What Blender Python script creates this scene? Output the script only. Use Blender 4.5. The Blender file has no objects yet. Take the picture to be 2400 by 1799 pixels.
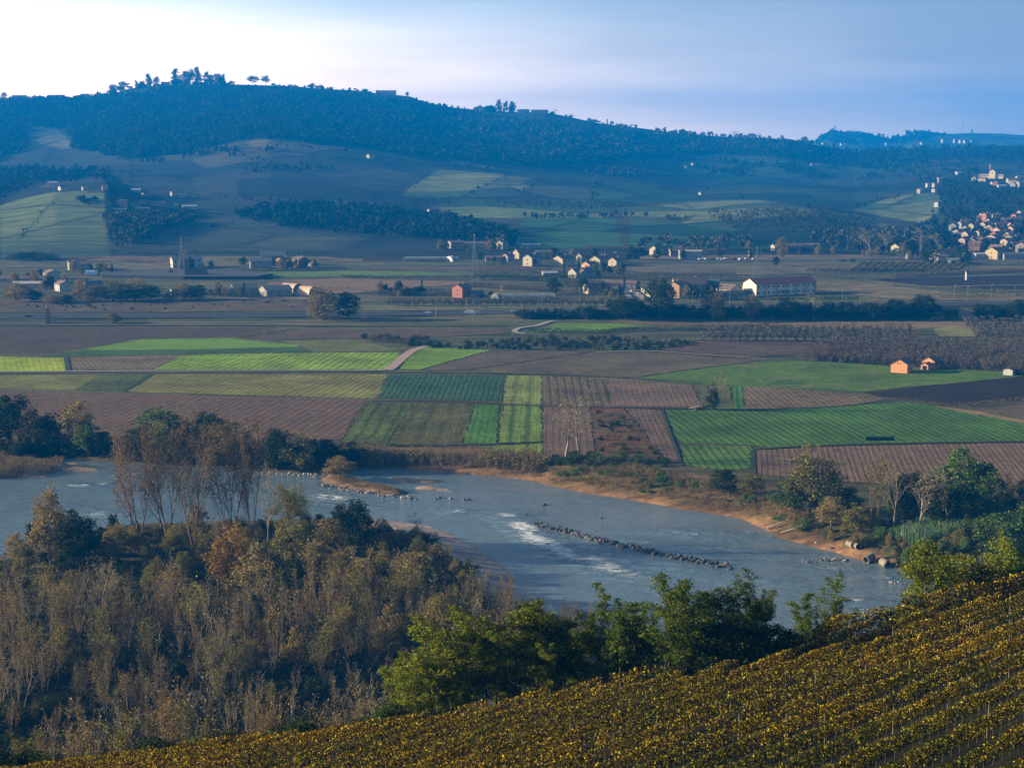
import bpy, math, random
import numpy as np
random.seed(7)
RNG = np.random.default_rng(11)
R = math.radians
SC = bpy.context.scene
COL = SC.collection

# ------------------------------------------------------------------ camera model
F = 4000.0            # focal length in photo pixels (2400 wide)
CAMZ = 110.0
PLAIN = 4.0
PITCH = math.atan(580.5 / F)
CP, SP = math.cos(PITCH), math.sin(PITCH)

def ray(px, py):
    px = np.asarray(px, float); py = np.asarray(py, float)
    cx = (px - 1200) / F; cy = (899.5 - py) / F
    dy = CP + cy * SP
    return cx / dy, (-SP + cy * CP) / dy

def proj(x, y, z):
    z = z - CAMZ
    fw = np.maximum(y * CP - z * SP, 1e-3); up = y * SP + z * CP
    return 1200 + F * x / fw, 899.5 - F * up / fw

def at(px, py, z=PLAIN):
    u, t = ray(px, py)
    D = (z - CAMZ) / t
    return float(u * D), float(D)

# ------------------------------------------------------------------ noise
def _hash(ix, iy, s):
    h = (ix.astype(np.int64) * 374761393 + iy.astype(np.int64) * 668265263 + s * 974711) & 0xffffffff
    h = ((h ^ (h >> 13)) * 1274126177) & 0xffffffff
    return ((h ^ (h >> 16)) & 0xffff) / 65535.0

def vnoise(x, y, s=0):
    ix = np.floor(x); iy = np.floor(y); fx = x - ix; fy = y - iy
    fx = fx * fx * (3 - 2 * fx); fy = fy * fy * (3 - 2 * fy)
    a = _hash(ix, iy, s); b = _hash(ix + 1, iy, s); c = _hash(ix, iy + 1, s); d = _hash(ix + 1, iy + 1, s)
    return (a * (1 - fx) + b * fx) * (1 - fy) + (c * (1 - fx) + d * fx) * fy

def fbm(x, y, s=0, o=3):
    v = 0; a = .5
    for k in range(o):
        v = v + a * vnoise(x * 2 ** k, y * 2 ** k, s + k); a *= .5
    return v / (1 - .5 ** o)

# ------------------------------------------------------------------ polygons
def inside(poly, X, Y):
    P = np.asarray(poly, float); r = np.zeros(X.shape, bool)
    n = len(P)
    for i in range(n):
        x0, y0 = P[i]; x1, y1 = P[(i + 1) % n]
        if y0 == y1: continue
        c = ((y0 > Y) != (y1 > Y)) & (X < (x1 - x0) * (Y - y0) / (y1 - y0) + x0)
        r ^= c
    return r

def dist_poly(poly, X, Y, closed=True):
    P = np.asarray(poly, float); d = np.full(X.shape, 1e9)
    n = len(P)
    for i in range(n if closed else n - 1):
        a = P[i]; b = P[(i + 1) % n]; ab = b - a; L = ab @ ab + 1e-9
        t = np.clip(((X - a[0]) * ab[0] + (Y - a[1]) * ab[1]) / L, 0, 1)
        d = np.minimum(d, np.hypot(X - a[0] - t * ab[0], Y - a[1] - t * ab[1]))
    return d

def wpoly(pts, z=0.0):
    return [at(a, b, z) for a, b in pts]

def sstep(a, b, v):
    t = np.clip((v - a) / (b - a), 0, 1)
    return t * t * (3 - 2 * t)

# ------------------------------------------------------------------ vineyard slope (a plane) and its lower edge
def _P3(px, py, D):
    u, t = ray(px, py); return np.array([float(u) * D, D, CAMZ + float(t) * D])
_A = _P3(2400, 1799, 85.); _B = _P3(2400, 1372, 165.); _C = _P3(0, 1812, 155.)
_n = np.cross(_B - _A, _C - _A); _n = _n / _n[2]
VA, VB, VD = -_n[0], -_n[1], float(_A @ _n)

def vz(x, y):
    return VD + VA * x + VB * y

def onv(px, py):
    u, t = ray(px, py)
    D = (VD - CAMZ) / (t - VA * u - VB)
    return float(u * D), float(D)
# the lower edge of the vines, seen in the photo
EDGE_PX = [(-500, 1890), (0, 1812), (300, 1770), (560, 1733), (750, 1712), (900, 1690), (1050, 1660), (1200, 1625), (1400, 1590),
           (1600, 1570), (1700, 1550), (1900, 1500), (1960, 1462), (2080, 1440), (2200, 1405), (2400, 1372), (2700, 1310)]
EDGE_PX = [(a_, b_ + float(np.interp(a_, [0, 500, 1100, 1900, 2400], [16, 24, 34, 36, 38]))) for a_, b_ in EDGE_PX]      # the ground lies below the visible tops of the vines
EDGE = np.array([onv(a, b) for a, b in EDGE_PX])
EX, EY = EDGE[:, 0], EDGE[:, 1]

# ------------------------------------------------------------------ river outline (photo pixels on the water plane)
RIVER_PX = [(-900, 1010), (-300, 1050), (-40, 1068), (120, 1072), (200, 1080), (300, 1085), (450, 1092), (600, 1105), (700, 1108), (760, 1106), (830, 1100),
            (920, 1099), (1000, 1103), (1100, 1111), (1240, 1125), (1310, 1143), (1380, 1157), (1450, 1167), (1530, 1180), (1600, 1195), (1680, 1205),
            (1740, 1216), (1790, 1240), (1830, 1262), (1900, 1280), (1960, 1296), (2020, 1314), (2080, 1328), (2140, 1342), (2300, 1370), (2500, 1400),
            (3100, 1450), (3100, 1640), (2500, 1560), (2200, 1530), (1900, 1520), (1600, 1500), (1400, 1465), (1300, 1440), (1240, 1415), (1212, 1385),
            (1206, 1355), (1185, 1330), (1150, 1304), (1110, 1278), (1060, 1252), (1010, 1232), (950, 1222), (880, 1216), (800, 1214), (700, 1215),
            (600, 1218), (450, 1222), (330, 1225), (260, 1232), (200, 1248), (120, 1268), (50, 1290), (-40, 1310), (-300, 1360), (-900, 1420)]
RIVER = wpoly(RIVER_PX, 0)
BARS = [
    (1.5, [(-300, 1062), (0, 1066), (100, 1078), (150, 1086), (168, 1095), (120, 1108), (60, 1116), (0, 1122), (-300, 1135)]),
    (.35, [(125, 1092), (175, 1082), (242, 1101), (235, 1106), (180, 1108), (118, 1101)]),
    (.3, [(60, 1112), (118, 1114), (105, 1121), (50, 1123)]),
    (1.0, [(748, 1128), (768, 1110), (815, 1116), (880, 1134), (945, 1148), (960, 1156), (930, 1161), (870, 1152), (800, 1142)]),
    (.4, [(905, 1119), (980, 1117), (1050, 1131), (1010, 1134), (940, 1132)]),
    (.3, [(955, 1141), (1000, 1138), (1080, 1148), (1060, 1151), (990, 1149)]),
]
BARSW = [(h, wpoly(p, 0)) for h, p in BARS]

# ------------------------------------------------------------------ motorway embankment crest line: photo x, row, crest height
MWP = [(-900, 752, 5.2), (0, 742, 5.2), (500, 740, 5.2), (800, 737, 5.2), (1100, 733, 5.5), (1350, 727, 7.), (1500, 721, 9.5), (1800, 717, 10.5), (2400, 711, 10.5), (3300, 702, 10.5)]
MW = []
for a, b, z in MWP:
    x, y = at(a, b, z); MW.append((x, y, z))
MW = np.array(MW)
def mwy(x): return np.interp(x, MW[:, 0], MW[:, 1])
def mwz(x): return np.interp(x, MW[:, 0], MW[:, 2])

# ------------------------------------------------------------------ hills, by elevation knots per bearing u
def knots(pts):
    uu, tt = [], []
    for a, b in pts:
        u, t = ray(a, b); uu.append(float(u)); tt.append(float(t))
    return np.array(uu), np.array(tt)
K0 = knots([(-900, 600), (0, 597), (400, 592), (800, 588), (1000, 580), (1200, 577), (1500, 577), (1800, 580), (2000, 585), (2100, 600), (2400, 622), (3200, 640)])
K1 = knots([(-900, 500), (0, 478), (130, 452), (250, 450), (270, 470), (330, 485), (460, 505), (700, 515), (950, 520), (1200, 508), (1440, 510), (1600, 500), (1800, 485), (1900, 490), (2050, 520),
            (2150, 520), (2300, 500), (2400, 490), (3200, 480)])
K2 = knots([(-900, 400), (0, 405), (150, 400), (300, 375), (450, 362), (560, 336), (630, 328), (700, 336), (870, 358), (1000, 380), (1200, 402), (1300, 411), (1400, 419), (1500, 430), (1650, 448), (1800, 442), (2000, 440),
            (2120, 425), (2220, 408), (2300, 402), (2420, 402), (3200, 390)])
K3 = knots([(-900, 240), (-100, 226), (0, 229), (80, 228), (200, 226), (260, 218), (300, 205), (350, 199), (400, 196), (480, 194), (560, 196), (650, 199), (700, 201), (760, 207), (880, 218), (960, 226),
            (1000, 240), (1060, 252), (1150, 263), (1280, 266), (1340, 276), (1400, 288), (1500, 298), (1600, 312), (1700, 318), (1780, 321), (1850, 323), (1890, 332), (1930, 343), (2000, 352), (2100, 350),
            (2400, 342), (3200, 330)])
K4 = knots([(-900, 400), (1700, 350), (1890, 345), (1905, 332), (1920, 322), (1946, 306), (1975, 309), (2000, 308), (2020, 309), (2050, 318), (2090, 326), (2118, 318), (2145, 307), (2165, 306), (2190, 311),
            (2230, 314), (2270, 311), (2330, 311), (2400, 316), (2600, 312), (3200, 300)])
D1, D2, D3, D4 = 2050., 3000., 4700., 7600.

def hill_t(u, y):
    t0 = np.interp(u, *K0); t1 = np.interp(u, *K1); t2 = np.interp(u, *K2); t3 = np.interp(u, *K3); t4 = np.interp(u, *K4)
    D0 = (PLAIN - CAMZ) / t0
    tp = (PLAIN - CAMZ) / y
    def seg(a, b, va, vb, p=1.0):
        w = np.clip((y - a) / (b - a), 0, 1)
        return va + (vb - va) * (w ** p)
    t = np.where(y < D0, tp, 0.)
    t = np.where((y >= D0) & (y < D1), seg(D0, D1, t0, t1, .9), t)
    t = np.where((y >= D1) & (y < D2), seg(D1, D2, t1, t2, .85), t)
    t = np.where((y >= D2) & (y < D2 + 140), seg(D2, D2 + 140, t2, t2 - .0008), t)
    t = np.where((y >= D2 + 140) & (y < D3), seg(D2 + 140, D3, t2 - .0008, t3, .8), t)
    t = np.where((y >= D3) & (y < D3 + 500), seg(D3, D3 + 500, t3, np.minimum(t3, t4) - .012), t)
    t = np.where((y >= D3 + 500) & (y < D4), seg(D3 + 500, D4, np.minimum(t3, t4) - .012, t4, .8), t)
    t = np.where(y >= D4, t4 - (y - D4) / 4000. * .03, t)
    return t, D0

def height(x, y):
    """terrain height in metres"""
    x = np.asarray(x, float); y = np.asarray(y, float)
    ys = np.maximum(y, 30.)
    u = x / ys
    t, D0 = hill_t(u, ys)
    z = CAMZ + t * ys
    # gullies and bumps on the hills
    k = sstep(0, 350, ys - D0) * (1 - .6 * sstep(4200, 4700, ys))
    n = (fbm(x / 420., ys / 330., 3) - .5) * 26 + (fbm(x / 110., ys / 120., 9) - .5) * 9
    z = z + k * n * np.clip((ys - 1450) / 1500, 0, 1)
    z = np.where(ys < D0, PLAIN, np.maximum(z, PLAIN - 1))
    # embankment
    cy = mwy(x); cz = mwz(x)
    d = np.abs(ys - cy)
    emb = cz - np.maximum(0, d - 13) / 1.7
    z = np.where((ys > 700) & (ys < 1400), np.maximum(z, emb), z)
    # river and banks
    m = (ys > 250) & (ys < 900)
    if m.any():
        X = x[m]; Y = ys[m]
        dr = dist_poly(RIVER, X, Y); ins = inside(RIVER, X, Y)
        dl = np.where(ins, -dr, dr)
        far = dist_far(X, Y)
        top = np.where(far, PLAIN, 2.2)
        w = np.where(far, 11. + 5 * fbm(X / 14., Y / 14., 5), 16.)
        land = top * sstep(0, 1, (dl / w)) + .15 * np.minimum(dl, 1)
        land = np.minimum(land, top)
        land = np.where(far, land, land + sstep(0, 25, dl) * (fbm(X / 9, Y / 9, 21) - .5) * 1.6)
        zz = np.where(dl > 0, land, np.maximum(-2.0, dl * .35))
        for hh, P in BARSW:
            db = dist_poly(P, X, Y); ib = inside(P, X, Y)
            zz = np.where(ib & (zz < hh), np.maximum(zz, hh * np.minimum(1, db / 2.5) * (.6 + .8 * fbm(X / 5, Y / 5, 4))), np.where(zz < 0, np.maximum(zz, -db * .4), zz))
        z = z.copy(); z[m] = zz
    # near hillside
    ye = np.interp(x, EX, EY)
    d = np.maximum(0, ys - ye)
    dd = np.maximum(0, d - 2.0)
    zn = vz(x, np.minimum(ys, ye + 2)) - .62 * dd + .0 * d + (fbm(x / 7, ys / 7, 14) - .5) * 1.2 * np.minimum(1, dd / 4)
    z = np.where((ys < 330) & (zn > 2.2), zn, np.where(ys < 250, np.maximum(zn, 2.2), z))
    # ground under and behind the camera
    z = np.where(y < 30, np.minimum(zn, 107.) + np.clip((30 - y) / 30, 0, 1) * (105.5 - np.minimum(zn, 107.)), z)
    return z

def dist_far(X, Y):
    # True on the far side of the river (beyond its far bank line)
    fx = np.array([p[0] / p[1] for p in RIVER[:32]]); fy = np.array([p[1] for p in RIVER[:32]])
    mid = np.interp(X / Y, fx, fy) - 12
    return Y > mid

# ------------------------------------------------------------------ the height grid, a fan of bearings and distances
NU, NY = 641, 880
US = np.linspace(-.62, .62, NU)
YS = 30. * (9000. / 30.) ** (np.linspace(0, 1, NY))
UU, YY = np.meshgrid(US, YS)           # rows = distance
XX = UU * YY
ZZ = height(XX.ravel(), YY.ravel()).reshape(XX.shape)
TT = (ZZ - CAMZ) / YY

def hit(px, py):
    """world point where the sight line through a photo pixel meets the ground"""
    u, t = ray(px, py)
    u = float(u); t = float(t)
    j = min(max((u - US[0]) / (US[1] - US[0]), 0), NU - 1.001); j0 = int(j); f = j - j0
    col = TT[:, j0] * (1 - f) + TT[:, j0 + 1] * f
    g = np.nonzero(col >= t)[0]
    if len(g) == 0: return None
    i = g[0]
    if i == 0: D = YS[0]
    else:
        a, b = col[i - 1], col[i]
        w = (t - a) / (b - a + 1e-12); D = YS[i - 1] + (YS[i] - YS[i - 1]) * w
    return u * D, D, CAMZ + t * D

def gz(x, y):
    return float(height(np.array([x]), np.array([y]))[0])

# ------------------------------------------------------------------ object helpers
def tag(o, label=None, cat=None, group=None, kind=None):
    if label: o['label'] = label
    if cat: o['category'] = cat
    if group: o['group'] = group
    if kind: o['kind'] = kind
    return o

def mk(name, me, parent=None, loc=None, rz=0):
    o = bpy.data.objects.new(name, me); COL.objects.link(o)
    if parent is not None: o.parent = parent
    if loc is not None: o.location = loc
    if rz: o.rotation_euler = (0, 0, rz)
    return o

def npmesh(name, V, Fq, mat=None, smooth=False):
    V = np.asarray(V, np.float32); Fq = np.asarray(Fq, np.int32)
    me = bpy.data.meshes.new(name)
    k = Fq.shape[1]
    me.vertices.add(len(V)); me.vertices.foreach_set('co', V.ravel())
    me.loops.add(Fq.size); me.loops.foreach_set('vertex_index', Fq.ravel())
    me.polygons.add(len(Fq)); me.polygons.foreach_set('loop_start', np.arange(0, Fq.size, k, dtype=np.int32))
    me.polygons.foreach_set('loop_total', np.full(len(Fq), k, np.int32))
    if smooth: me.polygons.foreach_set('use_smooth', np.ones(len(Fq), bool))
    me.update(calc_edges=True)
    if mat: me.materials.append(mat)
    return me

class MB:
    """collects simple solids into one mesh"""
    def __init__(s): s.v = []; s.f = []
    def add(s, V, Fs):
        b = len(s.v); s.v += [tuple(p) for p in V]; s.f += [tuple(i + b for i in f) for f in Fs]
    def box(s, x0, x1, y0, y1, z0, z1):
        s.add([(x0, y0, z0), (x1, y0, z0), (x1, y1, z0), (x0, y1, z0), (x0, y0, z1), (x1, y0, z1), (x1, y1, z1), (x0, y1, z1)],
              [(0, 3, 2, 1), (4, 5, 6, 7), (0, 1, 5, 4), (1, 2, 6, 5), (2, 3, 7, 6), (3, 0, 4, 7)])
    def bar(s, p, q, r, r2=None, n=5):
        p = np.array(p, float); q = np.array(q, float); d = q - p; L = np.linalg.norm(d)
        if L < 1e-6: return
        d /= L; a = np.cross(d, (0, 0, 1.)) if abs(d[2]) < .9 else np.cross(d, (1., 0, 0)); a /= np.linalg.norm(a); b = np.cross(d, a)
        r2 = r if r2 is None else r2
        V = [p + r * (math.cos(k * 2 * math.pi / n) * a + math.sin(k * 2 * math.pi / n) * b) for k in range(n)]
        V += [q + r2 * (math.cos(k * 2 * math.pi / n) * a + math.sin(k * 2 * math.pi / n) * b) for k in range(n)]
        s.add(V, [(k, (k + 1) % n, n + (k + 1) % n, n + k) for k in range(n)] + [tuple(range(n - 1, -1, -1)), tuple(range(n, 2 * n))])
    def mesh(s, name, mat):
        me = bpy.data.meshes.new(name); me.from_pydata(s.v, [], s.f); me.update()
        if mat: me.materials.append(mat)
        return me
    def build(s, name, mat, parent=None): return mk(name, s.mesh(name, mat), parent)

# ------------------------------------------------------------------ materials
def newmat(name):
    m = bpy.data.materials.new(name); m.use_nodes = True
    nt = m.node_tree; b = nt.nodes['Principled BSDF']
    return m, nt, b

def link(nt, a, b): nt.links.new(a, b)

def noise_node(nt, scale, detail=4, rough=.6, vec=None, dim='3D'):
    n = nt.nodes.new('ShaderNodeTexNoise'); n.inputs['Scale'].default_value = scale; n.inputs['Detail'].default_value = detail
    n.inputs['Roughness'].default_value = rough
    if vec is not None: link(nt, vec, n.inputs['Vector'])
    return n

def ramp(nt, stops, fac=None):
    r = nt.nodes.new('ShaderNodeValToRGB'); e = r.color_ramp.elements
    while len(e) < len(stops): e.new(.5)
    for k, (p, c) in enumerate(stops):
        e[k].position = p; e[k].color = (*c, 1)
    if fac is not None: link(nt, fac, r.inputs['Fac'])
    return r

def mixc(nt, a, b, fac, mode='MIX'):
    m = nt.nodes.new('ShaderNodeMix'); m.data_type = 'RGBA'; m.blend_type = mode
    for s, v in ((m.inputs[6], a), (m.inputs[7], b)):
        if isinstance(v, tuple): s.default_value = (*v, 1)
        else: link(nt, v, s)
    if isinstance(fac, (int, float)): m.inputs[0].default_value = fac
    else: link(nt, fac, m.inputs[0])
    return m.outputs[2]

def mathn(nt, op, a, b=None, clamp=False):
    m = nt.nodes.new('ShaderNodeMath'); m.operation = op; m.use_clamp = clamp
    for i, v in enumerate((a, b)):
        if v is None: continue
        if isinstance(v, (int, float)): m.inputs[i].default_value = v
        else: link(nt, v, m.inputs[i])
    return m.outputs[0]

def plain(name, col, rough=.85, var=.15, scale=.6, metal=0):
    m, nt, b = newmat(name)
    tc = nt.nodes.new('ShaderNodeTexCoord')
    n = noise_node(nt, scale, 4, .6, tc.outputs['Object'])
    c = mixc(nt, tuple(x * (1 - var) for x in col), tuple(min(1, x * (1 + var)) for x in col), n.outputs['Fac'])
    link(nt, c, b.inputs['Base Color']); b.inputs['Roughness'].default_value = rough; b.inputs['Metallic'].default_value = metal
    b.inputs['Specular IOR Level'].default_value = .25
    return m

def leafmat(name, stops, transl=.3, var=.35):
    m, nt, b = newmat(name)
    nt.nodes.remove(b)
    g = nt.nodes.new('ShaderNodeNewGeometry')
    oi = nt.nodes.new('ShaderNodeObjectInfo')
    r = ramp(nt, stops, g.outputs['Random Per Island'])
    tc = nt.nodes.new('ShaderNodeTexCoord')
    n = noise_node(nt, .35, 3, .6, tc.outputs['Object'])
    v = mathn(nt, 'MULTIPLY_ADD', oi.outputs['Random'], var)
    v.node.inputs[2].default_value = 1 - var * .5
    v2 = mathn(nt, 'MULTIPLY_ADD', n.outputs['Fac'], .9); v2.node.inputs[2].default_value = .55
    vv = mathn(nt, 'MULTIPLY', v, v2)
    cc = nt.nodes.new('ShaderNodeCombineXYZ')
    for i in range(3): link(nt, vv, cc.inputs[i])
    c = mixc(nt, r.outputs['Color'], cc.outputs[0], 1.0, 'MULTIPLY')
    d = nt.nodes.new('ShaderNodeBsdfDiffuse'); t = nt.nodes.new('ShaderNodeBsdfTranslucent')
    link(nt, c, d.inputs['Color']); link(nt, c, t.inputs['Color'])
    mx = nt.nodes.new('ShaderNodeMixShader'); mx.inputs[0].default_value = transl
    link(nt, d.outputs[0], mx.inputs[1]); link(nt, t.outputs[0], mx.inputs[2])
    link(nt, mx.outputs[0], nt.nodes['Material Output'].inputs['Surface'])
    return m
# ------------------------------------------------------------------ ground sheet with its colours
C_GRASS = (.085, .095, .04); C_DRY = (.16, .125, .07)
def paint_ground():
    PX, PY = proj(XX, YY, ZZ)
    n1 = fbm(XX / 40, YY / 40, 31); n2 = fbm(XX / 6, YY / 6, 32)
    C = np.empty(XX.shape + (3,)); C[:] = C_GRASS
    w = sstep(.4, .7, n1)[..., None]; C = C * (1 - w) + np.array((.12, .11, .055)) * w
    near = YY < 420
    C[(YY < 700)] = (.075, .07, .035)
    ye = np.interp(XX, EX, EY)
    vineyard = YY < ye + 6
    C[vineyard] = (.012, .013, .006)  # soil darkened to stand in for the shade between vine rows
    # river banks
    m = (YY > 250) & (YY < 900)
    dr = np.full(XX.shape, 99.); X = XX[m]; Y = YY[m]
    dr[m] = np.where(inside(RIVER, X, Y), -1, 1) * dist_poly(RIVER, X, Y)
    far = np.zeros(XX.shape, bool); far[m] = dist_far(X, Y)
    sand = np.array((.27, .155, .085)); earth = np.array((.13, .09, .045)); grav = np.array((.42, .34, .29))
    k = far & (dr > -3) & (dr < 30) & (PX > 950)
    wd = sstep(.5, 5, dr + (n2 - .5) * 9)[..., None]
    C = np.where(k[..., None], sand * (1 - wd) + earth * wd, C)
    k = far & (dr > 4 + 5 * n2) & (dr < 60) & (PX > 1830)
    C = np.where(k[..., None], np.array((.07, .07, .032)), C)
    k = far & (dr > -3) & (dr < 25) & (PX <= 950)
    C = np.where(k[..., None], np.array((.10, .08, .05)), C)
    k = (~far) & (dr < 5 + 8 * n1) & (dr > -6) & (YY > 300) & (PX < 880)
    C = np.where(k[..., None], np.array((.09, .075, .05)), C)
    k = inside([(860, 1195), (1010, 1205), (1100, 1260), (1190, 1320), (1235, 1420), (1150, 1420), (1100, 1330), (1020, 1275), (940, 1248), (860, 1235)], PX, PY) & (~far) & (YY > 300)
    C = np.where(k[..., None], grav, C)
    for hh, P in BARSW:
        k = inside(P, XX, YY) & (YY > 300) & (YY < 900)
        C = np.where(k[..., None], np.array((.30, .24, .19) if hh < .5 else (.2, .14, .09)), C)
    k = (dr < -2) & (YY > 250); C = np.where((k & (ZZ < -.3))[..., None], np.array((.12, .1, .07)), C)
    # hills
    hill = YY > 1480
    C = np.where(hill[..., None], np.array((.02, .026, .014)), C)
    polys = HILLCOL
    Hm = hill & (YY < D3 + 60)
    idx = np.nonzero(Hm)
    px = PX[idx]; py = PY[idx]; cc = C[idx]
    for col, P in polys:
        ins = inside(P, px, py); cc[ins] = col
    C[idx] = cc
    k = YY > D3 + 300
    C = np.where(k[..., None], np.array((.06, .075, .035)), C)
    # far soft variation
    C *= (.85 + .3 * fbm(XX / 70, YY / 70, 41))[..., None]
    return C

HILLCOL = [
    ((0.095, 0.098, 0.065), [(60, 306), (95, 299), (130, 302), (150, 318), (170, 345), (140, 350), (90, 334)]),
    ((0.026, 0.029, 0.026), [(240, 412), (300, 388), (420, 377), (560, 350), (640, 340), (750, 352), (870, 362), (1000, 386), (1020, 400), (960, 440), (1000, 480), (850, 475), (600, 478), (450, 462), (300, 432)]),
    ((0.062, 0.061, 0.042), [(575, 333), (600, 327), (660, 330), (800, 346), (900, 366), (700, 366), (640, 352), (600, 345)]),
    ((0.065, 0.094, 0.042), [(0, 482), (60, 462), (120, 451), (180, 448), (255, 452), (262, 500), (275, 560), (270, 585), (0, 592)]),
    ((0.039, 0.061, 0.030), [(130, 460), (136, 462), (50, 562), (42, 560)]),
    ((0.034, 0.041, 0.034), [(275, 562), (350, 540), (450, 520), (560, 505), (640, 520), (720, 548), (830, 556), (1000, 562), (1080, 577), (1000, 590), (800, 597), (500, 596), (270, 592)]),
    ((0.056, 0.082, 0.046), [(0, 575), (260, 572), (260, 600), (0, 603)]),
    ((0.123, 0.147, 0.046), [(960, 440), (1030, 397), (1170, 407), (1183, 412), (1075, 462), (940, 458)]),
    ((0.078, 0.094, 0.046), [(1188, 412), (1255, 419), (1213, 459), (1083, 462)]),
    ((0.028, 0.039, 0.030), [(1262, 421), (1408, 422), (1380, 466), (1220, 459)]),
    ((0.022, 0.057, 0.027), [(1415, 424), (1500, 432), (1640, 458), (1610, 476), (1440, 474), (1388, 466)]),
    ((0.056, 0.082, 0.042), [(1010, 482), (1083, 465), (1380, 470), (1440, 482), (1430, 512), (1100, 510)]),
    ((0.017, 0.057, 0.030), [(1226, 512), (1440, 510), (1458, 580), (1205, 582)]),
    ((0.017, 0.049, 0.027), [(1475, 512), (1650, 530), (2030, 566), (2010, 590), (1475, 578)]),
    ((0.062, 0.086, 0.042), [(1440, 486), (1600, 478), (1640, 500), (1590, 512), (1460, 506)]),
    ((0.056, 0.078, 0.042), [(1600, 472), (1670, 466), (1800, 470), (1900, 488), (2010, 503), (2065, 518), (2040, 540), (1900, 552), (1800, 548), (1650, 535), (1595, 525), (1640, 500)]),
    ((0.095, 0.122, 0.057), [(1995, 492), (2080, 466), (2150, 452), (2190, 452), (2212, 468), (2200, 500), (2160, 522), (2075, 508)]),
    ((0.017, 0.037, 0.021), [(1660, 442), (1800, 432), (2000, 432), (2060, 452), (2010, 487), (1900, 482), (1700, 462)]),  # green slope in shadow, its shade put into the colour
    ((0.056, 0.073, 0.053), [(2000, 520), (2060, 520), (2170, 560), (2100, 580), (1930, 555)]),
    ((0.017, 0.037, 0.021), [(1500, 370), (1640, 362), (1900, 380), (2100, 372), (2100, 400), (1850, 418), (1640, 420), (1480, 400)]),
    ((0.090, 0.131, 0.076), [(1005, 362), (1100, 378), (1160, 392), (1150, 396), (1080, 384), (1000, 368)]),
]

def ground_material():
    m, nt, b = newmat('ground_cover')
    a = nt.nodes.new('ShaderNodeVertexColor'); a.layer_name = 'soil'
    tc = nt.nodes.new('ShaderNodeTexCoord')
    n = noise_node(nt, .45, 6, .7, tc.outputs['Object'])
    n2 = noise_node(nt, .05, 5, .65, tc.outputs['Object'])
    r = ramp(nt, [(.25, (.55, .55, .55)), (.75, (1.45, 1.45, 1.45))], n.outputs['Fac'])
    r2 = ramp(nt, [(.3, (.75, .8, .75)), (.7, (1.25, 1.2, 1.2))], n2.outputs['Fac'])
    c = mixc(nt, a.outputs['Color'], r.outputs['Color'], 1., 'MULTIPLY')
    c = mixc(nt, c, r2.outputs['Color'], 1., 'MULTIPLY')
    mv = nt.nodes.new('ShaderNodeMapping'); mv.inputs['Scale'].default_value = (.0048, .0042, 0); mv.inputs['Rotation'].default_value = (0, 0, .35); link(nt, tc.outputs['Object'], mv.inputs['Vector'])
    vo = nt.nodes.new('ShaderNodeTexVoronoi'); vo.inputs['Scale'].default_value = 1.; link(nt, mv.outputs[0], vo.inputs['Vector'])
    ve = nt.nodes.new('ShaderNodeTexVoronoi'); ve.feature = 'DISTANCE_TO_EDGE'; ve.inputs['Scale'].default_value = 1.; link(nt, mv.outputs[0], ve.inputs['Vector'])
    sy = nt.nodes.new('ShaderNodeSeparateXYZ'); link(nt, tc.outputs['Object'], sy.inputs[0])
    far_ = mathn(nt, 'MULTIPLY', mathn(nt, 'SUBTRACT', sy.outputs[1], 1560.), .008, True)
    sc_ = nt.nodes.new('ShaderNodeSeparateColor'); link(nt, vo.outputs['Color'], sc_.inputs[0])
    pr = ramp(nt, [(0, (.35, .45, .45)), (.35, (.6, .95, .7)), (.6, (1.2, 1.15, .95)), (1, (2.3, 2.0, 1.3))], sc_.outputs[0])
    er = ramp(nt, [(0, (.35, .4, .4)), (.035, (1, 1, 1))], ve.outputs['Distance'])
    pc = mixc(nt, pr.outputs['Color'], er.outputs['Color'], 1., 'MULTIPLY')
    c = mixc(nt, c, mixc(nt, (1., 1., 1.), pc, far_), 1., 'MULTIPLY')
    mph = nt.nodes.new('ShaderNodeMapping'); mph.inputs['Scale'].default_value = (.006, .11, .11); link(nt, tc.outputs['Object'], mph.inputs['Vector'])
    nh = noise_node(nt, 1., 5, .7, mph.outputs[0]); rh = ramp(nt, [(.32, (.35, .38, .45)), (.68, (1.5, 1.42, 1.3))], nh.outputs['Fac'])
    c = mixc(nt, c, rh.outputs['Color'], 1., 'MULTIPLY')
    link(nt, c, b.inputs['Base Color']); b.inputs['Roughness'].default_value = .95; b.inputs['Specular IOR Level'].default_value = .1
    bp = nt.nodes.new('ShaderNodeBump'); bp.inputs['Strength'].default_value = .8; bp.inputs['Distance'].default_value = .5
    link(nt, n.outputs['Fac'], bp.inputs['Height']); link(nt, bp.outputs[0], b.inputs['Normal'])
    return m

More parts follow.
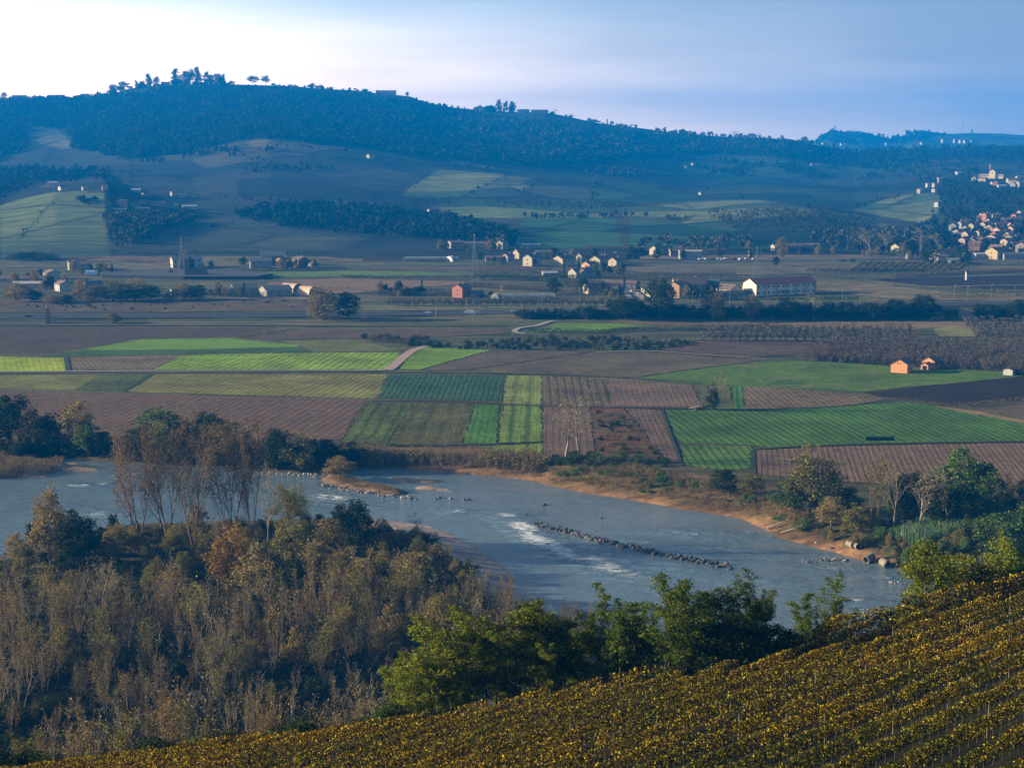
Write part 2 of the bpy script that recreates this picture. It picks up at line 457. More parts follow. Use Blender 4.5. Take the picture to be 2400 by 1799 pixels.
def build_ground():
    C = paint_ground()
    V = np.stack([XX, YY, ZZ], -1).reshape(-1, 3)
    i = np.arange((NY - 1) * (NU - 1)); r = i // (NU - 1); c = i % (NU - 1); a = r * NU + c
    Fq = np.stack([a, a + 1, a + 1 + NU, a + NU], 1)
    # apron that carries the sheet under and behind the camera
    n0 = len(V)
    ax = np.linspace(-300, 300, 61); ay = np.linspace(-300, 90, 40)
    AX, AY = np.meshgrid(ax, ay)
    AZ = height(AX.ravel(), AY.ravel()) - .35
    V2 = np.stack([AX.ravel(), AY.ravel(), AZ], 1)
    j = np.arange(39 * 60); rr = j // 60; cc = j % 60; b0 = rr * 61 + cc + n0
    F2 = np.stack([b0, b0 + 1, b0 + 62, b0 + 61], 1)
    me = npmesh('ground', np.vstack([V, V2]), np.vstack([Fq, F2]), ground_material(), True)
    cols = np.ones((len(V) + len(V2), 4), np.float32); cols[:n0, :3] = C.reshape(-1, 3); cols[n0:, :3] = (.05, .045, .02)
    ca = me.color_attributes.new('soil', 'FLOAT_COLOR', 'POINT'); ca.data.foreach_set('color', cols.ravel())
    tag(mk('ground', me), kind='structure')
build_ground()

# ------------------------------------------------------------------ water
def build_water():
    m, nt, b = newmat('river_water')
    tc = nt.nodes.new('ShaderNodeTexCoord')
    mp = nt.nodes.new('ShaderNodeMapping'); mp.inputs['Scale'].default_value = (.35, 1.0, 1); mp.inputs['Rotation'].default_value = (0, 0, R(12))
    link(nt, tc.outputs['Object'], mp.inputs['Vector'])
    w1 = noise_node(nt, .55, 6, .62, mp.outputs[0]); w2 = noise_node(nt, .07, 3, .5, mp.outputs[0])
    at_ = nt.nodes.new('ShaderNodeVertexColor'); at_.layer_name = 'foam'
    sp = nt.nodes.new('ShaderNodeSeparateColor'); link(nt, at_.outputs['Color'], sp.inputs[0])
    # foam streaks where the rapids are
    mp2 = nt.nodes.new('ShaderNodeMapping'); mp2.inputs['Scale'].default_value = (.09, .8, 1); mp2.inputs['Rotation'].default_value = (0, 0, R(-6))
    link(nt, tc.outputs['Object'], mp2.inputs['Vector'])
    f1 = noise_node(nt, 2.4, 7, .75, mp2.outputs[0])
    th = mathn(nt, 'MULTIPLY', sp.outputs[0], .27)
    f2 = noise_node(nt, 4.5, 3, .7, mp2.outputs[0])
    fs = mathn(nt, 'ADD', mathn(nt, 'ADD', mathn(nt, 'MULTIPLY', f1.outputs['Fac'], .72), mathn(nt, 'MULTIPLY', f2.outputs['Fac'], .32)), th)
    fr = ramp(nt, [(.755, (0, 0, 0)), (.84, (1, 1, 1))], fs)
    deep = mixc(nt, (.085, .14, .18), (.16, .225, .265), w2.outputs['Fac'])
    c = mixc(nt, deep, (.75, .78, .8), fr.outputs['Color'])
    link(nt, c, b.inputs['Base Color'])
    ro = mathn(nt, 'MULTIPLY_ADD', fr.outputs['Color'], .5); ro.node.inputs[2].default_value = .1
    link(nt, ro, b.inputs['Roughness']); b.inputs['IOR'].default_value = 1.33
    hgt = mathn(nt, 'MULTIPLY_ADD', sp.outputs[0], 1.6); hgt.node.inputs[2].default_value = .5
    h2 = mathn(nt, 'MULTIPLY', hgt, w1.outputs['Fac'])
    bp = nt.nodes.new('ShaderNodeBump'); bp.inputs['Strength'].default_value = 1.; bp.inputs['Distance'].default_value = 1.1
    link(nt, h2, bp.inputs['Height']); link(nt, bp.outputs[0], b.inputs['Normal'])
    us = np.linspace(-.6, .6, 601); ys = np.linspace(270, 780, 400)
    U, Y = np.meshgrid(us, ys); X = U * Y; Z = np.zeros_like(X)
    PX, PY = proj(X, Y, Z)
    foam = np.zeros_like(X)
    def blob(cx, cy, rx, ry, s, ang=0):
        nonlocal foam
        ca, sa = math.cos(R(ang)), math.sin(R(ang)); dx = PX - cx; dy = PY - cy
        a = (dx * ca + dy * sa) / rx; b_ = (-dx * sa + dy * ca) / ry
        foam = np.maximum(foam, s * np.exp(-(a * a + b_ * b_)))
    for t in ((1225, 1232, 55, 13, 1.35, 8), (1255, 1262, 75, 24, 1.2, 22), (1320, 1290, 115, 24, 1.15, 24), (1410, 1320, 105, 24, 1.1, 20), (1480, 1345, 90, 20, .85, 15),
              (1190, 1206, 55, 9, .95, 0), (1070, 1198, 45, 6, .9, 0), (780, 1165, 90, 14, 1.0, 2), (760, 1182, 80, 14, .7, 2), (240, 1205, 80, 10, .9, 3),
              (190, 1137, 60, 5, 1.0, 0), (250, 1132, 30, 4, .9, -10), (1480, 1270, 120, 9, .6, 3), (1640, 1250, 160, 10, .75, 2), (1750, 1290, 180, 8, .7, 1), (1620, 1295, 60, 5, .6, 0),
              (1960, 1330, 100, 12, .7, 0), (2000, 1405, 110, 5, .9, 2), (2050, 1430, 90, 6, .95, 0), (2080, 1352, 60, 4, .9, 0), (1800, 1360, 80, 9, .6, 0), (1600, 1330, 80, 14, .5, 0),
              (600, 1160, 140, 12, .7, 3), (480, 1160, 100, 10, .6, 3), (860, 1190, 60, 6, .5, 0), (2100, 1395, 80, 4, .6, 0), (1400, 1170, 200, 6, .35, 4), (60, 1180, 100, 12, .4, 0), (1950, 1375, 130, 10, .4, 0)):
        blob(*t)
    V = np.stack([X, Y, Z], -1).reshape(-1, 3)
    # low standing waves below the weir
    ph = (X * .35 + Y * 1.0)
    V[:, 2] = (foam * (.25 * np.sin(ph * 1.15 + 2.5 * fbm(X / 9, Y / 9, 77)) + .35 * (fbm(X / 2.4, Y / 1.3, 78) - .5))).ravel()
    nu = 601; i = np.arange(399 * 600); r = i // 600; c_ = i % 600; a = r * nu + c_
    me = npmesh('river', V, np.stack([a, a + 1, a + 1 + nu, a + nu], 1), m, True)
    cols = np.zeros((len(V), 4), np.float32); cols[:, 0] = foam.ravel(); cols[:, 3] = 1
    ca = me.color_attributes.new('foam', 'FLOAT_COLOR', 'POINT'); ca.data.foreach_set('color', cols.ravel())
    tag(mk('river', me), kind='structure')
build_water()

# ------------------------------------------------------------------ field sheets
def fieldmat(name, ca, cb, p=None, q=None, spacing=2., sharp=.5, patch=.35, bump=.4, rough=.35, z=PLAIN, wob=.6, cc=None):
    m, nt, b = newmat(name)
    tc = nt.nodes.new('ShaderNodeTexCoord')
    n = noise_node(nt, .9, 5, .7, tc.outputs['Object']); n2 = noise_node(nt, .035, 4, .6, tc.outputs['Object'])
    nf = noise_node(nt, 2.6, 3, .7, tc.outputs['Object'])
    fine = n.outputs['Fac']
    ca = (ca[0] * .92, ca[1] * .86, ca[2] * .66); cb = (cb[0] * .92, cb[1] * .86, cb[2] * .66)
    if p is not None:
        x0, y0 = at(*p, z); x1, y1 = at(*q, z); a = math.atan2(y1 - y0, x1 - x0)
        mp = nt.nodes.new('ShaderNodeMapping'); mp.vector_type = 'TEXTURE'; mp.inputs['Rotation'].default_value = (0, 0, a)
        link(nt, tc.outputs['Object'], mp.inputs['Vector'])
        sx = nt.nodes.new('ShaderNodeSeparateXYZ'); link(nt, mp.outputs[0], sx.inputs[0])
        w = mathn(nt, 'MULTIPLY_ADD', n2.outputs['Fac'], wob * spacing); link(nt, sx.outputs[1], w.node.inputs[2])
        s = mathn(nt, 'SINE', mathn(nt, 'MULTIPLY', w, 2 * math.pi / spacing))
        s = mathn(nt, 'POWER', mathn(nt, 'MULTIPLY_ADD', s, .5), 3.); s.node.inputs[0].links[0].from_node.inputs[2].default_value = .5
        s = mathn(nt, 'MULTIPLY_ADD', s, -1.7); s.node.inputs[2].default_value = .5
        # streaks drawn out along the furrows, of unequal strength
        mp3 = nt.nodes.new('ShaderNodeMapping'); mp3.inputs['Scale'].default_value = (.03, 1.5, 1); link(nt, mp.outputs[0], mp3.inputs['Vector'])
        st = noise_node(nt, 1., 4, .7, mp3.outputs[0])
        amp = mathn(nt, 'MULTIPLY', mathn(nt, 'SUBTRACT', st.outputs['Fac'], .22, True), 1.6)
        s2 = mathn(nt, 'MULTIPLY', mathn(nt, 'MULTIPLY', s, .62 * sharp), amp)
        f = mathn(nt, 'ADD', mathn(nt, 'MULTIPLY', mathn(nt, 'SUBTRACT', n.outputs['Fac'], .5), rough * 3), .5)
        f = mathn(nt, 'ADD', f, s2)
        f = mathn(nt, 'ADD', f, mathn(nt, 'MULTIPLY', mathn(nt, 'SUBTRACT', st.outputs['Fac'], .5), sharp * 1.5), True)
    else:
        f = mathn(nt, 'ADD', mathn(nt, 'MULTIPLY', mathn(nt, 'SUBTRACT', n.outputs['Fac'], .5), rough * 4), .5, True)
    c = mixc(nt, ca, cb, f)
    r2 = ramp(nt, [(.3, (1 - patch,) * 3), (.7, (1 + patch,) * 3)], n2.outputs['Fac'])
    c = mixc(nt, c, r2.outputs['Color'], 1., 'MULTIPLY')
    if cc:
        n3 = noise_node(nt, .09, 5, .7, tc.outputs['Object']); r3 = ramp(nt, [(.5, (0, 0, 0)), (.62, (1, 1, 1))], n3.outputs['Fac'])
        c = mixc(nt, c, cc, r3.outputs['Color'])
    n5 = noise_node(nt, .22, 5, .75, tc.outputs['Object']); r5 = ramp(nt, [(.36, (.62, .66, .6)), (.5, (1, 1, 1)), (.66, (1.28, 1.22, 1.05))], n5.outputs['Fac'])
    c = mixc(nt, c, r5.outputs['Color'], .8, 'MULTIPLY')
    link(nt, c, b.inputs['Base Color']); b.inputs['Roughness'].default_value = .95; b.inputs['Specular IOR Level'].default_value = .1
    bp = nt.nodes.new('ShaderNodeBump'); bp.inputs['Strength'].default_value = bump; bp.inputs['Distance'].default_value = .35
    hh = mathn(nt, 'ADD', f, mathn(nt, 'MULTIPLY', nf.outputs['Fac'], .6))
    link(nt, hh, bp.inputs['Height']); link(nt, bp.outputs[0], b.inputs['Normal'])
    return m

_fz = [0]
def sheet(name, pts, mat, z=None, jit=.42, step=3., kind='structure'):
    """flat piece of ground a few centimetres proud of the sheet below, with a slightly ragged edge"""
    if z is None:
        _fz[0] += 1; z = PLAIN + .03 + .0045 * (_fz[0] % 60)
    W = np.array(wpoly(pts, PLAIN)); out = []
    n = len(W)
    for i in range(n):
        a, b = W[i], W[(i + 1) % n]; L = np.hypot(*(b - a)); k = max(1, int(L / step))
        for j in range(k):
            p = a + (b - a) * j / k; q_ = 1 if j else 0; out.append((p[0] + random.gauss(0, jit) * q_, p[1] + random.gauss(0, jit) * q_, z))
    me = bpy.data.meshes.new(name); me.from_pydata(out, [], [tuple(range(len(out)))]); me.update(); me.materials.append(mat)
    if me.polygons[0].normal.z < 0: me.flip_normals()
    return tag(mk(name, me), kind=kind)

BR1, BR2 = (.105, .078, .062), (.20, .15, .12)       # ploughed earth
DK1, DK2 = (.05, .042, .038), (.10, .082, .07)
GR1, GR2 = (.05, .105, .018), (.16, .26, .045)       # young green
OL1, OL2 = (.095, .105, .035), (.22, .22, .085)
def F_(name, pts, a, b, p=None, q=None, sp=2., **k):
    return sheet(name, pts, fieldmat(name + '_soil', a, b, p, q, sp, **k))

F_('field', [(-420, 770), (0, 768), (300, 766), (560, 768), (655, 767), (600, 778), (545, 789), (320, 794), (215, 813), (110, 830), (-420, 836)], DK1, (.12, .10, .085), patch=.2, rough=.6, bump=.8)
F_('field', [(195, 819), (330, 795), (545, 792), (590, 799), (700, 808), (698, 813), (520, 817), (300, 820)], (.12, .25, .03), (.17, .33, .05), patch=.15, rough=.2)
F_('field', [(105, 834), (190, 820), (300, 821), (520, 818), (705, 814), (722, 824), (430, 830), (250, 833)], (.035, .09, .028), (.075, .16, .05), rough=.4)
F_('field', [(655, 799), (780, 796), (850, 801), (900, 812), (945, 821), (940, 823), (735, 825), (705, 811)], OL1, (.17, .2, .06), (700, 822), (800, 800), 4., rough=.4)
F_('field', [(-420, 838), (0, 836), (150, 838), (161, 869), (0, 870), (-420, 871)], (.17, .26, .015), (.40, .50, .04), (130, 868), (120, 840), 2.6, sharp=.5)
F_('field', [(157, 838), (400, 833), (428, 833), (356, 867), (163, 869)], (.12, .10, .075), (.21, .17, .125), (270, 866), (240, 836), 2.4, sharp=.6)
F_('field', [(425, 834), (520, 829), (700, 827), (942, 825), (920, 845), (908, 865), (358, 867)], (.09, .19, .02), (.30, .46, .05), (520, 866), (600, 830), 3.6, sharp=1.0, wob=1.2)
F_('field', [(-420, 882), (0, 880), (240, 879), (172, 914), (0, 911), (-420, 908)], (.10, .115, .035), (.24, .25, .085), (60, 910), (160, 880), 3.2, sharp=.8)
F_('field', [(243, 879), (352, 877), (285, 917), (175, 915)], (.04, .075, .022), (.14, .17, .07), rough=.9, bump=1.)
F_('field', [(358, 878), (600, 878), (905, 877), (884, 934), (600, 926), (292, 918)], (.10, .115, .03), (.27, .26, .085), (640, 925), (740, 879), 3.2, sharp=.9)
F_('field', [(-420, 912), (0, 917), (160, 919), (300, 922), (600, 930), (868, 938), (854, 944), (798, 1030), (700, 1036), (480, 1034), (200, 1022), (-60, 1010), (-420, 1000)], (.095, .062, .052), (.185, .125, .105), (480, 1015), (640, 935), 3.4, sharp=.9, patch=.12)
F_('field', [(912, 878), (1050, 878), (1184, 880), (1176, 939), (1030, 937), (886, 934)], (.012, .04, .026), (.07, .15, .09), (980, 935), (1010, 880), 2.3, sharp=.9, rough=.9, bump=1.)
F_('field', [(1188, 880), (1268, 880), (1269, 950), (1178, 946)], (.10, .15, .035), (.26, .30, .10), (1222, 946), (1232, 880), 6.5, sharp=1.)
F_('field', [(1270, 880), (1360, 884), (1420, 889), (1430, 954), (1272, 950)], (.06, .05, .035), (.19, .15, .105), (1325, 950), (1315, 882), 3.4, sharp=1.)
F_('field', [(1423, 889), (1540, 896), (1622, 903), (1646, 954), (1433, 952)], (.12, .085, .075), (.24, .17, .15), (1540, 953), (1515, 893), 2.2, sharp=.7)
F_('field', [(862, 943), (966, 945), (906, 1041), (800, 1036)], (.03, .055, .015), (.14, .18, .05), (870, 1035), (925, 950), 5., sharp=.8, rough=1., bump=1.)
F_('field', [(968, 945), (1112, 947), (1084, 1041), (908, 1041)], (.05, .055, .022), (.14, .145, .06), (985, 1038), (1030, 950), 7., sharp=.7, rough=1., bump=1.)
F_('field', [(1114, 947), (1172, 948), (1168, 960), (1162, 1039), (1086, 1040)], (.02, .075, .012), (.12, .27, .05), (1120, 1036), (1140, 950), 2.5, sharp=.4, rough=1., bump=1.)
F_('field', [(1182, 950), (1268, 952), (1271, 1034), (1168, 1037), (1174, 985)], (.05, .10, .02), (.20, .30, .06), (1213, 1035), (1220, 955), 6.0, sharp=1.2, rough=.5)
F_('field', [(1130, 1048), (1272, 1038), (1273, 1064), (1150, 1058)], (.06, .12, .02), (.2, .29, .06), (1213, 1060), (1216, 1045), 6.0, sharp=1.)
F_('field', [(1273, 952), (1384, 955), (1394, 1068), (1330, 1068), (1275, 1066)], (.10, .07, .06), (.19, .135, .11), (1320, 1066), (1317, 955), 2.4, sharp=.7)
F_('field', [(1386, 955), (1462, 957), (1556, 1072), (1400, 1070)], (.10, .05, .04), (.22, .12, .08), rough=1.2, bump=1., cc=(.07, .08, .03))
F_('field', [(1466, 958), (1550, 960), (1598, 1084), (1565, 1080)], (.10, .07, .06), (.20, .14, .12), (1550, 1075), (1500, 962), 2.0, sharp=.8)
F_('field', [(1553, 961), (1800, 961), (1950, 950), (2100, 941), (2155, 946), (2230, 956), (2330, 972), (2520, 992), (2520, 1030), (2300, 1036), (2100, 1040), (1950, 1044), (1800, 1049), (1765, 1043), (1680, 1041), (1594, 1040)],
   (.022, .075, .014), (.11, .22, .045), (1745, 1035), (1640, 965), 3.0, sharp=1.1, rough=.5)
F_('field', [(1594, 1045), (1680, 1044), (1760, 1046), (1763, 1098), (1700, 1102), (1604, 1092)], (.03, .085, .015), (.13, .23, .05), (1690, 1100), (1650, 1046), 2.6, sharp=1.1, rough=.5)
F_('field', [(1768, 1056), (1950, 1047), (2250, 1040), (2520, 1037), (2520, 1140), (2100, 1136), (1960, 1128), (1850, 1118), (1768, 1110)], (.11, .075, .06), (.22, .155, .125), (1975, 1120), (1955, 1050), 1.9, sharp=1., patch=.15)
F_('field', [(1743, 906), (1790, 907), (1900, 915), (2000, 926), (2075, 938), (2000, 948), (1900, 955), (1747, 959)], (.10, .072, .05), (.21, .16, .11), (1860, 955), (1800, 910), 2.6, sharp=1.)
F_('field', [(1716, 906), (1740, 906), (1744, 959), (1722, 960)], (.02, .08, .01), (.10, .24, .04), (1733, 958), (1728, 908), 3., sharp=1., rough=.6)
F_('field', [(1632, 903), (1712, 906), (1719, 959), (1652, 957)], (.06, .08, .025), (.16, .19, .07), rough=1., bump=1.)
F_('field', [(1500, 886), (1590, 872), (1700, 857), (1800, 848), (1880, 845), (2000, 851), (2100, 861), (2250, 868), (2395, 872), (2520, 874), (2480, 884), (2200, 901), (2020, 919), (1950, 914), (1800, 909), (1700, 903), (1600, 899)],
   (.04, .10, .012), (.13, .23, .035), (1700, 890), (2000, 868), 7., sharp=.5, rough=.6, cc=(.13, .16, .05))
F_('field', [(2022, 921), (2200, 902), (2400, 881), (2560, 868), (2560, 925), (2400, 934), (2250, 949), (2160, 940), (2060, 929)], (.016, .014, .016), (.045, .038, .038), (2100, 935), (2380, 895), 3.)
F_('field', [(2290, 962), (2400, 948), (2560, 935), (2560, 990), (2400, 984)], (.10, .075, .07), (.17, .13, .11))
F_('field', [(2190, 952), (2280, 962), (2400, 986), (2560, 1010), (2560, 1016), (2400, 993), (2260, 967)], (.2, .15, .08), (.3, .23, .13))
F_('field', [(992, 867), (1060, 847), (1150, 823), (1390, 824), (1250, 845), (1100, 866), (1040, 869)], (.075, .062, .05), (.155, .125, .10), (1060, 864), (1330, 826), 4., sharp=.9)
F_('field', [(1108, 867), (1260, 845), (1398, 825), (1500, 825), (1600, 831), (1700, 839), (1790, 845), (1700, 856), (1590, 870), (1495, 884), (1420, 886), (1290, 878), (1180, 876)], (.075, .065, .045), (.165, .145, .10), (1250, 862), (1650, 838), 3.6, sharp=.9)
F_('field', [(937, 866), (955, 838), (976, 819), (1000, 814), (1060, 815), (1150, 821), (1060, 845), (985, 867)], (.08, .17, .015), (.22, .36, .04), rough=.5)
F_('field', [(1530, 824), (1600, 806), (1680, 796), (1820, 795), (1950, 798), (2150, 806), (2000, 822), (1880, 829), (1750, 839), (1700, 838), (1600, 830)], (.06, .045, .04), (.17, .13, .115), rough=1.2, bump=1.)
F_('field', [(610, 776), (800, 772), (1170, 770), (1195, 781), (1020, 791), (800, 793), (640, 797), (560, 790)], (.08, .062, .05), (.14, .11, .09), patch=.2)
F_('field', [(1238, 779), (1310, 757), (1440, 758), (1545, 764), (1435, 770), (1425, 779), (1340, 778)], (.09, .18, .025), (.16, .28, .045), rough=.2)
F_('field', [(1400, 753), (1700, 750), (1860, 751), (1780, 761), (1745, 765), (1560, 764), (1440, 757)], (.14, .11, .085), (.2, .16, .12))
F_('field', [(1760, 766), (1810, 758), (1900, 754), (2270, 752), (2266, 765), (2150, 771), (1900, 768)], (.17, .13, .09), (.25, .19, .13), patch=.12)
F_('field', [(2186, 770), (2235, 764), (2300, 764), (2290, 789), (2200, 789)], (.12, .13, .06), (.27, .26, .14), (2200, 772), (2290, 782), 4., sharp=.9)
# far side of the motorway
F_('field', [(-300, 700), (60, 702), (230, 708), (500, 700), (740, 690), (740, 728), (400, 732), (-300, 733)], (.09, .07, .055), (.16, .12, .09), cc=(.07, .08, .04), rough=.7)
F_('field', [(625, 664), (700, 656), (800, 652), (960, 657), (1130, 662), (1080, 667), (900, 679), (840, 687), (700, 690), (650, 682)], (.19, .13, .095), (.25, .18, .13), patch=.1)
F_('field', [(235, 641), (400, 634), (560, 629), (800, 635), (1108, 640), (1100, 645), (900, 648), (700, 651), (600, 651), (400, 650), (235, 650)], (.09, .16, .04), (.15, .24, .06), patch=.15, rough=.2)
F_('field', [(1020, 640), (1110, 633), (1290, 636), (1290, 642), (1100, 646)], (.08, .10, .045), (.12, .14, .07))
F_('field', [(870, 628), (1290, 626), (1290, 631), (870, 632)], (.14, .10, .085), (.18, .13, .11))
F_('field', [(100, 612), (240, 606), (400, 600), (760, 602), (900, 610), (560, 624), (400, 632), (240, 632)], (.10, .105, .06), (.17, .16, .10), cc=(.2, .14, .10))
F_('field', [(0, 606), (300, 600), (420, 604), (380, 622), (240, 604)], (.13, .09, .075), (.17, .12, .1))
F_('field', [(1400, 620), (1700, 618), (2100, 620), (2400, 628), (2400, 640), (2100, 634), (1990, 640), (1800, 645), (1560, 642), (1420, 634)], (.11, .10, .07), (.17, .15, .10))
F_('field', [(1500, 600), (1800, 598), (2160, 596), (2160, 606), (1900, 610), (1500, 610)], (.13, .11, .08), (.18, .15, .11))
F_('field', [(1914, 658), (2040, 660), (2100, 672), (2230, 686), (2400, 690), (2400, 705), (2100, 703), (1914, 680)], (.14, .12, .07), (.22, .18, .11), (1950, 690), (2300, 700), 6., sharp=.6)
F_('field', [(2040, 655), (2200, 650), (2500, 643), (2500, 678), (2300, 677), (2150, 668)], (.018, .014, .014), (.045, .035, .03))
F_('field', [(840, 717), (1000, 718), (1370, 718), (1355, 728), (1000, 729), (840, 729)], (.12, .12, .06), (.18, .18, .09))
F_('field', [(1660, 693), (1800, 700), (1930, 690), (2100, 704), (2300, 708), (2300, 714), (1900, 716), (1660, 712)], (.08, .10, .04), (.15, .16, .07))
F_('field', [(1060, 672), (1150, 668), (1350, 672), (1350, 690), (1250, 690), (1110, 690)], (.09, .085, .05), (.14, .13, .08))

def ribbon(name, pts, widths, mat, zoff=None, z=None, kind='structure', wp=False):
    """a track: pts are photo pixels on the plain, or world points"""
    W = [np.array(p, float) for p in (pts if wp else wpoly(pts, PLAIN))]
    if zoff is None: zoff = .32
    # smooth the centre line
    Q = []
    for i in range(len(W) - 1):
        p0 = W[max(i - 1, 0)]; p1 = W[i]; p2 = W[i + 1]; p3 = W[min(i + 2, len(W) - 1)]
        for k in range(5):
            t = k / 5; Q.append(.5 * ((2 * p1) + (-p0 + p2) * t + (2 * p0 - 5 * p1 + 4 * p2 - p3) * t * t + (-p0 + 3 * p1 - 3 * p2 + p3) * t ** 3))
    Q.append(W[-1]); n = len(Q); V = []
    wd = np.interp(np.linspace(0, 1, n), np.linspace(0, 1, len(widths)), widths)
    for i in range(n):
        d = Q[min(i + 1, n - 1)] - Q[max(i - 1, 0)]; d = d / (np.hypot(*d) + 1e-9); nn = np.array([-d[1], d[0]]) * wd[i] / 2
        a = Q[i] - nn * random.uniform(.92, 1.08); b = Q[i] + nn * random.uniform(.92, 1.08)
        for p in (a, b): V.append((p[0], p[1], (PLAIN if z is None else z) + zoff))
    Fs = [(2 * i, 2 * i + 2, 2 * i + 3, 2 * i + 1) for i in range(n - 1)]
    me = bpy.data.meshes.new(name); me.from_pydata(V, [], Fs); me.update(); me.materials.append(mat)
    if me.polygons[0].normal.z < 0: me.flip_normals()
    return tag(mk(name, me), kind=kind)

M_TRACK = plain('track_dirt', (.36, .26, .2), var=.3, scale=.8)
M_TRACKG = plain('track_gravel', (.30, .27, .22), var=.3, scale=.8)
M_DITCH = plain('ditch_weeds', (.035, .04, .02), var=.4, scale=1.2)
ribbon('track', [(908, 868), (925, 856), (940, 842), (958, 828), (978, 818), (1002, 811)], [5.2, 5.2, 5, 5, 4.5, 4], M_TRACK)
ribbon('track', [(-300, 873), (0, 872), (350, 870), (700, 869), (850, 869), (905, 867), (920, 862)], [2.4, 2.4, 2.4, 2.6, 3], M_TRACKG, .325)
ribbon('track', [(1232, 783), (1212, 780), (1206, 776), (1220, 769), (1260, 763), (1285, 755), (1300, 752)], [3.2, 3.4, 3.6, 3.8, 3.8], M_TRACKG, .33)
ribbon('track', [(-300, 758), (0, 757), (400, 757), (800, 752), (1200, 749)], [1.6, 1.6], M_TRACKG, .335)
ribbon('ditch', [(-300, 877), (0, 876), (500, 874), (905, 873), (1300, 879), (1600, 895)], [1.8, 1.8], M_DITCH, .28)
ribbon('ditch', [(-300, 765), (0, 764), (560, 763), (900, 765), (1190, 764)], [4., 4.], M_DITCH, .31)
ribbon('ditch', [(288, 918), (356, 877)], [1.3, 1.3], M_DITCH, .3)
ribbon('ditch', [(160, 870), (154, 838)], [2.2, 2.2], M_DITCH, .3)
ribbon('ditch', [(870, 940), (1030, 941), (1270, 951), (1640, 959), (1900, 957), (2100, 940)], [1.6, 1.4, 1.6], M_DITCH, .3)
ribbon('ditch', [(905, 1044), (1080, 1044), (1272, 1036)], [2, 2.], M_DITCH, .3)
ribbon('ditch', [(1598, 1090), (1575, 1030), (1550, 960)], [1.2, 1.2], M_DITCH, .3)
ribbon('ditch', [(1766, 1110), (1764, 1056)], [1.6, 1.6], M_DITCH, .3)
ribbon('ditch', [(1765, 1053), (1950, 1044), (2200, 1038), (2520, 1034)], [2.4, 2.4, 3], M_DITCH, .3)
ribbon('track', [(1398, 825), (1500, 823), (1600, 828), (1800, 842)], [1.4, 1.4], M_TRACKG, .3)
ribbon('track', [(1500, 800), (1640, 796), (1900, 796), (2140, 805)], [1.5, 1.5], M_TRACKG, .3)
ribbon('track', [(1740, 686), (1660, 694), (1500, 703), (1470, 690), (1460, 680)], [3, 3.5, 4], M_TRACKG, .3)
ribbon('track', [(2000, 678), (2100, 676), (2300, 670), (2450, 668)], [2.5, 2.5], M_TRACKG, .33)
ribbon('road', [(-300, 627), (400, 628), (900, 626), (1290, 624), (1500, 618), (1800, 611), (2100, 607), (2160, 608)], [6, 6], plain('old_asphalt', (.09, .09, .09)), .3)
ribbon('ground_strip', [(490, 700), (600, 700), (780, 700)], [4, 4], M_TRACKG, .3)

# motorway on its embankment
def motorway():
    asph = plain('asphalt', (.03, .031, .033), var=.2, scale=.3)
    xs = np.linspace(MW[0, 0], MW[-1, 0], 160); V = []
    for x in xs:
        for o in (-11.5, 11.5): V.append((x, float(mwy(x)) + o, float(mwz(x)) + .14))
    me = bpy.data.meshes.new('road'); me.from_pydata(V, [], [(2 * i, 2 * i + 2, 2 * i + 3, 2 * i + 1) for i in range(159)]); me.update(); me.materials.append(asph)
    tag(mk('road', me), kind='structure')
    white = plain('road_paint', (.45, .45, .43))
    mb = MB()
    for o in (-11, -1.5, 1.5, 11):
        for i in range(159):
            a, b = xs[i], xs[i + 1]
            mb.add([(a, mwy(a) + o - .12, mwz(a) + .15), (b, mwy(b) + o - .12, mwz(b) + .15), (b, mwy(b) + o + .12, mwz(b) + .15), (a, mwy(a) + o + .12, mwz(a) + .15)], [(0, 1, 2, 3)])
    for o in (-6.2, 6.2):
        x = xs[0]
        while x < xs[-1] - 5:
            mb.add([(x, mwy(x) + o - .1, mwz(x) + .15), (x + 4, mwy(x + 4) + o - .1, mwz(x + 4) + .15), (x + 4, mwy(x + 4) + o + .1, mwz(x + 4) + .15), (x, mwy(x) + o + .1, mwz(x) + .15)], [(0, 1, 2, 3)])
            x += 12
    tag(mb.build('road_marking', white), kind='structure')
    galv = plain('galvanised_steel', (.2, .21, .22), rough=.5, metal=.3)
    for o, where in ((-12.3, 'near edge'), (-.0, 'median'), (12.3, 'far edge')):
        r = tag(mk('guard_rail', None), f'galvanised steel crash barrier along the {where} of the raised motorway', 'guard rail', 'crash barriers of the motorway')
        mb = MB(); pb = MB()
        for i in range(159):
            a, b = xs[i], xs[i + 1]
            if abs(a) > 620: continue
            za, zb = float(mwz(a)), float(mwz(b)); ya, yb = float(mwy(a)) + o, float(mwy(b)) + o
            mb.add([(a, ya, za + .5), (b, yb, zb + .5), (b, yb, zb + .85), (a, ya, za + .85), (a, ya + .08, za + .5), (b, yb + .08, zb + .5), (b, yb + .08, zb + .85), (a, ya + .08, za + .85)],
                   [(0, 1, 2, 3), (7, 6, 5, 4), (3, 2, 6, 7), (0, 4, 5, 1)])
            for k in range(3):
                x = a + (b - a) * k / 3; y = float(mwy(x)) + o; z = float(mwz(x)); pb.box(x - .08, x + .08, y + .09, y + .25, z, z + .7)
        mb.build('rail', galv, r); tag(pb.build('posts', galv, r), kind='stuff')
motorway()
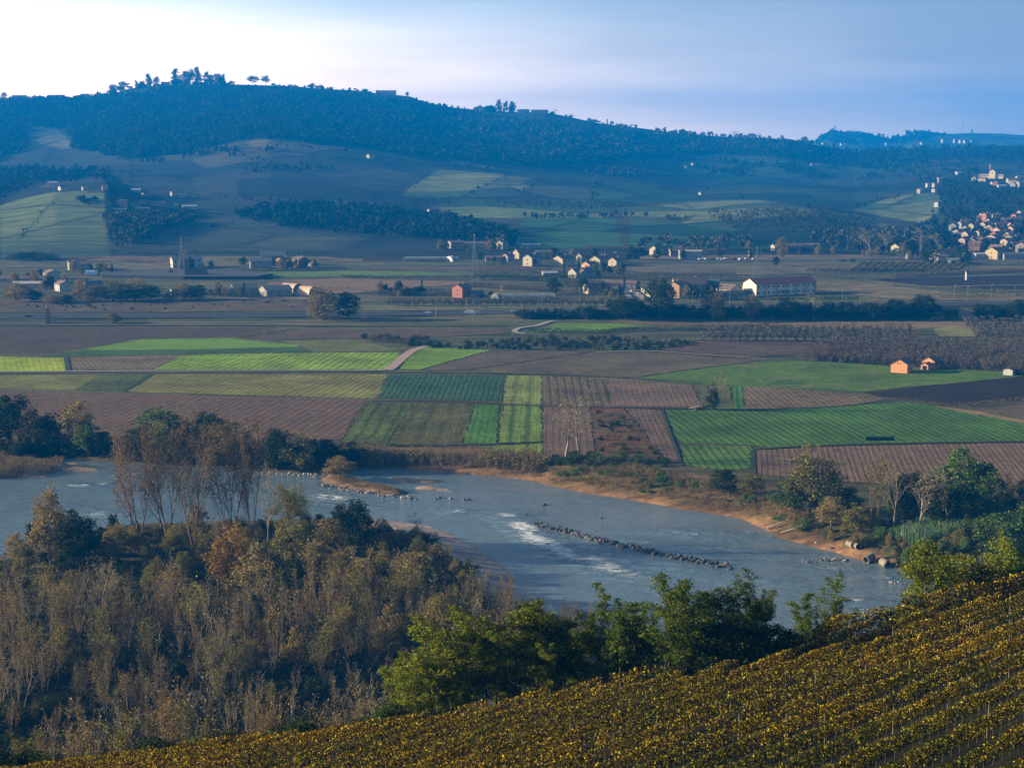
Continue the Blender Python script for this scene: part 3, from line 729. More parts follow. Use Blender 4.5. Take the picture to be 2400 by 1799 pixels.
# ------------------------------------------------------------------ trees
BARK = {
    'pale': plain('pale_bark', (.23, .185, .14), var=.3, scale=1.5), 'brown': plain('brown_bark', (.14, .10, .075), var=.3, scale=1.5),
    'dark': plain('dark_bark', (.06, .045, .035), var=.3, scale=1.5), 'rust': plain('rust_bark', (.17, .125, .082), var=.3, scale=1.5),
}
LEAF = {
    'rust': leafmat('rust_leaves', [(0, (.13, .07, .025)), (.5, (.26, .15, .05)), (1, (.34, .23, .07))]),
    'brown': leafmat('brown_leaves', [(0, (.08, .058, .02)), (.6, (.21, .155, .055)), (1, (.36, .27, .09))]),
    'olive': leafmat('olive_leaves', [(0, (.05, .05, .015)), (.6, (.16, .15, .04)), (1, (.32, .28, .07))]),
    'willow': leafmat('willow_leaves', [(0, (.08, .07, .025)), (.6, (.24, .18, .06)), (1, (.40, .31, .11))]),
    'dark': leafmat('dark_leaves', [(0, (.014, .025, .008)), (.7, (.036, .05, .015)), (1, (.08, .095, .025))]),
    'green': leafmat('green_leaves', [(0, (.04, .08, .015)), (.6, (.09, .15, .03)), (1, (.15, .22, .04))]),
    'locust': leafmat('locust_leaves', [(0, (.045, .07, .008)), (.5, (.13, .17, .014)), (1, (.36, .36, .03))], .4),
    'green_locust': leafmat('green_locust_leaves', [(0, (.025, .05, .007)), (.5, (.08, .125, .014)), (1, (.2, .25, .03))], .4),
    'yellow': leafmat('yellow_leaves', [(0, (.34, .25, .04)), (.6, (.56, .43, .07)), (1, (.66, .55, .12))], .35),
    'orange': leafmat('orange_leaves', [(0, (.22, .12, .02)), (.6, (.36, .21, .035)), (1, (.42, .29, .06))], .35),
    'grey': leafmat('grey_twigs', [(0, (.05, .042, .028)), (.6, (.11, .09, .062)), (1, (.18, .145, .10))], .1),
    'silver': leafmat('silver_leaves', [(0, (.12, .105, .055)), (.6, (.22, .19, .10)), (1, (.32, .27, .15))], .25),
    'poplar': leafmat('poplar_leaves', [(0, (.06, .045, .022)), (.5, (.14, .10, .045)), (1, (.22, .17, .075))]),
}

def tubes(branches, sides=4):
    V = []; Fq = []
    for pts, rad in branches:
        P = np.array(pts); n = len(P); b0 = len(V); prev = None
        for i in range(n):
            d = P[min(i + 1, n - 1)] - P[max(i - 1, 0)]; d = d / (np.linalg.norm(d) + 1e-9)
            a = np.cross(d, (0.3, .1, 1.)) if abs(d[2]) < .95 else np.cross(d, (1., 0, 0)); a /= np.linalg.norm(a) + 1e-9; b = np.cross(d, a)
            for k in range(sides):
                an = 2 * math.pi * k / sides
                V.append(P[i] + rad[i] * (math.cos(an) * a + math.sin(an) * b))
        for i in range(n - 1):
            for k in range(sides):
                p = b0 + i * sides + k; q = b0 + i * sides + (k + 1) % sides
                Fq.append((p, q, q + sides, p + sides))
    return V, Fq

def grow(rng, p, d, L, r, lev, maxlev, prm, out, tips):
    n = 5 if lev == 0 else 4
    pts = [p]; rad = [r]; cur = p.copy(); dd = d.copy()
    for i in range(n):
        dd = dd + rng.normal(0, prm['wob'], 3) + np.array((0, 0, prm['up'])) * (.25 if lev == 0 else 1) ; dd /= np.linalg.norm(dd)
        cur = cur + dd * L / n; pts.append(cur.copy()); rad.append(max(r * (1 - .8 * (i + 1) / n), .012))
    out.append((pts, rad))
    if lev >= maxlev: tips.append((pts, L)); return
    if lev == maxlev - 1: tips.append((pts[2:], L * .6))
    nc = prm['n'][lev]
    for k in range(nc):
        t = prm['first'][min(lev, len(prm['first']) - 1)] + (1 - prm['first'][min(lev, len(prm['first']) - 1)]) * (k + rng.uniform(0, 1)) / nc
        x = t * n; i = min(int(x), n - 1); f = x - i
        q = pts[i] * (1 - f) + pts[i + 1] * f
        ax = pts[i + 1] - pts[i]; ax /= np.linalg.norm(ax)
        s = rng.normal(0, 1, 3); s -= ax * (s @ ax); s /= np.linalg.norm(s)
        an = R(prm['ang'] * rng.uniform(.7, 1.3))
        nd = ax * math.cos(an) + s * math.sin(an)
        grow(rng, q, nd, L * prm['len'] * rng.uniform(.7, 1.15) * (1.15 - .5 * t), max(r * (1 - .75 * t) * .6, .012), lev + 1, maxlev, prm, out, tips)

def leafquads(rng, C, size, flat=0.):
    n = len(C); N = rng.normal(0, 1, (n, 3)); N[:, 2] += flat * np.sign(N[:, 2] + .3) * 2; N /= np.linalg.norm(N, axis=1)[:, None]
    A = np.cross(N, rng.normal(0, 1, (n, 3))); A /= np.linalg.norm(A, axis=1)[:, None] + 1e-9; B = np.cross(N, A)
    s = size * rng.uniform(.6, 1.25, (n, 1)) * .5; asp = rng.uniform(.45, .9, (n, 1))
    V = np.stack([C - A * s - B * s * asp * .6, C + A * s * .9 - B * s * asp, C + A * s + B * s * asp * .7, C - A * s * .8 + B * s * asp], 1).reshape(-1, 3)
    return V, np.arange(4 * n).reshape(n, 4)

def tree_proto(kind, seed):
    rng = np.random.default_rng(seed + 1000)
    K = KINDS[kind]; out = []; tips = []
    H = K['h']; ns = K.get('stems', 1)
    for s in range(ns):
        lean = K.get('lean', .05) * (1 if ns > 1 else .6)
        a = rng.uniform(0, 6.28)
        if ns > 1: a = 2 * math.pi * (s + rng.uniform(-.3, .3)) / ns
        d = np.array((math.cos(a) * lean, math.sin(a) * lean, 1.)); d /= np.linalg.norm(d)
        hh = H * K.get('trunk', .8) * (rng.uniform(.75, 1.) if s else 1.)
        st = np.array((math.cos(a), math.sin(a), 0)) * K.get('foot', .15) * (ns > 1); st[2] = -.4
        grow(rng, st, d, hh, K['r'] * (1 if ns == 1 else .75), 0, K['lev'], K, out, tips)
    V, Fq = tubes(out, 4)
    # leaves along the tips
    C = []
    per = K['leaves'] // max(1, len(tips))
    for pts, L in tips:
        P = np.array(pts); m = per; t = rng.uniform(K.get('tip0', .15), 1.05, m) * (len(P) - 1); i = np.clip(t.astype(int), 0, len(P) - 2); f = (t - i)[:, None]
        q = P[i] * (1 - f) + P[i + 1] * f; q = q + rng.normal(0, K['spread'], (m, 3)) * np.array((1, 1, K.get('zs', .8)))
        C.append(q)
    C = np.vstack(C) if C else np.zeros((0, 3))
    # lumps of foliage filling an uneven crown
    if 'crown' in K:
        w, h0, h1, nl, npl = K['crown']; Cs = []
        for _ in range(nl):
            while True:
                v = rng.uniform(-1, 1, 3)
                rr = np.linalg.norm(v)
                if .35 < rr < 1: break
            zc = (h0 + h1) / 2 + v[2] * (h1 - h0) / 2
            tap = K.get('taper', 0.); q = 1 - tap * (v[2] * .5 + .5)
            c = np.array((v[0] * w * q, v[1] * w * q, zc)); lr = K.get('lump', .26) * w * rng.uniform(.6, 1.25)
            e = rng.normal(0, 1, (npl, 3)); e /= np.linalg.norm(e, axis=1)[:, None]
            e = e * (rng.uniform(.25, 1, (npl, 1)) ** .6) * lr * np.array((1, 1, K.get('lz', .75)))
            Cs.append(c + e)
        C = np.vstack([C] + Cs)
    C = C[C[:, 2] > .1]
    LV, LF = leafquads(rng, C, K['ls'], K.get('flat', 0))
    zmax = np.percentile(LV[:, 2], 99.5)
    bark = npmesh('trunk', V, Fq, BARK[K['bark']], True); crown = npmesh('crown', LV, LF, LEAF[K['leaf']])
    return bark, crown, zmax, float(np.percentile(np.abs(LV[:, 0]), 97))

KINDS = {
    'sapling': dict(h=11, r=.12, lev=2, n=[12, 6], first=[.25, .2], ang=24, up=.12, wob=.05, len=.36, leaves=430, spread=.32, ls=.27, bark='rust', leaf='brown', stems=4, lean=.16, foot=.5, trunk=.95, tip0=.3),
    'pale_sapling': dict(h=12, r=.12, lev=2, n=[11, 4], first=[.25, .2], ang=26, up=.12, wob=.05, len=.34, leaves=420, spread=.3, ls=.25, bark='pale', leaf='silver', stems=3, lean=.18, foot=.5, trunk=.95, tip0=.4),
    'olive_sapling': dict(h=11, r=.11, lev=2, n=[10, 4], first=[.25, .2], ang=28, up=.1, wob=.06, len=.4, leaves=1000, spread=.42, ls=.26, bark='brown', leaf='olive', stems=3, lean=.15, foot=.4, trunk=.95),
    'poplar': dict(h=24, r=.30, lev=3, n=[14, 7, 3], first=[.16, .3, .2], ang=30, up=.10, wob=.065, len=.46, leaves=3600, spread=.45, ls=.31, bark='brown', leaf='poplar', stems=3, lean=.30, foot=.5, trunk=.85, tip0=.2),
    'bare_tree': dict(h=16, r=.24, lev=3, n=[10, 6, 3], first=[.3, .25, .2], ang=32, up=.09, wob=.07, len=.44, leaves=700, spread=.35, ls=.26, bark='pale', leaf='silver', stems=1, trunk=.85, tip0=.3),
    'willow': dict(h=9, r=.22, lev=2, n=[8, 5], first=[.25, .3], ang=40, up=.03, wob=.08, len=.5, leaves=500, spread=.4, ls=.26, bark='brown', leaf='willow', stems=2, lean=.2, trunk=.75, crown=(3.7, .9, 9.2, 60, 80), lump=.3, taper=.45),
    'olive_tree': dict(h=9, r=.2, lev=2, n=[8, 5], first=[.25, .3], ang=40, up=.03, wob=.08, len=.5, leaves=500, spread=.4, ls=.26, bark='dark', leaf='olive', stems=2, lean=.2, trunk=.75, crown=(3.9, .8, 9., 60, 80), lump=.32, taper=.4),
    'bush': dict(h=4, r=.1, lev=1, n=[6], first=[.2], ang=45, up=.02, wob=.1, len=.5, leaves=300, spread=.5, ls=.27, bark='dark', leaf='dark', stems=3, lean=.3, trunk=.7, crown=(2.8, .2, 4.1, 30, 60), lump=.34),
    'green_bush': dict(h=4, r=.1, lev=1, n=[6], first=[.2], ang=45, up=.02, wob=.1, len=.5, leaves=300, spread=.5, ls=.25, bark='dark', leaf='green', stems=3, lean=.3, trunk=.7, crown=(2.7, .2, 4.2, 30, 60), lump=.34),
    'dark_tree': dict(h=12, r=.28, lev=2, n=[10, 6], first=[.25, .3], ang=42, up=.04, wob=.07, len=.45, leaves=800, spread=.5, ls=.36, bark='dark', leaf='dark', trunk=.8, crown=(4.4, 1.8, 12.3, 56, 64), lump=.28, taper=.35),
    'green_tree': dict(h=12, r=.26, lev=2, n=[10, 6], first=[.25, .3], ang=40, up=.05, wob=.07, len=.45, leaves=900, spread=.5, ls=.34, bark='brown', leaf='green', trunk=.82, crown=(4., 2.4, 12.2, 48, 60), lump=.26, taper=.3),
    'locust': dict(h=9, r=.12, lev=3, n=[9, 6, 3], first=[.3, .25, .2], ang=48, up=.04, wob=.09, len=.42, leaves=8000, spread=.22, zs=.35, ls=.16, bark='dark', leaf='locust', stems=2, lean=.14, foot=.5, trunk=.9, flat=.35),
    'green_locust': dict(h=10, r=.12, lev=3, n=[10, 6, 3], first=[.25, .2, .2], ang=42, up=.06, wob=.08, len=.38, leaves=7000, spread=.2, zs=.4, ls=.16, bark='dark', leaf='green_locust', stems=2, lean=.14, foot=.5, trunk=.92, flat=.3),
    'lime_tree': dict(h=8, r=.2, lev=2, n=[9, 5], first=[.2, .2], ang=40, up=.05, wob=.07, len=.5, leaves=1600, spread=.4, ls=.2, bark='brown', leaf='locust', trunk=.8, crown=(3.3, .6, 8.3, 56, 80), lump=.3, taper=.3),
    'yellow_tree': dict(h=8, r=.2, lev=2, n=[9, 5], first=[.2, .2], ang=36, up=.06, wob=.06, len=.5, leaves=1200, spread=.35, ls=.25, bark='brown', leaf='yellow', trunk=.8, crown=(3.2, 1.4, 8.3, 40, 60), lump=.3, taper=.2),
    'column': dict(h=14, r=.2, lev=2, n=[16, 5], first=[.06, .1], ang=18, up=.14, wob=.04, len=.4, leaves=3400, spread=.3, ls=.28, bark='brown', leaf='orange', trunk=.92, tip0=.05, stems=3, lean=.05, foot=.6),
    'hazel': dict(h=4.5, r=.07, lev=2, n=[7, 4], first=[.25, .2], ang=28, up=.05, wob=.07, len=.42, leaves=520, spread=.25, ls=.3, bark='brown', leaf='grey', stems=6, lean=.45, foot=.3, trunk=.9, tip0=.1),
    'orchard': dict(h=4, r=.09, lev=2, n=[7, 4], first=[.3, .2], ang=40, up=.03, wob=.08, len=.42, leaves=800, spread=.3, ls=.3, bark='brown', leaf='olive', stems=1, trunk=.85),
    'cypress': dict(h=10, r=.15, lev=1, n=[10], first=[.1], ang=25, up=.15, wob=.03, len=.2, leaves=300, spread=.3, ls=.32, bark='dark', leaf='dark', trunk=.95, crown=(1.1, .3, 10.2, 40, 40), lump=.5, taper=.7, lz=1.6),
    'conifer': dict(h=14, r=.25, lev=1, n=[26], first=[.08], ang=75, up=-.01, wob=.03, len=.26, leaves=2600, spread=.4, ls=.5, bark='dark', leaf='dark', trunk=.97, flat=.3, crown=(2.9, .8, 13.6, 50, 40), lump=.3, taper=.9),
    'pine': dict(h=12, r=.25, lev=2, n=[8, 5], first=[.55, .3], ang=60, up=.03, wob=.06, len=.4, leaves=600, spread=.4, ls=.4, bark='dark', leaf='dark', trunk=.85, crown=(3.9, 4.5, 12, 44, 60), lump=.36, lz=.6),
    'brush': dict(h=3, r=.05, lev=1, n=[6], first=[.2], ang=30, up=.05, wob=.08, len=.4, leaves=330, spread=.25, ls=.22, bark='rust', leaf='brown', stems=8, lean=.4, foot=.8, trunk=.9, tip0=0),
}
_pc = {}
def proto(kind, nv=3):
    v = random.randrange(nv)
    if (kind, v) not in _pc: _pc[(kind, v)] = tree_proto(kind, hash_s(kind) + v * 17)
    return _pc[(kind, v)]
def hash_s(s):
    h = 0
    for ch in s: h = (h * 31 + ord(ch)) % 9973
    return h

COUNT = {}
def tree(kind, x, y, z, h, w=None, label=None, cat='tree', group=None, name=None, nv=3, tilt=.04):
    bark, crown, zm, wm = proto(kind, nv)
    s = h / zm
    sx = s * random.uniform(.85, 1.15) if w is None else w / 2 / wm
    if cat == 'tree' and 'sapling' in kind: cat = 'sapling'
    if cat == 'sapling' and kind == 'olive_sapling': cat = 'young tree'; name = name or 'young_tree'
    if cat not in ('tree', 'sapling', 'young tree', 'bush', 'shrub', 'hazel bush', 'fruit tree') and name is None: name = cat.replace(' ', '_')
    nm = name or {'sapling': 'sapling', 'pale_sapling': 'sapling', 'olive_sapling': 'sapling', 'bare_tree': 'bare_tree', 'dark_tree': 'leafy_tree', 'green_tree': 'leafy_tree', 'olive_tree': 'olive_tree','bush': 'bush', 'green_bush': 'bush', 'brush': 'shrub', 'hazel': 'hazel_bush', 'orchard': 'orchard_tree', 'cypress': 'cypress_tree', 'conifer': 'conifer_tree', 'pine': 'pine_tree',
                  'willow': 'willow_tree', 'poplar': 'poplar_tree', 'column': 'poplar_tree', 'locust': 'locust_tree', 'green_locust': 'locust_tree'}.get(kind, 'tree')
    if cat == 'tree' and kind in ('willow', 'olive_tree'): cat = 'willow tree'; nm = 'willow_tree'
    r = mk(nm, None); r.empty_display_size = 1
    r.location = (x, y, z - .15); r.rotation_euler = (random.uniform(-tilt, tilt), random.uniform(-tilt, tilt), random.uniform(0, 6.28)); r.scale = (sx, sx, s)
    mk('trunk', bark, r); mk('crown', crown, r)
    tag(r, label, cat, group)
    COUNT[cat + (group or '')] = COUNT.get(cat + (group or ''), 0) + 1
    return r

def tpx(kind, px, base, top, wpx=None, **k):
    """tree whose foot and top are seen at these photo rows"""
    p = hit(px, base)
    if p is None: return
    x, y, z = p; mpp = y / F
    u, t = ray(px, top); h = max(1., float(t) * y + CAMZ - z)
    return tree(kind, x, y, z, h, (wpx * mpp if wpx else None), **k)

def scatter(poly, n, fn, mind=0., world=True, seed=1, tries=40, fx=None):
    """n spots inside a polygon of photo pixels, evenly spread over the ground"""
    rng = np.random.default_rng(seed)
    P = np.array(poly, float)
    pts = []
    x0, y0 = P.min(0); x1, y1 = P.max(0)
    cand = np.stack([rng.uniform(x0, x1, n * tries), rng.uniform(y0, y1, n * tries)], 1)
    cand = cand[inside(poly, cand[:, 0], cand[:, 1])]
    got = np.zeros((0, 2))
    for a, b in cand:
        if len(got) >= n: break
        p = hit(a, b)
        if p is None: continue
        q = np.array(p[:2])
        if mind and len(got) and np.min(np.hypot(got[:, 0] - q[0], got[:, 1] - q[1])) < mind: continue
        got = np.vstack([got, q]); fn(a, b, *p)
    return len(got)

def near_trees():
    g = 'tall sparse poplars at the river bend'
    for px, base, top, w, lab in ((325, 1262, 985, 165, 'leftmost tall poplar of the riverside group, leaning left with open limbs'),
                                  (390, 1258, 975, 175, 'rust leaved tall poplar standing second from the left at the river bend'),
                                  (455, 1275, 985, 175, 'forked tall poplar in the middle of the riverside group, its limbs against the water'),
                                  (540, 1268, 975, 150, 'dark limbed tall poplar right of the forked one at the bend'),
                                  (592, 1270, 985, 100, 'slim tall poplar at the right end of the riverside group')):
        tpx('poplar', px, base, top, w, label=lab, group=g)
    tpx('bare_tree', 628, 1300, 1080, 65, label='thin dark leaning tree left of the yellow round tree')
    tpx('yellow_tree', 672, 1262, 1136, 92, label='round golden yellow tree on the near river bank')
    tpx('bare_tree', 120, 1330, 1128, 78, label='pale grey leafy tree rising above the thicket at the left water edge', name='tree')
    tpx('willow', 118, 1325, 1150, 92, label='grey brown willow clump below the pale tree at left')
    tpx('column', 525, 1392, 1228, 62, label='columnar orange poplar glowing in the middle of the thicket')
    tpx('column', 565, 1360, 1235, 50, label='reddish columnar poplar just right of the orange one')
    tpx('bare_tree', 240, 1450, 1305, 85, label='pale bare tree standing alone in a dark hollow of the thicket')
    for px, b, t, w, k, lab in ((610, 1400, 1275, 105, 'willow', 'tall tapering olive willow right of the orange poplar'), (680, 1330, 1215, 90, 'olive_tree', 'rounded olive tree behind the tapering willow'),
                                (770, 1330, 1220, 95, 'willow', 'brown willow among the trees below the gravel bank'), (850, 1410, 1310, 80, 'willow', 'pointed tan willow in the row of three by the gravel bar'),
                                (800, 1390, 1285, 85, 'willow', 'tan willow between two pointed ones'), (965, 1400, 1290, 100, 'willow', 'rounded golden brown willow close to the gravel bar'),
                                (900, 1380, 1300, 80, 'olive_tree', 'olive willow left of the rounded golden one'), (830, 1290, 1170, 80, 'dark_tree', 'dark green tree by the upper gravel bank'),
                                (800, 1270, 1180, 70, 'willow', 'grey willow beside the dark tree at the gravel bank'), (985, 1265, 1200, 50, 'bare_tree', 'small bare tree on the gravel bar edge'),
                                (740, 1370, 1265, 80, 'willow', 'brown willow left of the gravel bank trees'), (690, 1420, 1310, 90, 'dark_tree', 'dark tree in the shade below the willows'),
                                (200, 1330, 1215, 90, 'dark_tree', 'dark tree on the near bank right of the pale tree'), (160, 1320, 1235, 60, 'green_tree', 'green leafy tree at the foot of the pale grey tree')):
        tpx(k, px, b, t, w, label=lab)
    # thicket
    kinds = {
        'sapling': ('bare brown multi-stemmed sapling in the riverside thicket', 'bare brown saplings of the thicket'),
        'pale_sapling': ('pale stemmed leafless sapling catching light in the riverside thicket', 'pale saplings of the thicket'),
        'olive_sapling': ('olive leaved sapling in the riverside thicket', 'olive saplings of the thicket'),
        'willow': ('low brown willow in the riverside thicket', 'willows of the thicket'),
        'bush': ('dark evergreen bush between the stems of the thicket', 'dark bushes of the thicket'),
        'dark_tree': ('dark leafy tree in the riverside thicket', 'dark trees of the thicket'),
        'olive_tree': ('rounded olive tree in the riverside thicket', 'olive trees of the thicket')}
    def put(ks, hs):
        def f(a, b, x, y, z):
            k = random.choices(list(ks), list(ks.values()))[0]
            base = {'bush': 4.2, 'willow': 8.2, 'dark_tree': 8.5, 'olive_tree': 8.2}.get(k, 11.)
            l, g = kinds[k]; tree(k, x, y, z, base * hs * random.choice([random.uniform(.5, .9), random.uniform(.85, 1.45)]), label=l, group=g, cat='undergrowth bush' if k == 'bush' else 'tree', nv=4)
        return f
    scatter([(-60, 1330), (60, 1300), (180, 1262), (300, 1245), (600, 1240), (860, 1262), (960, 1295), (1030, 1360), (1000, 1410), (600, 1400), (-60, 1430)], 120,
            put({'willow': 5, 'olive_tree': 4, 'dark_tree': 2, 'bush': 3, 'sapling': 1}, .72), 5.0, seed=3)
    scatter([(850, 1238), (950, 1252), (1030, 1290), (1110, 1350), (1080, 1380), (1000, 1320), (900, 1280), (850, 1262)], 34, lambda a, b, x, y, z: tree(random.choice(['brush', 'willow', 'bush']), x, y, z, random.uniform(2, 4.5), label='low brown willow scrub along the inner edge of the gravel bar', group='scrub of the gravel bar', cat='willow scrub'), 2.6, seed=33)
    scatter([(-60, 1430), (400, 1420), (600, 1440), (1000, 1420), (1130, 1425), (1200, 1440), (1200, 1560), (-60, 1600)], 190,
            put({'sapling': 5.5, 'pale_sapling': 3, 'olive_sapling': 3.5, 'willow': 2, 'bush': 1.5}, 1.05), 3.6, seed=4)
    scatter([(-60, 1590), (1200, 1550), (1150, 1640), (900, 1680), (500, 1735), (-60, 1800)], 130,
            put({'sapling': 4, 'pale_sapling': 3, 'olive_sapling': 3, 'bush': 3}, .8), 3., seed=5)
    # fallen leaves, brambles and dead stalks that fill the thicket floor
    rng = np.random.default_rng(77); pl = [(-80, 1300), (60, 1290), (180, 1250), (300, 1235), (600, 1232), (860, 1255), (1000, 1285), (1100, 1345), (1200, 1440), (1420, 1480), (1420, 1600), (1100, 1655), (900, 1690), (500, 1740), (-80, 1810)]
    n = 26000; c0 = np.stack([rng.uniform(-80, 1420, n), rng.uniform(1232, 1810, n)], 1); c0 = c0[inside(pl, c0[:, 0], c0[:, 1])]
    P3 = [hit(a, b) for a, b in c0]; P3 = np.array([p for p in P3 if p is not None and p[1] > 180])
    k = 4; C = np.repeat(P3, k, 0); hgt = 2.6 * fbm(C[:, 0] / 5, C[:, 1] / 5, 3, 2)
    C = C + np.stack([rng.normal(0, .5, len(C)), rng.normal(0, .5, len(C)), rng.uniform(.1, 1, len(C)) * hgt], 1)
    V, Fq = leafquads(rng, C, .42); V[:, 2] += 0
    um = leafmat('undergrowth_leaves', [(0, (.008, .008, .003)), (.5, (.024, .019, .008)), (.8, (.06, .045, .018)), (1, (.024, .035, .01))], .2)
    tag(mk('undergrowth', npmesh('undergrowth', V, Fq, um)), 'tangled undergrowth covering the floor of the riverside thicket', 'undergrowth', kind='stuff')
    # slim stems by the water in the centre
    scatter([(1020, 1400), (1180, 1420), (1400, 1470), (1400, 1560), (1080, 1520)], 55, put({'sapling': 5, 'pale_sapling': 1}, .62), 3., seed=6)
    # undergrowth right behind the vines
    def lip(fr, to, n, kinds_, hr, off, lab, grp, cat='tree'):
        for i in range(n):
            px = fr + (to - fr) * (i + random.uniform(0, 1)) / n
            e = np.interp(px, [p[0] for p in EDGE_PX], [p[1] for p in EDGE_PX]); x, y = onv(px, e)
            y += random.uniform(*off); x = x * y / (y - (off[0] + off[1]) / 2 * 0)
            k = random.choice(kinds_); tree(k, x, y, gz(x, y), random.uniform(*hr), label=lab, group=grp, cat=cat, nv=4)
    lip(-150, 500, 26, ['bush', 'green_bush', 'bush'], (2, 3.6), (3, 12), 'dark bush growing along the lower left edge of the vineyard', 'bushes along the lower left vineyard edge', 'bush')
    lip(450, 1050, 22, ['green_bush', 'bush'], (1.6, 3.2), (3, 9), 'green bush at the foot of the slender trees below the vineyard', 'green bushes below the vineyard', 'bush')
    lip(-100, 900, 44, ['pale_sapling', 'sapling', 'olive_sapling'], (6.5, 10), (8, 26), 'slim bare tree rising just beyond the vineyard edge', 'slim trees beyond the vineyard edge')
    # locust trees on the lip of the slope
    L = [('locust', 1010, 1490, 5.5, 'yellow green locust left of the clump centre'),
         ('locust', 1085, 1440, 7.5, 'broad yellow topped locust in the leafy clump'), ('locust', 1160, 1415, 8.6, 'tallest yellow green locust of the left clump'),
         ('locust', 1245, 1400, 9.5, 'yellow crowned locust above the brown thicket'), ('locust', 1320, 1405, 9.3, 'yellow crowned locust at the right of the left clump'),
         ('locust', 950, 1530, 4.6, 'small locust sloping down at the left of the clump'), ('green_locust', 1370, 1470, 5.2, 'dark locust filling the dip between the two clumps'),
         ('green_locust', 1450, 1365, 9.2, 'slender green locust at the left of the right clump'), ('green_locust', 1540, 1335, 10.5, 'tall green locust, second of the right clump'),
         ('green_locust', 1610, 1322, 11., 'tallest green locust against the river'), ('green_locust', 1690, 1330, 10.5, 'tall green locust in the right clump, third from its right end'),
         ('green_locust', 1780, 1345, 9.0, 'green locust, next to last of the right clump'), ('green_locust', 1490, 1420, 6.5, 'shorter dark locust in front of the right clump'),
         ('green_locust', 1650, 1400, 7.5, 'shorter green locust in front of the tallest one'), ('green_locust', 1730, 1400, 7.0, 'dark green locust low in the right clump'),
         ('green_locust', 1920, 1330, 7.2, 'single rounded locust standing alone right of the clump'), ('green_locust', 1955, 1370, 5.0, 'low locust leaning right beside the single one')]
    for k, px, top, h, lab in L:
        top += 14 if px < 1400 else 18
        e = np.interp(px, [p[0] for p in EDGE_PX], [p[1] for p in EDGE_PX]); x, y = onv(px, e); yy = y + random.uniform(4, 8); xx = x * yy / y; z = gz(xx, yy)
        u, t = ray(px, top); hh = float(t) * yy + CAMZ - z
        tree(k, xx, yy, z, hh, hh * random.uniform(.62, .8), label=lab, group='locust trees below the vineyard', nv=4)
    topx = [480, 700, 900, 980, 1060, 1140, 1200, 1270, 1340, 1370, 1420, 1440, 1500, 1560, 1600, 1680, 1740, 1790, 1825, 1870, 1920, 1980, 2005]
    topy = [1690, 1640, 1560, 1490, 1450, 1440, 1420, 1405, 1420, 1470, 1430, 1390, 1352, 1332, 1322, 1330, 1345, 1352, 1420, 1345, 1330, 1370, 1440]
    for i in range(36):
        px = 940 + 1050 * (i + random.random()) / 36; k = 'locust' if px < 1370 else 'green_locust'
        if 1800 < px < 1845: continue
        e = np.interp(px, [p[0] for p in EDGE_PX], [p[1] for p in EDGE_PX]); x, y = onv(px, e); dy = random.choice([3.5, 6, 10, 14]) * random.uniform(.8, 1.2); yy = y + dy; xx = x * yy / y; zz = gz(xx, yy)
        top = np.interp(px, topx, topy) + random.uniform(30, 105); u, t = ray(px, top); hh = float(t) * yy + CAMZ - zz
        if hh < 3: continue
        tree(k, xx, yy, zz, hh, hh * random.uniform(.42, .62), label='slender locust filling the leafy clump below the vineyard', group='slender locusts of the leafy clump', nv=4)
    for px, h in ((1640, 2.6), (1700, 3.2), (1765, 3.4), (1820, 3.2), (1860, 2.6), (1590, 1.8), (1540, 1.6)):
        x, y = onv(px, np.interp(px, [p[0] for p in EDGE_PX], [p[1] for p in EDGE_PX]) + 4); y += 2.5
        tree('bush', x, y, gz(x, y), h, h * 1.5, label='dark rounded bush at the foot of the locusts on the vineyard edge', group='dark bushes at the vineyard edge', cat='bush')
    # right hand end
    for k, px, top, w, dy, lab in (('lime_tree', 2172, 1268, 120, 5, 'bright yellow green tree at the right water edge'), ('lime_tree', 2232, 1295, 110, 8, 'yellow green tree right of the bright one'),
                               ('olive_tree', 2300, 1310, 110, 8, 'olive brown tree above the right vines'), ('green_tree', 2380, 1290, 110, 10, 'leafy tree cut by the right border'),
                               ('green_bush', 2120, 1405, 80, 4, 'low green bush with a dry branch at the right water edge'), ('lime_tree', 2350, 1265, 110, 10, 'yellowish tree behind the right vines')):
        e = np.interp(px, [p[0] for p in EDGE_PX], [p[1] for p in EDGE_PX]); x, y = onv(px, e); yy = y + dy; xx = x * yy / y; z = gz(xx, yy)
        u, t = ray(px, top); hh = float(t) * yy + CAMZ - z
        tree(k, xx, yy, z, hh, w * yy / F, label=lab)
near_trees()

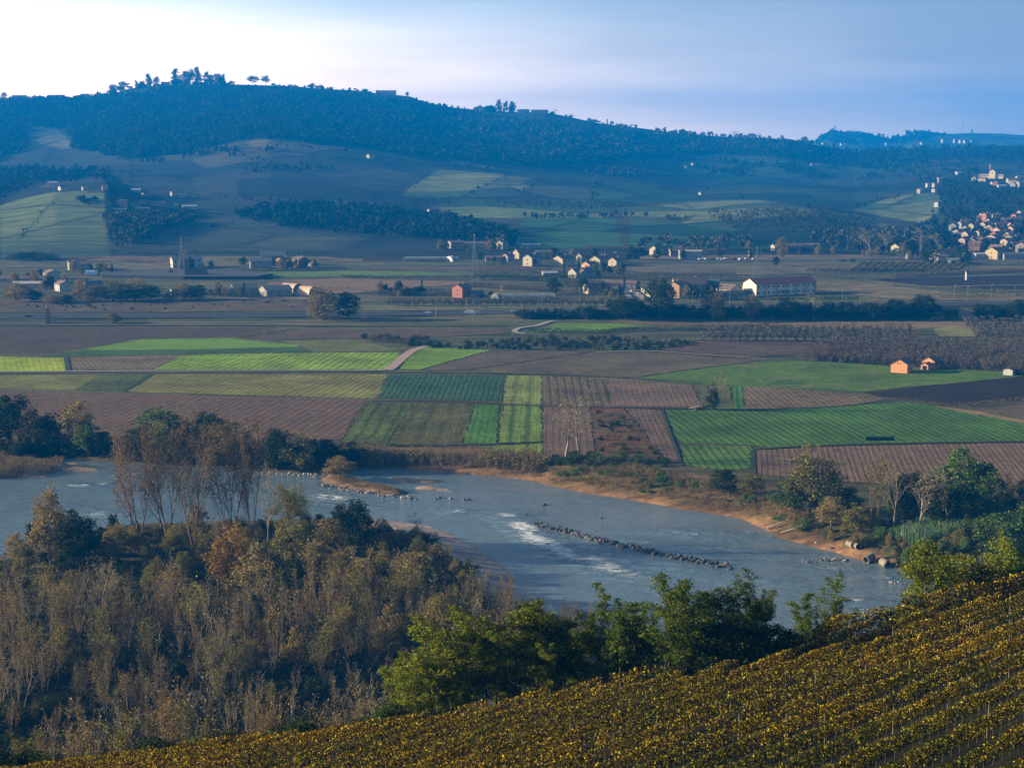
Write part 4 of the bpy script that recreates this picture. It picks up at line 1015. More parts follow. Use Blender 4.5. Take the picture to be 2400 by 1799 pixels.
def far_bank():
    # left bank group behind the river
    for k, px, b, t, w, lab in (('dark_tree', 25, 1055, 925, 90, 'dark tree at the far left river bank'), ('willow', 75, 1060, 955, 70, 'grey willow on the far left bank'), ('bare_tree', 148, 1055, 915, 70, 'pale pinkish bare tree on the far left bank'),
                              ('willow', 180, 1060, 940, 80, 'dark brown tree right of the pale bare one on the far bank'), ('green_tree', 208, 1068, 992, 58, 'light green rounded tree at the shaded far bank'),
                              ('dark_tree', 120, 1060, 970, 90, 'dark tree behind the pale bare one'), ('dark_tree', 240, 1068, 1010, 60, 'dark low tree at the shaded bank'), ('dark_tree', -30, 1055, 940, 90, 'dark tree cut by the left border'),
                              ('green_tree', 375, 1075, 955, 110, 'green tree topping the clump behind the tall poplars'), ('bare_tree', 425, 1075, 945, 90, 'reddish bare tree in the clump behind the tall poplars'), ('dark_tree', 488, 1078, 965, 80, 'dark tree in the clump behind the tall poplars'),
                              ('willow', 545, 1085, 985, 80, 'grey tree at the right of the clump behind the poplars'), ('dark_tree', 430, 1085, 1000, 110, 'dark low tree behind the poplar stems'), ('dark_tree', 330, 1080, 1000, 80, 'dark tree left in the clump behind the poplars'),
                              ('bare_tree', 600, 1095, 990, 60, 'pale thin tree between the poplars and the dark bushes'), ('dark_tree', 648, 1100, 1005, 85, 'dark green bush tree on the bank right of the poplars'),
                              ('olive_tree', 705, 1104, 1008, 90, 'olive sided tree overhanging the bank'), ('dark_tree', 760, 1100, 1030, 80, 'dark tree between the overhanging one and the reeds'), ('willow', 795, 1118, 1068, 70, 'golden brown bush on the stony spit'),
                              ('bush', 815, 1085, 1035, 80, 'dark bush above the shaded reeds'), ('dark_tree', 575, 1092, 1020, 60, 'dark tree low behind the pale thin one')):
        tpx(k, px, b, t, w, label=lab)
    # shrubs all along the far bank
    def f(kinds_, hr, lab, grp, cat='shrub'):
        def g(a, b, x, y, z): tree(random.choice(kinds_), x, y, z, random.uniform(*hr), label=lab, group=grp, cat=cat)
        return g
    scatter([(-60, 1045), (260, 1062), (330, 1082), (-60, 1064)], 20, f(['bush', 'dark_tree'], (3, 6), 'dark bush on the shaded far bank at left', 'dark bushes of the left far bank', 'bush'), 3, seed=8)
    scatter([(250, 1062), (830, 1062), (830, 1094), (600, 1098), (260, 1080)], 50, f(['bush', 'dark_tree', 'willow'], (3, 6), 'dark bush on the far bank behind the poplars', 'dark bushes behind the poplars', 'bush'), 3.5, seed=9)
    scatter([(800, 1060), (1260, 1072), (1270, 1108), (1000, 1097), (800, 1090)], 90, f(['sapling', 'brush', 'sapling', 'olive_sapling'], (3.2, 5.2), 'brown leafless shrub in the hedge between plots and river', 'brown shrubs of the bank hedge', 'hedge shrub'), 1.9, seed=10)
    scatter([(1250, 1085), (1500, 1092), (1640, 1130), (1780, 1160), (1880, 1200), (1900, 1240), (1700, 1190), (1450, 1148), (1250, 1118)], 260,
            f(['brush', 'brush', 'brush', 'brush', 'green_bush'], (1.2, 2.6), 'low dry shrub on the reddish eroded bank', 'low dry shrubs of the eroded bank', 'dry shrub'), 2.2, seed=11)
    scatter([(1395, 962), (1450, 962), (1500, 1010), (1545, 1066), (1410, 1064)], 60, f(['brush', 'brush', 'bush'], (1.2, 2.2), 'reddish bramble shrub on the overgrown plot', 'bramble shrubs of the overgrown plot'), 1.7, seed=12)
    scatter([(1280, 1066), (1560, 1080), (1570, 1096), (1280, 1090)], 26, f(['bush', 'green_bush'], (1.5, 3), 'green bush along the lower edge of the plots', 'green bushes below the plots', 'bush'), 2.5, seed=13)
    scatter([(755, 1118), (900, 1138), (940, 1150), (860, 1145), (770, 1128)], 26, f(['brush'], (1., 2.), 'dry reddish shrub on the stony spit', 'dry shrubs of the stony spit'), 1.6, seed=14)
    scatter([(-60, 1070), (140, 1084), (120, 1106), (0, 1118), (-60, 1124)], 60, f(['brush'], (1.6, 3.2), 'brown reed tuft on the low left island', 'reed tufts of the left island', 'reed tuft'), 2.2, seed=15)
    for px, b, t, w, lab in ((1325, 1078, 925, 90, 'left bare tree of the two on the brown plot'), (1360, 1085, 918, 95, 'right bare tree of the two on the brown plot')):
        tpx('bare_tree', px, b, t, w, label=lab)
    tpx('bare_tree', 1668, 960, 868, 62, label='dark bare tree with ivy beside a fallen trunk amid the fields')
    tpx('bush', 1670, 962, 905, 30, label='ivy clad stem in the crown of the bare field tree', cat='bush')
    for k, px, b, t, w, lab in (('dark_tree', 1695, 1158, 1098, 60, 'round dark green bush on the eroded bank'), ('olive_tree', 1762, 1160, 1110, 58, 'round olive bush right of the dark green one'), ('bush', 1345, 1090, 1055, 55, 'dark bush at the foot of the bare pair'),
                              ('olive_tree', 1905, 1200, 1045, 125, 'tall grey green leafy tree on the right bank'), ('bare_tree', 1925, 1195, 1040, 80, 'brown topped tree joined to the grey green one'), ('green_tree', 1850, 1200, 1130, 80, 'yellow green bush at the foot of the grey green tree'),
                              ('olive_sapling', 2048, 1235, 1068, 55, 'slim dark leaved tree left of the bare row'), ('bare_tree', 2095, 1240, 1075, 48, 'bare white stemmed tree, first of the bare row'), ('bare_tree', 2150, 1250, 1100, 70, 'bleached dead tree with spreading limbs'),
                              ('bare_tree', 2225, 1245, 1095, 50, 'bare tree right of the bleached one'), ('green_tree', 2240, 1235, 1048, 105, 'tallest green tree of the right bank'), ('green_tree', 2300, 1240, 1085, 90, 'broad green tree right of the tallest'),
                              ('dark_tree', 2200, 1240, 1120, 80, 'dark tree below the tallest green one'), ('bare_tree', 2345, 1240, 1090, 60, 'bare twiggy tree near the right border'), ('bare_tree', 2390, 1245, 1105, 55, 'bare tree cut by the right border'),
                              ('dark_tree', 2120, 1230, 1110, 60, 'dark tree behind the bare row'), ('dark_tree', 1985, 1215, 1140, 70, 'dark bush behind the pipes'), ('willow', 1950, 1230, 1165, 70, 'tan bush on the bank above the shore'),
                              ('olive_tree', 2010, 1250, 1180, 70, 'olive bush left of the stacked pipes'), ('green_tree', 2340, 1305, 1200, 110, 'green tree above the reed bed'), ('green_tree', 2420, 1310, 1180, 110, 'green tree above the reeds at the border'), ('bush', 2290, 1290, 1210, 80, 'dark bush at the end of the reed bed')):
        tpx(k, px, b, t, w, label=lab)
    scatter([(1780, 1165), (1900, 1180), (2040, 1205), (2060, 1218), (2160, 1222), (2420, 1250), (2420, 1330), (2160, 1325), (2155, 1300), (2040, 1290), (2030, 1290), (2000, 1290), (1880, 1245)], 90, f(['willow', 'bush', 'green_bush', 'brush', 'olive_tree'], (2.2, 4.2), 'mixed bush on the right bank above the shore', 'bushes of the right bank', 'bank bush'), 3.2, seed=16)
    scatter([(2060, 1180), (2420, 1200), (2420, 1250), (2080, 1230)], 36, f(['dark_tree', 'olive_sapling', 'bare_tree', 'green_tree'], (7, 11), 'tree of the small wood on the right bank', 'trees of the right bank wood', 'tree'), 4, seed=17)
    scatter([(1900, 1240), (2040, 1262), (2060, 1240), (2110, 1250), (2150, 1300), (2160, 1335), (2090, 1310), (1980, 1270)], 70, f(['brush', 'green_bush', 'brush'], (.7, 1.5), 'low weedy shrub on the slope around the concrete pipes', 'low shrubs around the pipes', 'weedy shrub'), 1.8, seed=18)
    scatter([(2095, 1322), (2160, 1300), (2250, 1290), (2420, 1290), (2420, 1400), (2150, 1385), (2110, 1345)], 34, f(['green_tree', 'lime_tree', 'olive_tree', 'dark_tree'], (3.5, 6.5), 'small leafy tree on the right bank near the vineyard corner', 'small trees of the right bank corner', 'small tree'), 3., seed=19)
    # reed bed
    n = 15000; rng = np.random.default_rng(5); A = np.array(at(2060, 1262)); pts = []
    poly = wpoly([(2120, 1290), (2165, 1268), (2280, 1240), (2330, 1268), (2250, 1300), (2160, 1318), (2095, 1300)])
    P = np.array(poly); c = np.stack([rng.uniform(P[:, 0].min(), P[:, 0].max(), n), rng.uniform(P[:, 1].min(), P[:, 1].max(), n)], 1); c = c[inside(poly, c[:, 0], c[:, 1])]
    z = height(c[:, 0], c[:, 1]); h = rng.uniform(2., 4.2, len(c)); ln = rng.normal(0, .35, (len(c), 2)); a = rng.uniform(0, 3.14, len(c)); dx = np.cos(a) * .09; dy = np.sin(a) * .09
    V = np.stack([np.stack([c[:, 0] - dx, c[:, 1] - dy, z], 1), np.stack([c[:, 0] + dx, c[:, 1] + dy, z], 1), np.stack([c[:, 0] + ln[:, 0] + dx * .3, c[:, 1] + ln[:, 1] + dy * .3, z + h], 1), np.stack([c[:, 0] + ln[:, 0] - dx * .3, c[:, 1] + ln[:, 1] - dy * .3, z + h], 1)], 1).reshape(-1, 3)
    reed = leafmat('reed_leaves', [(0, (.05, .10, .05)), (.6, (.11, .19, .09)), (1, (.2, .27, .13))], .3)
    tag(mk('reed_bed', npmesh('reed_bed', V, np.arange(len(V)).reshape(-1, 4), reed)), 'dense green reed bed on the right bank below the stacked pipes', 'reeds', kind='stuff')
far_bank()
# ------------------------------------------------------------------ the vineyard
def vine_leaf_material():
    m, nt, b = newmat('vine_leaves'); nt.nodes.remove(b)
    g = nt.nodes.new('ShaderNodeNewGeometry')
    n = noise_node(nt, .06, 4, .65, g.outputs['Position'])
    a = ramp(nt, [(0, (.05, .022, .008)), (.35, (.08, .045, .009)), (.66, (.24, .165, .012)), (.86, (.48, .35, .018)), (1, (.58, .47, .03))], g.outputs['Random Per Island'])
    c = ramp(nt, [(0, (.015, .018, .006)), (.48, (.042, .045, .009)), (.77, (.115, .108, .013)), (.92, (.3, .25, .02)), (1, (.45, .38, .03))], g.outputs['Random Per Island'])
    sx = nt.nodes.new('ShaderNodeSeparateXYZ'); link(nt, g.outputs['Position'], sx.inputs[0])
    # greener away from the lower edge, more golden towards it and to the left
    e = mathn(nt, 'MULTIPLY_ADD', sx.outputs[1], .012); e.node.inputs[2].default_value = -1.28
    e = mathn(nt, 'ADD', e, mathn(nt, 'MULTIPLY', sx.outputs[0], -.007))
    f = mathn(nt, 'ADD', mathn(nt, 'MULTIPLY', mathn(nt, 'SUBTRACT', n.outputs['Fac'], .38), 3.2), e, True)
    col = mixc(nt, c.outputs['Color'], a.outputs['Color'], f)
    d = nt.nodes.new('ShaderNodeBsdfDiffuse'); t = nt.nodes.new('ShaderNodeBsdfTranslucent'); link(nt, col, d.inputs['Color']); link(nt, col, t.inputs['Color'])
    mx = nt.nodes.new('ShaderNodeMixShader'); mx.inputs[0].default_value = .22
    link(nt, d.outputs[0], mx.inputs[1]); link(nt, t.outputs[0], mx.inputs[2]); link(nt, mx.outputs[0], nt.nodes['Material Output'].inputs['Surface'])
    return m

def vineyard():
    lm = vine_leaf_material(); wood = plain('vine_wood', (.04, .03, .022)); post = plain('weathered_post', (.2, .165, .12))
    a = np.array(onv(1600, 1799)); b = np.array(onv(2400, 1799 - 345)); d = (b - a) / np.linalg.norm(b - a); nrm = np.array([-d[1], d[0]])
    rng = np.random.default_rng(3); SP_ = 3.4; rows = []
    pm = MB(); pm.bar((0, 0, 0), (0, 0, 1.95), .035, .03, 5); postme = pm.mesh('post', post)
    for k in range(-40, 90):
        o = a + nrm * SP_ * k
        s = np.arange(-260, 260, 1.0); P = o[None] + d[None] * s[:, None]
        z = vz(P[:, 0], P[:, 1]); px, py = proj(P[:, 0], P[:, 1], z)
        ok = (P[:, 1] > 40) & (P[:, 1] < np.interp(P[:, 0], EX, EY) - .5) & (px > -160) & (px < 2560) & (py < 1930) & (py > 1200)
        if ok.sum() < 3: continue
        i = np.nonzero(ok)[0]; rows.append((o, s[i[0]], s[i[-1]]))
    # one more row following the lower edge at the right
    nrow = len(rows)
    for r, (o, s0, s1) in enumerate(rows):
        L = s1 - s0 + 1; dist = np.hypot(*(o + d * (s0 + s1) / 2))
        dens = 300 if dist < 120 else 220
        n = int(L * dens); s = rng.uniform(s0, s1 + 1, n)
        vig = .75 + .5 * fbm(s / 1.3, np.full(n, r * 7.3), 5, 2); gap = vnoise(s / 1.1, np.full(n, r * 3.1), 8)
        keep = rng.uniform(0, 1, n) < np.clip(gap * 2.2, .12, 1); s = s[keep]; vig = vig[keep]; n = len(s)
        hz = .42 + (1.05 * vig) * rng.beta(1.6, 1.15, n)
        lat = rng.normal(0, .2, n) * (1.2 - .4 * hz / 1.9)
        P = o[None] + d[None] * s[:, None] + nrm[None] * lat[:, None]; z = vz(P[:, 0], P[:, 1]) + hz
        C = np.stack([P[:, 0], P[:, 1], z], 1)
        V, Fq = leafquads(rng, C, .125 if dist < 120 else .145)
        t = tag(mk('vine_row', None, None, (0, 0, 0)), 'row of autumn vines with yellowing leaves on the near slope', 'vine row', 'vine rows of the near slope')
        mk('foliage', npmesh('foliage', V, Fq, lm), t)
        sb = MB(); q = s0
        while q < s1:
            p = o + d * q; z0 = float(vz(*p)); sb.bar((p[0], p[1], z0 - .1), (p[0] + rng.normal(0, .06), p[1] + rng.normal(0, .06), z0 + .65), .035, .02, 4); q += 1.1
        tag(sb.build('vine_stems', wood, t), kind='stuff')
        q = s0 + rng.uniform(0, 3)
        while q < s1:
            p = o + d * q; z0 = float(vz(*p)); po = mk('post', postme, t, (p[0], p[1], z0 - .1)); po.rotation_euler = (rng.normal(0, .03), rng.normal(0, .03), 0); po.scale = (1, 1, rng.uniform(.9, 1.1)); q += 17.
    # the outermost row, following the edge of the terrace at the upper right
    def edgerow(fr, to, off, hh, label, n_per=130, gold=True):
        xs = []
        for px in np.arange(fr, to, 6):
            x, y = onv(px, np.interp(px, [p[0] for p in EDGE_PX], [p[1] for p in EDGE_PX])); xs.append((x, y + off))
        W = np.array(xs); seg = np.hypot(*(W[1:] - W[:-1]).T); cum = np.concatenate([[0], np.cumsum(seg)]); L = cum[-1]
        n = int(L * n_per); s = rng.uniform(0, L, n); x = np.interp(s, cum, W[:, 0]) + rng.normal(0, .15, n); y = np.interp(s, cum, W[:, 1]) + rng.normal(0, .25, n)
        hz = .3 + hh * (.7 + .5 * vnoise(s / 1.5, s * 0, 3)) * rng.beta(1.6, 1.2, n); z = height(x, y) + hz
        V, Fq = leafquads(rng, np.stack([x, y, z], 1), .22)
        t = tag(mk('vine_row', None), label, 'vine row')
        mk('foliage', npmesh('foliage', V, Fq, lm), t)
        q = 1.
        while q < L:
            X = float(np.interp(q, cum, W[:, 0])); Y = float(np.interp(q, cum, W[:, 1])); Z = gz(X, Y); po = mk('post', postme, t, (X, Y, Z - .1)); po.scale = (1, 1, (hh + .7) / 2.1); q += 4.5
    edgerow(2060, 2560, -.2, 2.3, 'tall golden outermost vine row along the upper right rim of the slope', 190)
    edgerow(1860, 2080, -.2, 2.0, 'orange leaved vine row on the rim right of the single locust', 150)
    edgerow(1430, 1860, 1.5, 1.5, 'thin yellow vine row with bare posts behind the slope beneath the locusts', 70)
    edgerow(-100, 1000, 0, 1.0, 'golden vine row along the lower left rim of the slope', 110)
vineyard()

# ------------------------------------------------------------------ boulders, pipes and odd things by the river
def rock_mesh(seed, mat):
    import bmesh
    bm = bmesh.new(); bmesh.ops.create_icosphere(bm, subdivisions=2, radius=1.)
    rg = np.random.default_rng(seed); ax = rg.uniform(.6, 1.25, 3); cuts = [(rg.normal(0, 1, 3), rg.uniform(.5, .85)) for _ in range(7)]
    for v in bm.verts:
        p = np.array(v.co)
        for c, h in cuts:
            c = c / np.linalg.norm(c); k = p @ c
            if k > h: p = p - c * (k - h)
        p = p * ax * (1 + rg.normal(0, .03)); v.co = p
    me = bpy.data.meshes.new('boulder'); bm.to_mesh(me); bm.free(); me.materials.append(mat); return me
M_DARKROCK = plain('dark_rock', (.085, .08, .078), var=.4, scale=2, rough=.6); M_PALEROCK = plain('pale_rock', (.34, .29, .24), var=.35, scale=2)
RK = [rock_mesh(i, M_DARKROCK) for i in range(6)]; RKP = [rock_mesh(i + 20, M_PALEROCK) for i in range(4)]
def rock(px, py, s, pale, label, group, cat=None, z=0.):
    cat = cat or ('stone' if 'stone' in label else 'rock' if 'rock' in label else 'boulder')
    x, y = at(px, py, z); o = mk(cat, random.choice(RKP if pale else RK)); o.location = (x, y, z + s * random.uniform(-.1, .25))
    o.rotation_euler = (random.uniform(-.5, .5), random.uniform(-.5, .5), random.uniform(0, 6.28)); o.scale = (s * random.uniform(.8, 1.3), s * random.uniform(.7, 1.1), s * random.uniform(.6, .9)); tag(o, label, cat, group)
def along(P, n, wob, fn):
    P = np.array(P, float); seg = np.hypot(*(P[1:] - P[:-1]).T); cum = np.concatenate([[0], np.cumsum(seg)])
    for i in range(n):
        s = cum[-1] * (i + random.uniform(0, 1)) / n; fn(float(np.interp(s, cum, P[:, 0])), float(np.interp(s, cum, P[:, 1])) + random.gauss(0, wob))
along([(1250, 1228), (1300, 1240), (1370, 1258), (1440, 1274), (1510, 1291), (1570, 1303), (1640, 1317), (1715, 1329)], 190, 3.0, lambda a, b: rock(a, b, random.uniform(.45, .95), False, 'dark wet rock in the long broken weir across the river', 'rocks of the weir'))
along([(1222, 1222), (1262, 1231)], 8, 1.5, lambda a, b: rock(a, b, random.uniform(.3, .6), False, 'dark boulder at the upstream tip of the weir, awash', 'boulders at the tip of the weir'))
along([(748, 1137), (800, 1146), (860, 1156), (930, 1164), (975, 1168)], 75, 2.2, lambda a, b: rock(a, b, random.uniform(.3, .75), random.random() < .55, 'grey boulder edging the stony spit in the river', 'boulders of the stony spit'))
along([(590, 1106), (640, 1108), (690, 1110), (745, 1112)], 34, 2., lambda a, b: rock(a, b, random.uniform(.35, .8), True, 'pale boulder on the far bank below the dark bushes', 'pale boulders of the far bank'))
for a, b, s, lab in ((1030, 1166, .9, 'flat dark rock in midstream off the spit, left of three'), (1022, 1169, .5, 'small dark rock touching the flat midstream rock'), (1056, 1169, .7, 'pale topped rock in midstream, middle of three'), (1088, 1171, .8, 'rock of the right midstream pair, its left one'),
                     (1099, 1171, .9, 'rock of the right midstream pair, its right one'), (1275, 1183, .8, 'low dark rock alone in the quiet reach'), (1408, 1214, .9, 'dark rock alone above the weir'), (1232, 1207, .5, 'small rock upstream of the weir tip')):
    rock(a, b, s, s == .7, lab, None)
along([(1880, 1312), (1930, 1312), (1990, 1312)], 16, 2.5, lambda a, b: rock(a, b, random.uniform(.3, .8), random.random() < .4, 'broken rock in the shallows off the right shore', 'rocks in the right shallows'))
along([(1960, 1335), (1975, 1352)], 5, 2, lambda a, b: rock(a, b, random.uniform(.3, .6), False, 'small dark rock beside the single locust in the river', 'small rocks beside the single locust'))
along([(2080, 1362), (2118, 1368)], 5, 2, lambda a, b: rock(a, b, random.uniform(.4, .7), True, 'whitish rock breaking the water near the right bank', 'whitish rocks near the right bank'))
along([(1800, 1232), (1860, 1252), (1950, 1280), (2030, 1305), (2110, 1332)], 60, 4, lambda a, b: rock(a, b, random.uniform(.25, .65), random.random() < .5, 'stone on the sandy right shore', 'stones of the right shore', z=.3))

M_CONC = plain('concrete', (.2, .175, .14), var=.2, scale=1.); M_CONCD = plain('dark_concrete', (.16, .15, .14))
def pipe(px, py, label, group=None, rot=0., tilt=0., rad=1.05, L=2.8, dz=0.):
    p = hit(px, py); rad *= .86
    if p is None: return
    V = []; n = 24
    for y, r in ((-L / 2, rad), (-L / 2, rad * .83), (L / 2, rad * .83), (L / 2, rad)):
        for k in range(n): V.append((r * math.cos(2 * math.pi * k / n), y, rad + r * math.sin(2 * math.pi * k / n)))
    Fs = [(a * n + k, a * n + (k + 1) % n, ((a + 1) % 4) * n + (k + 1) % n, ((a + 1) % 4) * n + k) for a in range(4) for k in range(n)]
    me = bpy.data.meshes.new('pipe'); me.from_pydata(V, [], Fs); me.update(); me.materials.append(M_CONC)
    o = mk('concrete_pipe', me); o.location = (p[0], p[1], p[2] + dz); o.rotation_euler = (tilt, 0, rot); tag(o, label, 'pipe', group)
for i, (px, py) in enumerate(((2062, 1226), (2082, 1229), (2100, 1227), (2116, 1231), (2132, 1233))):
    pipe(px, py, ['leftmost concrete pipe of the row of five in the bushes', 'second concrete pipe from the left in the row of five', 'middle concrete pipe in the row of five', 'fourth concrete pipe from the left in the row of five', 'rightmost concrete pipe of the row of five'][i], 'concrete pipes lying in a row', R(14), 0, .98)
pipe(1994, 1282, 'concrete pipe on the shore nearest the sand, left of a pair', None, R(20), 0, 1.)
pipe(2008, 1285, 'concrete pipe on the shore, right of a pair', None, R(10), 0, 1.)
pipe(2038, 1316, 'tilted broken concrete pipe half down the right bank', None, R(-50), R(12), 1.25)
pipe(2074, 1328, 'large concrete pipe standing with its mouth over the water', None, R(12), 0, 1.2, 3.2)
def log(p, q, r, label, mat=BARK['pale']):
    a = hit(*p); b = hit(*q)
    if a is None or b is None: return
    b = np.array(b); a = np.array(a); mb = MB(); mb.bar((0, 0, r), tuple(b - a + (0, 0, r + 1.2)), r, r * .6, 7); c = b - a
    for k in (.3, .5, .7, .85):
        s = c * k + np.array((0, 0, r + k)); mb.bar(tuple(s), tuple(s + np.array((random.uniform(-1.5, 1.5), random.uniform(-.5, .5), 1.4))), r * .4, r * .15, 5)
    o = mb.build('fallen_trunk', mat); o.location = a; tag(o, label, 'fallen trunk')
log((1628, 962), (1655, 942), .35, 'pale fallen trunk leaning beside the bare field tree'); log((1615, 958), (1640, 960), .25, 'short dead branch on the ground left of the bare field tree')
log((1800, 1240), (1850, 1228), .3, 'driftwood trunk on the eroded shore'); log((1830, 1250), (1880, 1244), .25, 'second driftwood trunk lying lower on the shore'); log((2140, 1405), (2110, 1392), .12, 'dry branch sticking out of the green bush at the water edge')
# black wrapped bales
for i in range(7):
    x, y = at(2033 + i * 9.5, 1030, PLAIN + .3); mb = MB(); mb.bar((-.78, 0, .65), (.78, 0, .65), .66, .66, 14); o = mb.build('bale', plain('black_wrap', (.03, .04, .035), rough=.4) if i == 0 else bpy.data.materials['black_wrap'])
    o.location = (x, y, PLAIN + .2); o.rotation_euler = (0, 0, R(3)); tag(o, 'dark wrapped bale in the short row on the green striped field', 'bale', 'dark wrapped bales in a row')

# ------------------------------------------------------------------ hedges and orchards
def hedge(pts, h, wd, leaf, label, cat='hedge', group=None, dens=5., ls=.45, name='hedge', gap=.0, z=None):
    W = np.array([hit(*p)[:2] for p in pts]); seg = np.hypot(*(W[1:] - W[:-1]).T); cum = np.concatenate([[0], np.cumsum(seg)]); L = cum[-1]
    rng = np.random.default_rng(int(abs(pts[0][0] * 7 + pts[0][1])))
    n = int(L * dens * h * max(1, wd / 2)); s = rng.uniform(0, L, n)
    if gap: s = s[vnoise(s / gap, s * 0, 7) > .33]; n = len(s)
    dx = np.interp(s + .5, cum, W[:, 0]) - np.interp(s, cum, W[:, 0]); dy = np.interp(s + .5, cum, W[:, 1]) - np.interp(s, cum, W[:, 1])
    o = rng.uniform(-.5, .5, n) * wd; x = np.interp(s, cum, W[:, 0]) - dy / .5 * o; y = np.interp(s, cum, W[:, 1]) + dx / .5 * o
    hh = h * (.65 + .55 * vnoise(s / (h * .9), o / h + 4, 9)); z = height(x, y) + hh * rng.uniform(.08, 1, n) ** .7
    V, Fq = leafquads(rng, np.stack([x, y, z], 1), ls)
    t = tag(mk(name, npmesh(name, V, Fq, LEAF[leaf])), label, cat, group)

for a in ([(560, 655), (700, 652), (850, 650)], 2.2, 2, 'dark', 'thin line of dark shrubs between the green and the tan field, left end'), ([(800, 653), (960, 655), (1110, 657)], 3, 4, 'dark', 'dark hedge behind the tan field, in the middle'), \
         ([(1100, 640), (1250, 641), (1370, 640)], 3, 6, 'grey', 'grey brown hedge right of the far pylon'), ([(1110, 655), (1250, 658), (1350, 656)], 4.5, 9, 'dark', 'thick dark orchard block behind the big dark tree'), \
         ([(1080, 672), (1180, 678), (1290, 684)], 4, 8, 'grey', 'grey orchard strip left of the big dark tree'), ([(1320, 668), (1400, 672), (1450, 676)], 4, 10, 'grey', 'grey orchard right of the big dark tree'), \
         ([(1400, 655), (1600, 657), (1750, 660)], 3.5, 8, 'grey', 'grey orchard strip left of the long white building'), ([(1500, 646), (1620, 646), (1725, 644)], 3, 5, 'grey', 'upper grey orchard strip behind the long white building'), \
         ([(1900, 653), (2040, 655), (2100, 657)], 3, 5, 'grey', 'grey vines hedge right of the long white building'), ([(2090, 650), (2250, 642), (2450, 634)], 3.2, 10, 'grey', 'grey orchard band right of the village edge'), \
         ([(870, 693), (1000, 692), (1060, 694)], 3.5, 8, 'grey', 'grey orchard left of the red house'), ([(850, 612), (950, 612), (1040, 614)], 2.5, 9, 'grey', 'grey strip behind the far greenhouse'), \
         ([(1370, 585), (1500, 588), (1700, 592)], 4, 10, 'grey', 'grey strip at the foot of the dark teal fields'), ([(1700, 590), (1900, 590), (2100, 600)], 3.5, 8, 'dark', 'dark bushes line at the hill foot'), \
         ([(30, 612), (70, 606), (125, 612)], 6, 14, 'dark', 'dark copse behind the left hamlet'), ([(300, 597), (500, 594), (800, 594)], 2.5, 5, 'dark', 'dark line of shrubs at the foot of the left hills'), \
         ([(1915, 659), (2030, 664), (2150, 674), (2300, 682), (2450, 688)], 2.4, 1.2, 'olive', 'trellised row of fruit trees below the dark soil'), \
         ([(2060, 641), (2140, 640), (2230, 638)], 2.4, 2, 'dark', 'dark hedge above the dark soil at right'):
    hedge(a[0], a[1], a[2], a[3], a[4])
hedge([(1240, 778), (1400, 781), (1500, 776), (1660, 773)], 2.2, 6, 'dark', 'dark bramble hedge below the small bright green field')
hedge([(1690, 776), (1850, 768), (1760, 766)], 1.4, 2, 'dark', 'low dark hedge at the tan field corner')
hedge([(560, 792), (700, 772), (800, 766)], 1.2, 2.2, 'dark', 'ragged verge of weeds between the dark fields at left', cat='verge', name='weed_verge')
hedge([(0, 838), (120, 833), (320, 797), (540, 791), (660, 768)], .7, 1.4, 'olive', 'weedy verge around the green field at left', cat='verge', name='weed_verge', ls=.3)
hedge([(1770, 1052), (1950, 1044), (2200, 1038), (2450, 1033)], .8, 3.2, 'green', 'lush grass verge between the striped green and brown fields', cat='verge', name='grass_verge', ls=.3)
hedge([(2250, 950), (2330, 942), (2450, 930)], .9, 5, 'brown', 'dry grass verge beside the black soil at right', cat='verge', name='grass_verge', ls=.3)
hedge([(2030, 925), (2250, 952), (2400, 985), (2470, 1000)], .8, 2.5, 'olive', 'grassy verge at the right end of the striped green field', cat='verge', name='grass_verge', ls=.3)
hedge([(800, 1048), (900, 1046), (1130, 1050)], 1.2, 3, 'dark', 'dark verge below the dark green plots', cat='verge', name='weed_verge', ls=.35)
hedge([(1480, 800), (1700, 798), (1950, 800), (2140, 807)], 1., 2, 'dark', 'weed verge between the hazels and the ploughed strip', cat='verge', name='weed_verge')
hedge([(840, 760), (1000, 759), (1200, 762)], 1., 2, 'olive', 'weedy bank between the motorway and the dark field', cat='verge', name='weed_verge')

